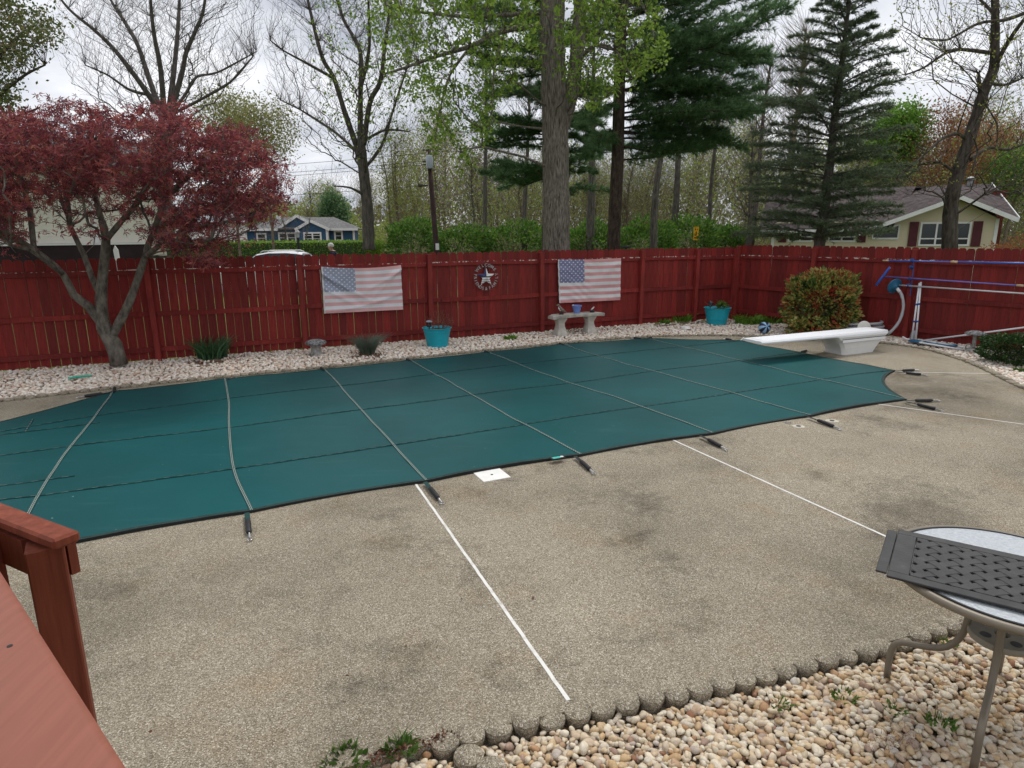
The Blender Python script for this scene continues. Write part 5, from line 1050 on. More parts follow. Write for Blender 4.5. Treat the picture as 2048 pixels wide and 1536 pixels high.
slabroof(yh, [(lx, -.5, ez), (gx0 + .6, -.5, ez), (gx0 + 2.0, 3.7, ridge_z), (lx + .3, 3.7, ridge_z)], .08, 'roof_maroon')
slabroof(yh, [(gx0 - .55, -.55, gz0 - .22), (gxm, -.55, gzm + .03), (gxm, 3.7, ridge_z + .02), (gx0 - .55, 3.7, ridge_z - .9)], .08, 'roof_maroon')
slabroof(yh, [(gxm, -.55, gzm + .03), (gx1 + .45, -.55, gz1 - .06), (gx1 + .5, 3.7, ridge_z + .02), (gxm, 3.7, ridge_z + .02)], .08, 'roof_maroon')
slabroof(yh, [(lx + .3, 3.7, ridge_z), (gx1 + .5, 3.7, ridge_z), (gx1 + .5, 7.9, ez), (lx, 7.9, ez)], .08, 'roof_maroon')
def board(t, p0, p1, w_=.16, mat=trimw, name='fascia_board'): return obj(name, beam(Vector(p0), Vector(p1), .03, w_), mat, t)
board(yh, (gx0 - .6, -.58, gz0 - .25), (gxm, -.58, gzm + .02)); board(yh, (gxm, -.585, gzm + .02), (gx1 + .5, -.585, gz1 - .08)); board(yh, (lx, -.53, ez - .02), (gx0 - .2, -.53, ez - .02), .12)
board(yh, (gx1 + .52, -.55, gz1 - .06), (gx1 + .52, 3.7, ridge_z + .06), .2)
obj('gable_wall', MB().prism([(.0, gz1), (7.5, gz1), (3.7, ridge_z - .05)], gx1 - .05, gx1 - .01, 0), ysid, yh)
window(yh, hx(1838), hx(1940), hz(1890, 492), hz(1890, 444), -.01, trimw, 3, 2, burg); bpy.data.objects
# slanted clerestory window in the low part of the gable
v = [(hx(1745), hz(1745, 477)), (hx(1796), hz(1796, 477)), (hx(1796), hz(1796, 449)), (hx(1745), hz(1745, 466))]; w_ = empty('window'); w_.parent = yh; obj('pane', MB().prism(v, -.03, -.02, 1), 'house_glass', w_); mb = MB()
for i in range(4): p0, p1_ = v[i], v[(i + 1) % 4]; beam(Vector((p0[0], -.035, p0[1])), Vector((p1_[0], -.035, p1_[1])), .05, .07, Vector((0, 1, 0)) if abs(p0[0] - p1_[0]) < .05 else Vector((0, 0, 1)), mb=mb)
obj('window_frame', mb, trimw, w_)
for (p0, p1_) in ((1576, 1626), (1656, 1712)): window(yh, hx(p0), hx(p1_), hz(p0, 484), hz(p0, 461) - .05, -.01, trimw, 2, 2, burg)
obj('gable_vent', MB().lathe([(.22, -.03), (.24, .0), (.2, .01)], k=18), trimw, yh, loc=(gxm - .1, -.02, gzm - .45), rot=(R(90), 0, 0))
ch = obj('chimney', MB().box(gx1 + .1, gx1 + .75, 2.2, 2.9, -.2, ridge_z - .25), simple('brick_red', (.12, .030, .024), .9, .2, var=.3, vscale=14), yh); obj('flue_pipe', MB().lathe([(.12, ridge_z), (.12, ridge_z + .25), (.18, ridge_z + .27), (.18, ridge_z + .36), (.05, ridge_z + .42)], (gx1 - .3, 3.6, 0), 12), simple('flue_grey', (.25, .25, .25), .5, .4), yh)
window(yh, .9, 1.9, .7, 2.3, 0, trimw, 2, 2).parent = o
obj('meter_box', MB().box(gx1 + .0, gx1 + .12, .8, 1.25, 1.5, 2.05), 'rubber_black', yh)
# --- blue house on the left
a, L, rz = hbase(492, 709, 78, 80); bh = empty('cottage_house', a, rz, 'dark blue sided cottage with white trimmed gables behind the hedge', 'house')
S_ = lambda px: (px - 492) / (709 - 492) * L; Zb = lambda py: CAM_H - (py - 469) * 79 / 1295
ez = Zb(460); mb = lap_wall(MB(), 0, L, -.9, ez, 0, .2, .02)
ga, gb, gc, gz_ = S_(599), S_(625), S_(657), Zb(446); lap_wall(mb, S_(600), S_(656), -.9, ez, -1.2, .2, .02); lap_wall(mb, S_(600), S_(656), ez, gz_, -1.2, .2, .02, top=lambda z: (ga + (gb - ga) * (z - ez) / (gz_ - ez), gc + (gb - gc) * (z - ez) / (gz_ - ez)))
g2a, g2b, g2c, g2z = S_(558), S_(596), S_(640), Zb(436); lap_wall(mb, g2a, g2c, ez, g2z, -.05, .2, .02, top=lambda z: (g2a + (g2b - g2a) * (z - ez) / (g2z - ez), g2c + (g2b - g2c) * (z - ez) / (g2z - ez)))
obj('wall', mb, bsid, bh, recalc=False); obj('wall_core', MB().box(.05, L - .05, .05, 8, -.9, ez - .02), bsid, bh); obj('porch_core', MB().box(S_(601), S_(655), -1.15, .05, -.9, ez - .02), bsid, bh)
rzt = Zb(437); slabroof(bh, [(-.6, -.6, ez), (L + .5, -.6, ez), (L - 2.6, 4, rzt), (3.8, 4, rzt)], .12, 'roof_grey'); slabroof(bh, [(-.6, 8.6, ez), (L + .5, 8.6, ez), (L - 2.6, 4, rzt), (3.8, 4, rzt)], .12, 'roof_grey')
for sgn in (0, 1): slabroof(bh, ([(-.6, -.6, ez), (-.6, 8.6, ez), (3.8, 4, rzt), (3.8, 4.02, rzt)] if sgn == 0 else [(L + .5, -.6, ez), (L + .5, 8.6, ez), (L - 2.6, 4.02, rzt), (L - 2.6, 4, rzt)]), .10, 'roof_grey')
for (xa, xm, xb, zt_, yy) in ((ga, gb, gc, gz_, -1.45), (g2a, g2b, g2c, g2z, -.3)):
    board(bh, (xa - .3, yy, ez - .05), (xm, yy, zt_ + .1), .30); board(bh, (xm, yy - .006, zt_ + .1), (xb + .3, yy - .006, ez - .05), .30)
    slabroof(bh, [(xa - .3, yy + .03, ez - .02), (xm, yy + .03, zt_ + .14), (xm, 3.5, zt_ + .14), (xa - .3, 3.5, ez - .02)], .08, 'roof_grey'); slabroof(bh, [(xb + .3, yy + .03, ez - .02), (xm, yy + .03, zt_ + .14), (xm, 3.5, zt_ + .14), (xb + .3, 3.5, ez - .02)], .08, 'roof_grey')
board(bh, (-.6, -.64, ez), (S_(558), -.64, ez), .28); board(bh, (S_(657), -.64, ez), (L + .5, -.64, ez), .28); 
for xx in (.05, L - .05, S_(656)): obj('corner_board', MB().box(xx - .12, xx + .12, -.06 if xx != S_(656) else -1.26, .0, -.9, ez), trimw, bh)
window(bh, S_(513), S_(533), Zb(486), Zb(466), -.02, trimw, 1, 2, fw=.18); window(bh, S_(556), S_(592), Zb(486), Zb(465), -.02, trimw, 2, 2, fw=.18); window(bh, S_(609), S_(645), Zb(484), Zb(465), -1.22, trimw, 2, 3, None, None, .18); window(bh, S_(668), S_(686), Zb(483), Zb(462), -.02, trimw, 1, 2, fw=.2)
obj('chimney', MB().box(S_(546), S_(554), 3.0, 3.9, ez, Zb(432)), trimw, bh)
# --- pale house half hidden behind the maple, and its neighbour with a light grey roof
a, L, rz = hbase(-260, 332, 19.0, 24.0); ch_ = empty('cream_house', a, rz, 'long cream sided house behind the red maple, dark band at its foot', 'house')
mb = lap_wall(MB(), 0, L, 1.92, 4.35, 0, .115, .014); obj('wall', mb, csid, ch_, recalc=False); obj('wall_core', MB().box(.02, L - .02, .02, 7, -.2, 4.34), csid, ch_)
slabroof(ch_, [(-.5, -.5, 4.3), (L + .4, -.5, 4.3), (L + .4, 3.5, 5.6), (-.5, 3.5, 5.6)], .1, 'roof_grey'); slabroof(ch_, [(-.5, 7.5, 4.3), (L + .4, 7.5, 4.3), (L + .4, 3.5, 5.6), (-.5, 3.5, 5.6)], .1, 'roof_grey'); obj('gable_wall', MB().prism([(0, 4.3), (7, 4.3), (3.5, 5.5)], L - .03, L - .01, 0), csid, ch_)
dkb = simple('skirt_brown', (.030, .018, .020), .8, .25, var=.25, vscale=3); obj('skirt_wall', MB().box(-.05, L - .6, -.45, -.02, -.2, 1.86), dkb, ch_); obj('skirt_cap', MB().box(-.1, L - .55, -.5, -.0, 1.865, 1.91), trimw, ch_)
window(ch_, L - 6.9, L - 6.0, 2.0, 3.3, -.015, simple('frame_navy', (.03, .035, .06), .5, .3), 1, 2); obj('downspout', MB().box(L - 2.2, L - 2.1, -.08, -.02, 1.92, 4.3), trimw, ch_)
a, L, rz = hbase(380, 502, 60, 62); gh = empty('grey_roof_house', a, rz, 'white house with light grey roof seen past the maple leaves', 'house'); Zg = lambda py: CAM_H - (py - 469) * 61 / 1295
mb = lap_wall(MB(), 0, L - .4, -.5, Zg(447), 0, .2, .02); obj('wall', mb, trimw, gh, recalc=False); obj('wall_core', MB().box(.03, L - .45, .03, 6, -.5, Zg(447)), trimw, gh)
slabroof(gh, [(-.4, -.5, Zg(447)), (L, -.5, Zg(447)), (L - .3, 3, Zg(414)), (-.4, 3, Zg(414))], .1, 'roof_pale'); slabroof(gh, [(-.4, 6.5, Zg(447)), (L, 6.5, Zg(447)), (L - .3, 3, Zg(414)), (-.4, 3, Zg(414))], .1, 'roof_pale')
window(gh, L * .3, L * .3 + 1, .6, 1.9, -.02, trimw, 1, 2, fw=.1)
# ================================================================== street things
p = W(596, 480, 33); sl_ = empty('lamp_post', (p.x, p.y, 0), 0, 'black garden lamp post in front of the hedge', 'lamp post'); obj('pole', MB().lathe([(.09, -.15), (.07, .1), (.06, .3), (.055, 2.0)], k=10), 'rubber_black', sl_); obj('lantern', MB().lathe([(.05, 2.0), (.08, 2.04), (.11, 2.24), (.12, 2.25)], k=6), simple('lantern_glass', (.45, .46, .45), .3, .5), sl_); obj('lamp_cap', MB().lathe([(.15, 2.25), (.14, 2.28), (.05, 2.38), (.02, 2.42)], k=6), simple('cap_grey', (.35, .34, .32), .6, .3), sl_)
def hedge_box(name, x0, x1, y0, y1, z0, z1, n, label, mat, ang=0.0, seed=3):
    g_ = np.random.default_rng(seed); L = g_.uniform(-1, 1, (n, 3)); ax = g_.integers(0, 3, n); L[np.arange(n), ax] = np.sign(L[np.arange(n), ax]) * g_.uniform(.9, 1.04, n)
    c_ = np.array([(x0 + x1) / 2, (y0 + y1) / 2, (z0 + z1) / 2]); h_ = np.array([(x1 - x0) / 2, (y1 - y0) / 2, (z1 - z0) / 2]); L = L * h_ + g_.normal(size=L.shape) * .05
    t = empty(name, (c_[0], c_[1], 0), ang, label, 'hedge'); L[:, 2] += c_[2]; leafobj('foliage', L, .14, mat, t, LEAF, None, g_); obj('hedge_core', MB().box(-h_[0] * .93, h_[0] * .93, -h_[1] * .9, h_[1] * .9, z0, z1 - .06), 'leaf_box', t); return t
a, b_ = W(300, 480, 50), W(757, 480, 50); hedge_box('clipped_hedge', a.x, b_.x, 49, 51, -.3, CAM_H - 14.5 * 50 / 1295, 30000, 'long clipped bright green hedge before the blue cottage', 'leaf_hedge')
# iron fence
a, b_ = W(306, 500, 27), W(415, 500, 28.5); fi = empty('iron_fence', (a.x, a.y, 0), 0, 'short black iron railing seen below the maple leaves', 'fence'); iz = CAM_H - 20 * 27 / 1295; nb = 13
for i in range(nb): q = a.lerp(b_, i / (nb - 1)); part('iron_bar', MB().box(q.x - .014, q.x + .014, q.y - .014, q.y + .014, -.1, iz), 'rubber_black', fi)
for z_ in (iz - .10, .15): part('iron_rail', beam(Vector((a.x, a.y, z_)), Vector((b_.x, b_.y, z_)), .03, .03), 'rubber_black', fi)
p = W(240, 500, 15); setp(obj('white_marker', MB().prism([(-.055, -.1), (.055, -.1), (.055, CAM_H - .32), (0, CAM_H - .22), (-.055, CAM_H - .32)][0:5], -.01, .01, 1), trimw, None, False, (p.x, p.y, 0), (0, R(-3), 0)), 'white pointed picket board standing behind the fence below the maple', 'marker board')
# parked white car
def car(loc, rz, label):
    t = empty('parked_car', loc, rz, label, 'car'); wp = simple('car_white', (.78, .79, .80), .25, .5, var=.03); gl = simple('car_glass', (.015, .018, .02), .08, .5)
    st = [(-2.2, .45, .78, .62), (-2.1, .30, .92, .80), (-1.5, .24, .98, .86), (-.8, .22, 1.0, .88), (.3, .22, 1.0, .88), (1.3, .24, 1.02, .86), (2.0, .28, 1.0, .80), (2.2, .42, .92, .66)]
    v, f = [], []
    for x_, zb, zt_, hw_ in st: v += [(x_, -hw_ * .92, zb), (x_, -hw_, (zb + zt_) / 2), (x_, -hw_ * .93, zt_), (x_, hw_ * .93, zt_), (x_, hw_, (zb + zt_) / 2), (x_, hw_ * .92, zb)]
    for i in range(len(st) - 1):
        for k in range(6): f.append((6 * i + k, 6 * i + (k + 1) % 6, 6 * i + 6 + (k + 1) % 6, 6 * i + 6 + k))
    f += [tuple(range(6)), tuple(range(42, 48))[::-1]]; body = obj('body', MB().add(v, f), wp, t, True, bevel=.04)
    cab = [(-1.05, .97, .80), (-.45, 1.40, .64), (.0, 1.475, .62), (.7, 1.48, .62), (1.3, 1.42, .64), (1.9, 1.0, .78)]; v, f = [], []
    for x_, zt_, hw_ in cab: v += [(x_, -.80, .96), (x_, -hw_, zt_ - .05), (x_, -hw_ * .8, zt_), (x_, hw_ * .8, zt_), (x_, hw_, zt_ - .05), (x_, .80, .96)]
    for i in range(5):
        for k in range(6): f.append((6 * i + k, 6 * i + (k + 1) % 6, 6 * i + 6 + (k + 1) % 6, 6 * i + 6 + k))
    mb = MB().add(v, f); mb.mi = [1 if (k % 6) in (0, 4) or (k // 6 in (0, 4) and k % 6 in (1, 2, 3)) else 0 for k in range(30)]; obj('cabin', mb, [wp, gl], t, 'auto')
    for s in (-1, 1): obj('roof_rail', MB().tube([(-.3, s * .56, 1.47), (-.2, s * .56, 1.52), (1.0, s * .56, 1.52), (1.15, s * .56, 1.46)], .018, 6), trimw, t, True); obj('mirror', MB().box(-.85, -.65, s * .86 - .09, s * .86 + .09, .98, 1.12), wp, t, bevel=.03)
    for x_ in (-1.4, 1.35):
        for s in (-1, 1): wl = obj('wheel', MB().lathe([(.20, -.10), (.31, -.10), (.33, -.07), (.33, .07), (.31, .10), (.20, .10)], k=22), 'rubber_black', t, 'auto', (x_, s * .78, .33 - .16), (R(90), 0, 0)); obj('rim', MB().lathe([(.03, -.105), (.19, -.102), (.20, .102), (.03, .105)], k=14), 'steel', wl)
    for s in (-1, 1): obj('headlight', MB().box(-2.19, -2.05, s * .58 - .16, s * .58 + .16, .62, .74), 'lamp_glass', t)
p = W(524, 505, 26.5); car((p.x + .4, p.y, .02), R(6), 'white car parked beyond the fence, only its roof showing')
# man walking
p = W(668, 487, 23.5); pr = empty('person', (p.x, p.y, .06), R(188), 'white haired man in dark jacket walking beyond the fence, head bowed', 'person')
vv = [((0, 0, .98), .15), ((0, 0, 1.15), .15), ((.02, 0, 1.34), .165), ((.05, 0, 1.46), .12), ((.085, 0, 1.535), .062), ((.125, 0, 1.60), .085), ((.145, 0, 1.69), .095), ((.135, 0, 1.75), .07),
      ((.02, .10, .92), .105), ((.12, .10, .52), .07), ((.02, .10, .10), .05), ((.16, .11, .05), .045), ((-.02, -.10, .92), .105), ((.02, -.10, .52), .07), ((-.18, -.10, .14), .05), ((-.05, -.11, .05), .045),
      ((.05, .20, 1.43), .075), ((.02, .25, 1.16), .052), ((.16, .23, .93), .04), ((.20, .22, .84), .035), ((.05, -.20, 1.43), .075), ((-.04, -.25, 1.16), .052), ((.04, -.24, .92), .04), ((.07, -.23, .83), .035)]
ee = [(0, 1), (1, 2), (2, 3), (3, 4), (4, 5), (5, 6), (6, 7), (0, 8), (8, 9), (9, 10), (10, 11), (0, 12), (12, 13), (13, 14), (14, 15), (3, 16), (16, 17), (17, 18), (18, 19), (3, 20), (20, 21), (21, 22), (22, 23)]
for hb in (19, 23):
    hp_ = Vector(vv[hb][0]); sy = 1 if hb == 19 else -1
    for dx_, dy_, l_ in ((.028, .0, .075), (.012, .004, .085), (-.006, .004, .08), (-.022, .002, .065), (.045, -.02 * sy, .05)):
        i0 = len(vv); vv.append(((hp_.x + dx_ * .8, hp_.y + dy_, hp_.z - .03), .010)); vv.append(((hp_.x + dx_, hp_.y + dy_ - .008 * sy, hp_.z - .03 - l_), .007)); ee += [(hb, i0), (i0, i0 + 1)]
me = bpy.data.meshes.new('body'); me.from_pydata([q[0] for q in vv], ee, []); o = link('body', me, pr); md = o.modifiers.new('s', 'SKIN'); 
for i, q in enumerate(vv): me.skin_vertices[0].data[i].radius = (q[1], q[1])
me.skin_vertices[0].data[0].use_root = True; o.modifiers.new('ss', 'SUBSURF').render_levels = 2
b = NB('person_cloth'); z_ = b.sep(b.co())[2]; b.col(b.ramp(b.math('DIVIDE', z_, 2.0), [(.06, (.02, .02, .02)), (.07, (.05, .06, .09)), (.445, (.05, .06, .09)), (.45, (.40, .24, .18)), (.465, (.014, .017, .035)), (.755, (.014, .017, .035)), (.765, (.46, .28, .22))], 'CONSTANT')).set(.8, .2); me.materials.append(b.m)
mb = MB(); mb.lathe([(.096, 1.665), (.106, 1.70), (.100, 1.755), (.07, 1.80), (.01, 1.815)], (.115, 0, 0), 16, jit=.05); hair = obj('hair', mb, simple('hair_white', (.62, .60, .57), .9, .15, var=.2, vscale=40), pr, True)
mb = MB(); mb.tube([(.225, 0, 1.70), (.262, 0, 1.665), (.235, 0, 1.655)], [.012, .018, .012], 8)
for s in (-1, 1): mb.lathe([(.006, -.02), (.018, -.01), (.02, .02), (.008, .035)], (.12, s * .098, 1.67), 8)
obj('face_features', mb, simple('skin_tone', (.46, .28, .22), .6, .3, var=.08), pr, True)
mb = MB()
for s in (-1, 1): mb.lathe([(.002, -.012), (.011, -.006), (.011, .006), (.002, .012)], (.228, s * .034, 1.695), 8)
mb.tube([(.232, -.028, 1.615), (.240, 0, 1.612), (.232, .028, 1.615)], .007, 6); obj('eyes_and_mouth', mb, 'rubber_black', pr, True)
# utility pole, transformer, wires
p0_, p1_ = W(873, 500, 31), W(857, 298, 31); up_ = empty('utility_pole', (p0_.x, p0_.y, -.1), 0, 'brown wooden utility pole with a grey transformer can', 'utility pole')
def part_w(name, mb, mat, t, smooth=False): return part(name, mb, mat, t, smooth)
part('pole', MB().tube([Vector((p0_.x + .05, 31, -.2)), p0_, p1_], [.135, .13, .10], 12), simple('pole_wood', (.050, .032, .030), .9, .15, var=.35, vscale=3), up_, True)
c_ = W(859, 324, 30.8); part('transformer', MB().lathe([(.08, -.30), (.15, -.27), (.16, -.25), (.16, .23), (.14, .27), (.05, .30)], tuple(c_), 16), simple('transformer_grey', (.36, .40, .45), .5, .4, var=.1), up_, 'auto')
for s in (-1, 1): part('bushing', MB().lathe([(.025, .29), (.035, .34), (.025, .39), (.015, .44)], (c_.x + s * .09, c_.y, c_.z), 8), simple('porcelain', (.35, .30, .28), .4, .5), up_, True)
for py in (300, 329, 323): q = W(845, py, 31); part('arm', beam(q, W(857, py, 31), .05, .05), 'bark_dark', up_)
q = W(846, 371, 30.7); part('street_lamp_head', MB().tube([W(856, 371, 30.9), q, W(838, 371, 30.4)], [.03, .05, .08], 8), 'bark_dark', up_, True); part('pole_tag', MB().box(p0_.x - .02, p0_.x + .14, 30.84, 30.86, CAM_H - .75, CAM_H - .45), trimw, up_)
for i, (ya, yb) in enumerate([(306, 330), (322, 347), (371, 381), (329, 353)]):
    A_, B_ = W(855, ya, 31), W(-250, yb + 16, 50); pts = [A_.lerp(B_, k / 16) - Vector((0, 0, .55 * 4 * (k / 16) * (1 - k / 16))) for k in range(17)]
    setp(obj('power_line', MB().tube(pts, .011, 4), 'rubber_black'), ['topmost power line running left from the utility pole', 'second power line from the top, left of the utility pole', 'lowest slack power line left of the utility pole', 'third power line from the top, left of the utility pole'][i], 'power line')
# yellow sign
p = W(1392, 466, 31); sg = empty('yellow_sign', (p.x, p.y, 0), 0, 'narrow vertical yellow sign with dark marks, on a post before bushes', 'sign'); zc = CAM_H - 3 * 31 / 1295
obj('post', MB().box(-.03, .03, .02, .06, -.15, zc + .3), 'rubber_black', sg); obj('sign_board', MB().box(-.12, .12, -.01, .015, zc - .31, zc + .31), simple('sign_yellow', (.70, .36, .012), .5, .3, var=.05), sg)
amber = simple('sign_amber', (.16, .062, .006), .5, .3, var=.1)
for x0_, x1_, z0_, z1_ in ((-.065, -.015, .14, .235), (.025, .065, .14, .225), (-.03, .035, .02, .10), (-.035, .03, -.11, -.035), (-.085, .07, -.225, -.165)): obj('printed_mark', MB().prism([(x0_, zc + z0_), (x1_, zc + z0_ + .008), (x1_ - .006, zc + z1_), (x0_ + .008, zc + z1_ - .006)], -.0135, -.0105, 1), amber, sg)
p = W(1252, 494, 20); setp(obj('bird_feeder_tray', MB().box(p.x - .13, p.x + .13, p.y - .1, p.y + .1, p.z - .03, p.z + .03).box(p.x - .02, p.x + .02, p.y - .02, p.y + .02, -.15, p.z - .03), 'rubber_black'), 'flat dark tray on a post just above the fence by the pine', 'tray')
# ================================================================== trees beyond the fence
def limbs_from(px_lists, Y, dY=None, parents=None):
    out_ = []
    for i, L in enumerate(px_lists):
        dv = (dY[i] if dY else 0.0); n = len(L); pts = [W(x_, y_, Y + dv * k / max(1, n - 1)) for k, (x_, y_) in enumerate(L)]
        out_.append((pts, None if i == 0 else (parents[i] if parents else 0)))
    return out_
def hero(name, label, Y, limbs, radii, cloud, bark, bf=.3, r0=.006, rexp=.5, leaf=None, rmax=None, rise=.5):
    p_ = limbs[0][0][0]; t = empty(name, (p_.x, p_.y, 0), 0, label, 'tree'); P, par, rad, kids, n0 = grow(limbs, cloud, bf, r0, rexp, rise); V, F = edges_mesh(P, par, np.minimum(rad, rmax if rmax else .12)); mb = MB()
    for (pts, _), (ra, rb) in zip(limbs, radii): limb_tube(mb, pts, ra, rb, 12 if ra > .1 else 8, .05)
    treeparts(t, V, F, mb, bark)
    if leaf:
        for k, (mat, frac, per, size, spr, seed, cond) in enumerate(leaf):
            g_ = np.random.default_rng(seed); Q = P[kids]; Q = Q[[cond(q) for q in Q]] if cond else Q; Q = Q[g_.random(len(Q)) < frac]
            if len(Q): crown(t, clumpify(Q, per, spr, seed), size, mat, LEAF, None, seed)
    return t
gt = np.random.default_rng(12)
def boxcloud(n, x0, x1, y0, y1, Y0, Y1, seed, keep=None):
    g_ = np.random.default_rng(seed); o = []
    while len(o) < n:
        x_, y_, d_ = g_.uniform(x0, x1), g_.uniform(y0, y1), g_.uniform(Y0, Y1)
        if keep is None or keep(x_, y_, d_): o.append(tuple(W(x_, y_, d_)))
    return np.array(o)
# --- bare ash behind the maple
L = limbs_from([[(331, 490), (331, 330), (331, 236), (332, 215)], [(320, 225), (284, 171), (232, 103), (191, 62), (137, 17), (95, -40)], [(322, 225), (297, 154), (273, 85), (239, 27), (222, 0), (205, -60)], [(328, 222), (321, 137), (308, 68), (301, 0), (296, -80)], [(338, 222), (352, 103), (359, 0), (362, -80)], [(342, 226), (366, 137), (373, 103), (403, 34), (410, 0), (425, -70)], [(345, 228), (403, 198), (461, 164), (506, 113)], [(345, 222), (370, 190), (393, 154), (437, 144), (513, 103)], [(300, 190), (260, 180), (215, 150), (170, 130)]], 24, [0, -2.0, 1.5, -1.5, 1.5, -1.0, -1.5, 2.0, -2])
cl = boxcloud(7600, 85, 530, -120, 255, 20.5, 27.5, 3, lambda x_, y_, d_: ((x_ - 318) / 215) ** 2 + ((y_ - 20) / 225) ** 2 + ((d_ - 24) / 3.6) ** 2 < 1.12)
hero('bare_ash_tree', 'tall leafless many stemmed tree rising behind the red maple', 24, L, [(.25, .22)] + [(.105, .025)] * 5 + [(.06, .018)] * 3, cl, 'twig_grey', .22, .0026, .48, rise=.55)
# --- leafing tree with spreading limbs left of the utility pole
L = limbs_from([[(738, 500), (735, 420), (728, 350), (722, 300), (720, 280)], [(716, 300), (692, 232), (668, 157), (644, 113), (620, 20), (605, -60)], [(720, 290), (721, 191), (720, 102), (685, 34), (660, -60)], [(727, 290), (740, 205), (760, 164), (770, 90), (782, 0), (790, -60)], [(716, 305), (668, 263), (600, 219), (560, 200)], [(731, 280), (771, 260), (819, 263)], [(735, 330), (764, 290), (791, 205), (808, 154), (830, 80)], [(730, 392), (702, 376), (668, 372)], [(668, 157), (620, 130), (565, 100), (540, 80)], [(720, 180), (738, 100), (737, 0), (740, -60)]], 21, [0, -1.5, 1.0, -1.0, 1.5, -1, 1.5, -1, -1, -1.5], [0, 0, 0, 0, 0, 0, 0, 0, 1, 2])
cl = boxcloud(5600, 525, 850, -120, 330, 18, 24, 4, lambda x_, y_, d_: ((x_ - 700) / 185) ** 2 + ((y_ - 70) / 245) ** 2 + ((d_ - 21) / 3.2) ** 2 < 1.1)
hero('spreading_tree', 'grey tree with wide bare upswept limbs left of the utility pole', 21, L, [(.20, .15)] + [(.095, .025)] * 3 + [(.05, .016)] * 5 + [(.065, .02)], cl, 'bark_grey', .22, .0026, .48, [('leaf_spring', .10, 6, .10, (.10, .10, .08), 5, lambda q: q[0] > -5.4)])
# --- big trunk close behind the fence with fresh green sprays
L = limbs_from([[(1113, 520), (1112, 420), (1111, 300), (1108, 180), (1104, 80), (1106, -20), (1108, -160)], [(1120, 265), (1140, 200), (1152, 120), (1160, 20), (1168, -120)], [(1090, 52), (1010, 61), (942, 92), (873, 113), (805, 137), (760, 150)], [(1085, 25), (1010, 30), (942, 34), (839, 24), (770, 10)], [(1100, 10), (1010, -40), (900, -90), (800, -110)], [(1152, 120), (1190, 90), (1230, 100), (1262, 150)], [(1160, 30), (1200, 0), (1245, 20), (1270, 90)], [(942, 92), (900, 150), (880, 220), (870, 280)], [(1010, 61), (990, 130), (985, 200), (980, 260)], [(1165, -60), (1230, -40), (1290, 20), (1310, 80)]], 15.6, [0, 0, -1.5, 1.0, -1.0, -1.0, .5, -.5, -.5, -1.5], [0, 0, 0, 0, 0, 1, 1, 2, 2, 1])
cl = np.vstack([boxcloud(900, 735, 1090, -120, 350, 12.8, 17.5, 6, lambda x_, y_, d_: y_ < 120 + 230 * math.exp(-((x_ - 915) / 95) ** 2) and not (x_ > 1040 and y_ > 170)), boxcloud(430, 1115, 1330, -80, 225, 13.0, 17.0, 7, lambda x_, y_, d_: y_ < 215 - abs(x_ - 1180) * .55)])
hero('oak_tree', 'massive grey trunk close behind the fence with fresh yellow green sprays', 15.6, L, [(.335, .25), (.17, .13), (.07, .02), (.06, .02), (.06, .02)] + [(.035, .012)] * 5, cl, 'bark_big', .35, .0042, .45, [('leaf_spring', .62, 19, .092, (.07, .07, .07), 8, None)], rise=-.2)
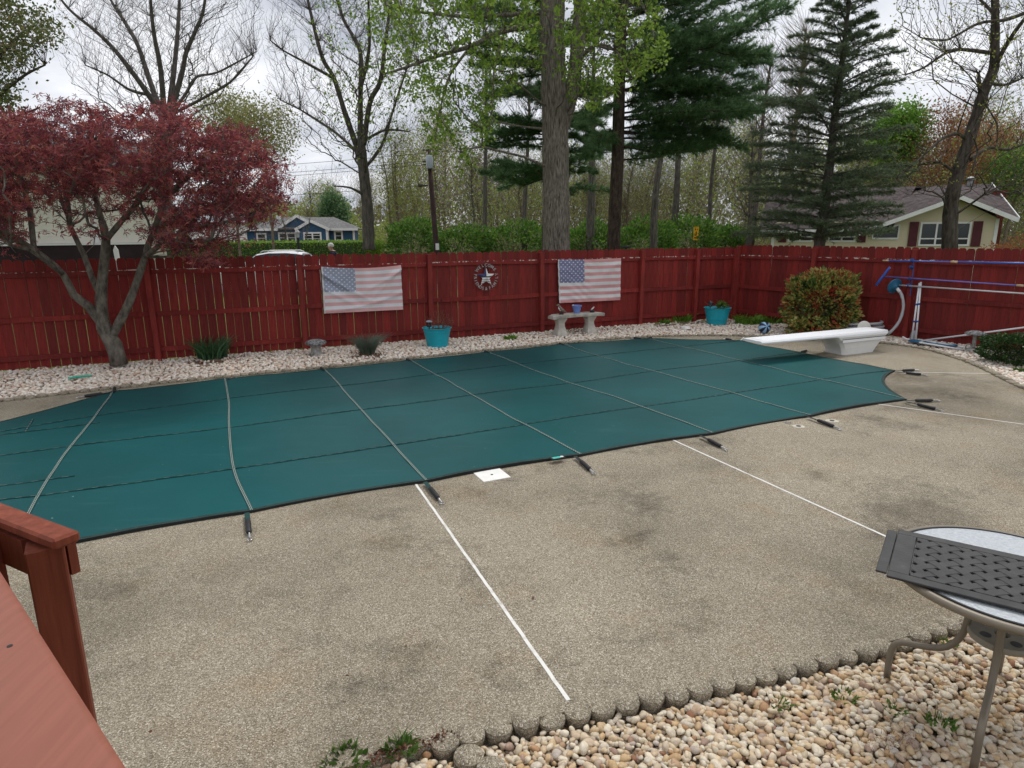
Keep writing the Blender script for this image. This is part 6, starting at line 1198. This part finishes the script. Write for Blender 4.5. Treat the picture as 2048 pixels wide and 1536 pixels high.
# --- conifers
def conifer(name, label, px, Y, ztop, trunk_r, branches, bark, nmat, nlen, per, lean=0.0, tuft=.10, side=True, seed=1, px_top=None, bl=.5, droop=.0, nw=1.0, sub=7):
    g_ = np.random.default_rng(seed); b0 = W(px, 490, Y); b0.z = -.1; top = W(px_top if px_top else px, 300, Y); top.z = ztop; t = empty(name, (b0.x, b0.y, 0), 0, label, 'tree'); mb = MB()
    trunk = [b0.lerp(top, k / 10) + Vector((g_.normal(0, .02), g_.normal(0, .02), 0)) for k in range(11)]; mb.tube(trunk, [trunk_r * (1 - .93 * (k / 10) ** 1.15) + .01 for k in range(11)], 12); A_, B_, RA, RB = [], [], [], []; NP, ND = [], []
    for pts, r_ in branches:
        pts = [Vector(q) for q in pts]; s = []; n = len(pts)
        for i in range(n - 1):
            for j in range(5): s.append(pts[i].lerp(pts[i + 1], j / 5))
        s.append(pts[-1]); M_ = len(s); tot = sum((s[i + 1] - s[i]).length for i in range(M_ - 1))
        for i in range(M_ - 1): A_.append(s[i]); B_.append(s[i + 1]); RA.append(r_ * (1 - i / M_) + .005); RB.append(r_ * (1 - (i + 1) / M_) + .005)
        d_ = (pts[-1] - pts[0]).normalized(); sv = d_.cross(Vector((0, 0, 1))).normalized(); acc = 0
        for i in range(1, M_):
            q = i / (M_ - 1)
            if q < .10: continue
            for sgn in (-1, 1):
                for rep in range(sub if i == M_ - 1 else max(1, sub // 2)):
                    ln = bl * tot * (1.05 - q * .75) * g_.uniform(.35, .8) * min(1, .4 + q * 1.2); ln = min(ln, 1.5); dr = (d_ * g_.uniform(.35, 1.0) + sv * sgn * g_.uniform(.2, 1.0) + Vector((0, 0, g_.normal(.10 - droop, .22)))).normalized(); p_ = s[i].lerp(s[i - 1], g_.random()); e_ = p_ + dr * ln + Vector((0, 0, -droop * ln * .4))
                    A_.append(p_); B_.append(e_); RA.append(.006); RB.append(.002); m_ = max(2, int(ln / tuft))
                    for k in range(m_):
                        u_ = (k + g_.random()) / m_
                        if u_ < .22: continue
                        NP.append(p_.lerp(e_, u_)); ND.append(dr)
    V1 = np.array([tuple(q) for q in A_]); V2 = np.array([tuple(q) for q in B_]); Pn = np.vstack([V1, V2]); n = len(V1); parn = np.concatenate([np.full(n, -1), np.arange(n)]); radn = np.concatenate([RA, RB]); V, F = edges_mesh(Pn, parn, radn); treeparts(t, V, F, mb, bark)
    NP = np.array([tuple(q) for q in NP]); ND = np.array([tuple(q) for q in ND]); NP = np.repeat(NP, per, 0); ND = np.repeat(ND, per, 0); D = ND + g_.normal(size=ND.shape) * .62 + np.array([0, 0, .12 - droop]); S = nlen * g_.uniform(.7, 1.2, len(NP)); T = NEED[0] * np.array([1, 1.0 * nw, 1]); V, F = scatter(T, NEED[1], NP, S, frame_rot(D, g_)); o = link('crown', npmesh('crown', V, F, nmat), t); o.matrix_parent_inverse = Matrix.Translation(-t.location); return t
def pine_branches(px, Y, explicit, zs, length, seed, up=.15, r_=.026):
    g_ = np.random.default_rng(seed); b = []
    for L, rep in [(q, k) for q in explicit for k in range(3)]:
        n = len(L); dv = g_.uniform(-1.8, 1.8); j_ = (0, 0) if rep == 0 else (g_.normal(0, 22), g_.normal(0, 16)); L = [(x_ + j_[0] * k / (n - 1), y_ + j_[1] + (g_.normal(0, 9) if k else g_.normal(0, 14))) for k, (x_, y_) in enumerate(L)]; b.append(([W(x_, y_, Y + dv * k / (n - 1)) for k, (x_, y_) in enumerate(L)], r_))
    for i, z_ in enumerate(zs):
        a_ = i * 2.399 + g_.uniform(-.3, .3); ln = length(z_) * g_.uniform(.75, 1.1); c = W(px, 300, Y); c.z = z_; d_ = Vector((math.cos(a_), math.sin(a_), 0)); b.append(([c, c + d_ * ln * .35 + Vector((0, 0, up * ln * .35)), c + d_ * ln * .7 + Vector((0, 0, up * ln * .5)), c + d_ * ln + Vector((0, 0, up * ln * .8))], r_))
    return b
ex = [[(1232, 200), (1330, 195), (1440, 200), (1545, 212)], [(1232, 130), (1330, 100), (1440, 75), (1552, 12)], [(1235, 285), (1320, 275), (1400, 270), (1452, 280)], [(1235, 235), (1320, 235), (1420, 228), (1500, 222)], [(1232, 60), (1330, 40), (1420, 20), (1500, -20)], [(1235, 150), (1330, 150), (1420, 140), (1500, 150)], [(1235, 320), (1300, 305), (1360, 300), (1420, 302)], [(1232, 20), (1330, -10), (1420, -50)], [(1228, 275), (1190, 290), (1170, 320)], [(1228, 215), (1190, 230), (1165, 260)], [(1235, 100), (1340, 75), (1450, 110), (1530, 120)], [(1235, 180), (1320, 170), (1400, 175), (1470, 185)]]
conifer('white_pine', 'tall dark green white pine with long boughs reaching to the right', 1230, 19.0, 21, .19, pine_branches(1230, 19.0, ex, np.arange(5.6, 19, .42), lambda z: 3.4 if z < 12 else 3.4 * (21 - z) / 9, 21), 'bark_pine', 'needle_pine', .18, 14, seed=21, px_top=1236, bl=.42, sub=7, tuft=.085, nw=1.25)
ex = [[(1100, 345), (1060, 335), (1010, 330), (985, 345)], [(1100, 300), (1040, 290), (985, 295)], [(1100, 250), (1050, 245), (1000, 255)], [(1100, 200), (1040, 190), (990, 195)], [(1100, 150), (1040, 140), (975, 150)], [(1100, 100), (1030, 85), (965, 95)], [(1100, 50), (1020, 30), (950, 35)], [(1100, 345), (1130, 340), (1190, 345)], [(1100, 365), (1050, 362), (1005, 372)], [(1100, 0), (1030, -20), (950, -10)], [(1100, 310), (1150, 300), (1195, 310)], [(1100, 250), (1150, 240), (1200, 250)], [(1100, 190), (1150, 180), (1200, 190)]]
conifer('white_pine', 'dark green white pine half hidden behind the massive grey trunk', 1098, 22.0, 21, .22, pine_branches(1098, 22.0, ex, np.arange(4.6, 19, .62), lambda z: 2.6 if z < 12 else 2.6 * (21 - z) / 9, 31), 'bark_pine', 'needle_pine', .18, 17, seed=22, bl=.44, sub=7, tuft=.09, nw=1.3)
hb = []; g_ = np.random.default_rng(41); zt_ = 8.35; n = 0; z_ = 2.05
while z_ < zt_ - .15:
    rr = (2.25 * (1 - (z_ - 2.0) / (zt_ - 2.0)) ** .75 + .15) * (.80 if z_ < 2.6 else 1); k = 6 if z_ < 6 else 5
    for j in range(k):
        n += 1; a_ = n * 2.399 + g_.uniform(-.4, .4); ln = rr * g_.uniform(.7, 1.12); c = W(1640, 300, 17.0).lerp(W(1668, 300, 17.0), z_ / 8.5); c.z = z_ + g_.uniform(-.1, .1); d_ = Vector((math.cos(a_), math.sin(a_), 0)); e1 = .42 if z_ > 4.5 else .12; hb.append(([c, c + d_ * ln * .4 + Vector((0, 0, e1 * ln * .4)), c + d_ * ln * .75 + Vector((0, 0, e1 * ln * .6)), c + d_ * ln + Vector((0, 0, e1 * ln * .62))], .015))
    z_ += .25
conifer('hemlock_tree', 'sparse conical dark conifer standing before the yellow ranch house', 1638, 17.0, 8.5, .15, hb, 'bark_grey', 'needle_hemlock', .090, 6, seed=42, tuft=.058, bl=.47, droop=.10, nw=2.2, sub=6, px_top=1668)
# --- crooked tree at the right edge
L = limbs_from([[(1899, 500), (1903, 402), (1921, 329), (1936, 285), (1968, 183), (1987, 139), (1990, 73), (1990, 0), (1988, -90)], [(1987, 139), (2016, 84), (2055, 30), (2100, -30)], [(1940, 320), (1976, 296), (2016, 299), (2070, 280)], [(1935, 281), (1914, 267), (1884, 278), (1848, 310), (1793, 358)], [(1983, 106), (1921, 99), (1892, 106), (1848, 135), (1810, 150)], [(2050, 26), (2009, 40), (1957, 47), (1892, 80), (1840, 75)], [(1960, 190), (1957, 146), (1968, 201), (1994, 248), (1994, 285)], [(1990, 30), (1950, -10), (1900, -40)], [(1915, 350), (1880, 325), (1840, 330), (1800, 370)], [(1975, 165), (2010, 170), (2060, 150)]], 16.5, [0, -1.2, .8, -.8, -1.0, -1.0, -.5, 1.0, 1, 1], [0, 0, 0, 0, 0, 1, 0, 0, 0, 0])
cl = np.vstack([boxcloud(900, 1790, 2140, -90, 170, 14.5, 18.5, 9), boxcloud(420, 1940, 2140, 150, 400, 14.8, 18, 10), boxcloud(200, 1780, 1920, 270, 400, 15.5, 17.5, 11)])
hero('crooked_tree', 'crooked dark trunked tree with sparse yellow green leaflets at the right edge', 16.5, L, [(.185, .06), (.06, .02), (.05, .015), (.045, .012), (.05, .015), (.045, .012), (.035, .012), (.04, .012), (.03, .01), (.04, .012)], cl, 'bark_dark', .30, .0040, .45, [('leaf_yellow', .42, 4, .065, (.09, .09, .07), 12, lambda q: q[2] > 3.2)])
# --- leafy tree at the far upper left
L = limbs_from([[(-60, 500), (-55, 300), (-45, 150), (-40, 0), (-40, -100)], [(-50, 250), (0, 190), (50, 150), (90, 130)], [(-45, 170), (10, 100), (50, 60)], [(-52, 280), (20, 240), (80, 215)]], 18.5, [0, -1, 1, 0])
cl = boxcloud(520, -160, 122, -60, 275, 16.5, 20.5, 13, lambda x_, y_, d_: x_ < 60 + 45 * math.sin(y_ / 38.0) + g_.normal(0, 14))
hero('leafy_tree', 'olive green feathery leaved tree in the upper left corner', 18.5, L, [(.22, .1), (.07, .02), (.07, .02), (.06, .02)], cl, 'bark_dark', .3, .005, .45, [('leaf_olive', 1, 22, .11, (.16, .16, .11), 14, None)])
# --- smaller garden trees seen in the gap
def gtree(name, label, px, Y, ytop, ybot, wpx, leafm, nat=500, per=5, lsize=.10, bark='twig_tan', tr=.10, seed=1, frac=1.0, spr=.22, group=None, stems=1, r0=.007, hollow=.15, cap=True):
    b0 = W(px, 480, Y); b0.z = -.12; zt_ = W(px, ytop, Y).z; zb = W(px, ybot, Y).z; rw = wpx * Y / 1295 / 2; t = empty(name, (b0.x, b0.y, 0), 0, label, 'tree', group); g_ = np.random.default_rng(seed); limbs = []; mb = MB()
    for s_ in range(stems):
        off = Vector((g_.normal(0, .25 * (stems > 1)), g_.normal(0, .25 * (stems > 1)), 0)); tip = b0 + off * 3 + Vector((g_.normal(0, rw * .15), g_.normal(0, .3), 0)); tip.z = zb + (zt_ - zb) * .75; pts = [b0 + off, (b0 + off).lerp(tip, .4) + Vector((g_.normal(0, .12), g_.normal(0, .12), 0)), (b0 + off).lerp(tip, .75) + Vector((g_.normal(0, .12), 0, 0)), tip]; limbs.append((pts, None)); limb_tube(mb, pts, tr, tr * .25, 8, .04)
    cl = ellip(nat, (b0.x, b0.y, (zt_ + zb) / 2), (rw, rw, (zt_ - zb) / 2), hollow, seed); P, par, rad, kids, n0 = grow(limbs, cl, .30, r0 * .7, .45, .9); V, F = edges_mesh(P, par, np.minimum(rad, tr * .8)); treeparts(t, V, F, mb, bark); Q = P[kids]; Q = Q[g_.random(len(Q)) < frac]
    if len(Q) and leafm: crown(t, clumpify(Q, per, spr, seed), lsize, leafm, LEAF, None, seed)
    return t
gtree('willow_tree', 'pale yellow green rounded tree right of the bare tall tree', 478, 44, 178, 300, 120, 'leaf_pale', 600, 8, .17, seed=51, spr=.35); gtree('willow_tree', 'pale yellow green tree leaning out above the red maple edge', 545, 42, 195, 330, 130, 'leaf_pale', 600, 8, .16, seed=52, spr=.35)
gtree('maple_tree', 'bright green rounded tree between the conical conifer and orange tree', 1772, 40, 205, 330, 95, 'leaf_bright', 500, 14, .20, seed=53, spr=.32); gtree('maple_tree', 'rusty orange budding tree behind the ranch house roof', 1868, 39, 195, 400, 150, 'leaf_orange', 900, 7, .15, seed=54, spr=.35, r0=.006); gtree('maple_tree', 'lower rusty orange budding tree at the right behind the roof', 1975, 41, 240, 400, 150, 'leaf_orange', 700, 7, .15, seed=55, spr=.35)
gtree('maple_tree', 'green leafing tree above the right end of the ranch roof', 2010, 37, 290, 400, 110, 'leaf_bush', 400, 10, .15, seed=56, spr=.3); gtree('juniper_tree', 'dark pointed evergreen beyond the blue cottage', 672, 95, 385, 490, 50, 'needle_pine', 500, 20, .35, seed=57, spr=.45, hollow=.3)
gtree('birch_tree', 'fresh yellow green slim tree between the spreading tree and utility pole', 800, 46, 240, 470, 95, 'leaf_yellow', 700, 5, .15, seed=58, spr=.35, stems=3); gtree('bush_tree', 'small bare garden tree in front of the blue cottage', 545, 55, 395, 475, 110, None, 260, 1, .1, 'twig_grey', .09, seed=59, stems=2); gtree('bush_tree', 'bare twisting shrub tree beside the cottage porch', 585, 54, 420, 475, 90, None, 200, 1, .1, 'twig_grey', .09, seed=60, stems=2)
gtree('bare_tree', 'pale bare forked tree rising behind the conical conifer', 1552, 33, 10, 260, 150, None, 900, 1, .1, 'twig_tan', .20, seed=66, r0=.009, stems=2); gtree('bare_tree', 'thin bare tree between the pine boughs and the conical conifer', 1490, 31, 230, 420, 120, 'leaf_pale', 500, 1, .1, 'bark_grey', .13, seed=67, r0=.008, frac=.3)
# --- the wood: prototypes copied as single trees
protos = []
for k, (leafm, per, frac, bark) in enumerate([('leaf_pale', 4, .8, 'twig_tan'), ('leaf_bud', 3, .8, 'twig_grey'), ('leaf_yellow', 4, .7, 'twig_tan'), (None, 1, 0, 'twig_grey'), ('leaf_pale', 3, .5, 'twig_grey'), ('leaf_bud', 2, .4, 'twig_tan')]):
    g_ = np.random.default_rng(100 + k); h = 10.0; pts = [Vector((0, 0, -.15)), Vector((g_.normal(0, .1), g_.normal(0, .1), 3)), Vector((g_.normal(0, .25), g_.normal(0, .25), 6)), Vector((g_.normal(0, .4), g_.normal(0, .4), 8.8))]; cl = np.vstack([ellip(560, (0, 0, 6.4), (1.9, 1.9, 3.7), .1, 200 + k), ellip(90, (0, 0, 2.6), (1.2, 1.2, 1.8), .3, 300 + k)]); P, par, rad, kids, n0 = grow([(pts, None)], cl, .40, .0055, .45, 1.0); mb = MB(); limb_tube(mb, pts, .12, .03, 8, .04); V, F = edges_mesh(P, par, np.minimum(rad, .08)); tm = mesh('trunk', mb, bark, True, False); bm_ = npmesh('branches', V, F, bark); lm = None
    if leafm:
        Q = P[kids]; Q = Q[g_.random(len(Q)) < frac]; Q = clumpify(Q, per, .28, k); V, F = scatter(LEAF[0], LEAF[1], Q, .14 * g_.uniform(.6, 1.2, len(Q)), rand_rot(len(Q), g_)); lm = npmesh('crown', V, F, leafm)
    protos.append((tm, bm_, lm))
kinds = ['slender tree with pale yellow green haze of leaves in the wood', 'slender tree with pinkish tan buds in the wood', 'slender tree with fresh yellow leaves in the wood', 'slender entirely bare grey tree in the wood', 'grey slender tree with thin pale leaves in the wood', 'tan slender tree with scattered buds in the wood']
gw = np.random.default_rng(5); spots = []
def topy(px): return float(np.interp(px, [380, 560, 700, 830, 900, 1000, 1180, 1380, 1480, 1560, 1750, 1900, 2048, 2300], [330, 345, 300, 250, 190, 230, 300, 250, 170, 150, 200, 190, 180, 180]))
for i in range(118):
    px = gw.uniform(560, 2250) if i < 100 else gw.uniform(380, 620); Y = gw.uniform(43, 78) if px < 1500 else gw.uniform(44, 80)
    if px < 800: Y = gw.uniform(95, 130)
    spots.append((px, Y, topy(px) + gw.uniform(0, 95)))
for px, Y, ty in spots:
    k = int(gw.choice(6, p=[.24, .18, .16, .12, .18, .12])); b0 = W(px, 480, Y); zt_ = W(px, ty, Y).z; s = zt_ / 10.0; t = empty('woodland_tree', (b0.x, b0.y, -.12), gw.uniform(0, 6.28), kinds[k], 'tree', 'trees of the wood, kind ' + 'abcdef'[k]); t.scale = (s * gw.uniform(.8, 1.15), s * gw.uniform(.8, 1.15), s)
    link('trunk', protos[k][0], t); link('branches', protos[k][1], t)
    if protos[k][2]: link('crown', protos[k][2], t)
# nearer thick trunks between the pines
for px, Y, r_, lab in [(1180, 30, .24, 'thick bare trunk standing between the two white pines'), (1310, 28, .20, 'bare forest trunk just right of the pine trunk'), (1345, 33, .22, 'second bare forest trunk right of the pine trunk'), (1048, 34, .16, 'thin dark forest trunk left of the massive trunk'), (970, 36, .15, 'leaning thin forest trunk left of the massive trunk'), (1420, 34, .14, 'slim forest trunk behind the yellow sign'), (1500, 36, .2, 'forest trunk left of the conical conifer')]:
    gtree('forest_tree', lab, px, Y, gw.uniform(20, 130), 260, 130, 'leaf_bud', 260, 2, .12, 'bark_grey', r_, seed=int(px), r0=.01, frac=.4)
# undergrowth and far wood as masses
def mass(name, label, n, px0, px1, Y0, Y1, zf, size, mat, seed, T=LEAF, M=None):
    g_ = np.random.default_rng(seed); px = g_.uniform(px0, px1, n); Y = g_.uniform(Y0, Y1, n); u = g_.random(n); P = []
    for i in range(n): q = W(px[i], 470, Y[i]); P.append((q.x, q.y, -.1 + zf(px[i], u[i], g_)))
    return setp(leafobj(name, P, size, mat, None, T, M, g_), label, 'undergrowth', kind='stuff')
TW = (np.array([(0, -.009, 0), (0, .009, 0), (1, 0, 0)]), np.array([(0, 1, 2)]))
def updirs(n, seed): g_ = np.random.default_rng(seed); D = g_.normal(size=(n, 3)) * np.array([.55, .55, .35]); D[:, 2] += .75; return frame_rot(D, g_)
zf = lambda px, u, g_: (3.0 + float(np.interp(px, [775, 830, 900, 1000, 1200, 1380, 1480, 1600, 1750, 2200], [5, 7, 12, 9, 7.5, 9, 12, 12, 9, 9])) * (.62 + .38 * math.sin(px * .017) * math.sin(px * .0061 + 2))) * u ** 1.05
mass('woodland_undergrowth', 'fine yellow green leaf haze filling the wood behind the fence', 88000, 775, 2200, 44, 66, zf, .19, 'leaf_wood', 71); mass('woodland_undergrowth', 'fresh green leaf haze of the trees behind the blue cottage', 22000, 380, 800, 98, 125, lambda px, u, g_: (3 + 8 * (.5 + .5 * math.sin(px * .03 + 1) * math.sin(px * .011))) * u ** 1.05, .36, 'leaf_wood', 76); mass('woodland_undergrowth', 'tangle of thin tan twigs and saplings standing in the wood', 70000, 775, 2200, 42, 66, zf, 1.05, 'brush_twig', 72, TW, updirs(70000, 4)); mass('woodland_undergrowth', 'low tan brush and leaf litter under the trees of the wood', 16000, 775, 2200, 40, 62, lambda px, u, g_: 2.4 * u ** 1.5, .24, 'brush_tan', 74)
mass('far_woods', 'distant grey green wooded rise beyond houses and trees', 40000, 200, 2600, 120, 175, lambda px, u, g_: (17 if px > 780 else 11) * u ** .9 * (.75 + .25 * math.sin(px * .021) * math.sin(px * .0073 + 1)), .85, 'brush_tan', 73); mass('far_woods', 'distant tangle of bare twigs along the wooded rise', 30000, 200, 2600, 110, 150, lambda px, u, g_: (19 if px > 780 else 13) * u ** .9, 2.2, 'brush_twig', 75, TW, updirs(30000, 5))
# bushes along the verge
for i, (px, Y, w_, ytop, lab) in enumerate([(828, 34, 92, 440, 'rounded green bush left of the utility pole'), (925, 33, 110, 455, 'wide green bush right of the utility pole'), (1030, 33, 120, 448, 'green bush left of the massive trunk'), (1180, 31, 100, 448, 'green bush between the massive trunk and pine'), (1290, 30, 110, 442, 'green bush right of the pine trunk'), (1372, 32, 110, 438, 'green bush behind the yellow sign'), (1450, 33, 70, 455, 'small green bush right of the yellow sign')]):
    c = W(px, 480, Y); hgt = W(px, ytop, Y).z; shrub('roadside_bush', (c.x, c.y), (w_ * Y / 1295 / 2 * 1.15, 1.3, hgt / 2 * 1.02), 5200, .17, 'leaf_bush', lab, 80 + i, True, .9, hgt / 2)
c = W(2032, 488, 22.5); shrub('barberry_bush', (c.x, c.y), (.95, .7, .98), 2600, .09, 'leaf_orange', 'low reddish brown bush at the end of the ranch house', 95, True, .9, .95)
for o in bpy.data.objects:
    if o.type == 'MESH' and o.parent is None and o.name.startswith('gravel_bed_soil'): o['kind'] = 'structure'
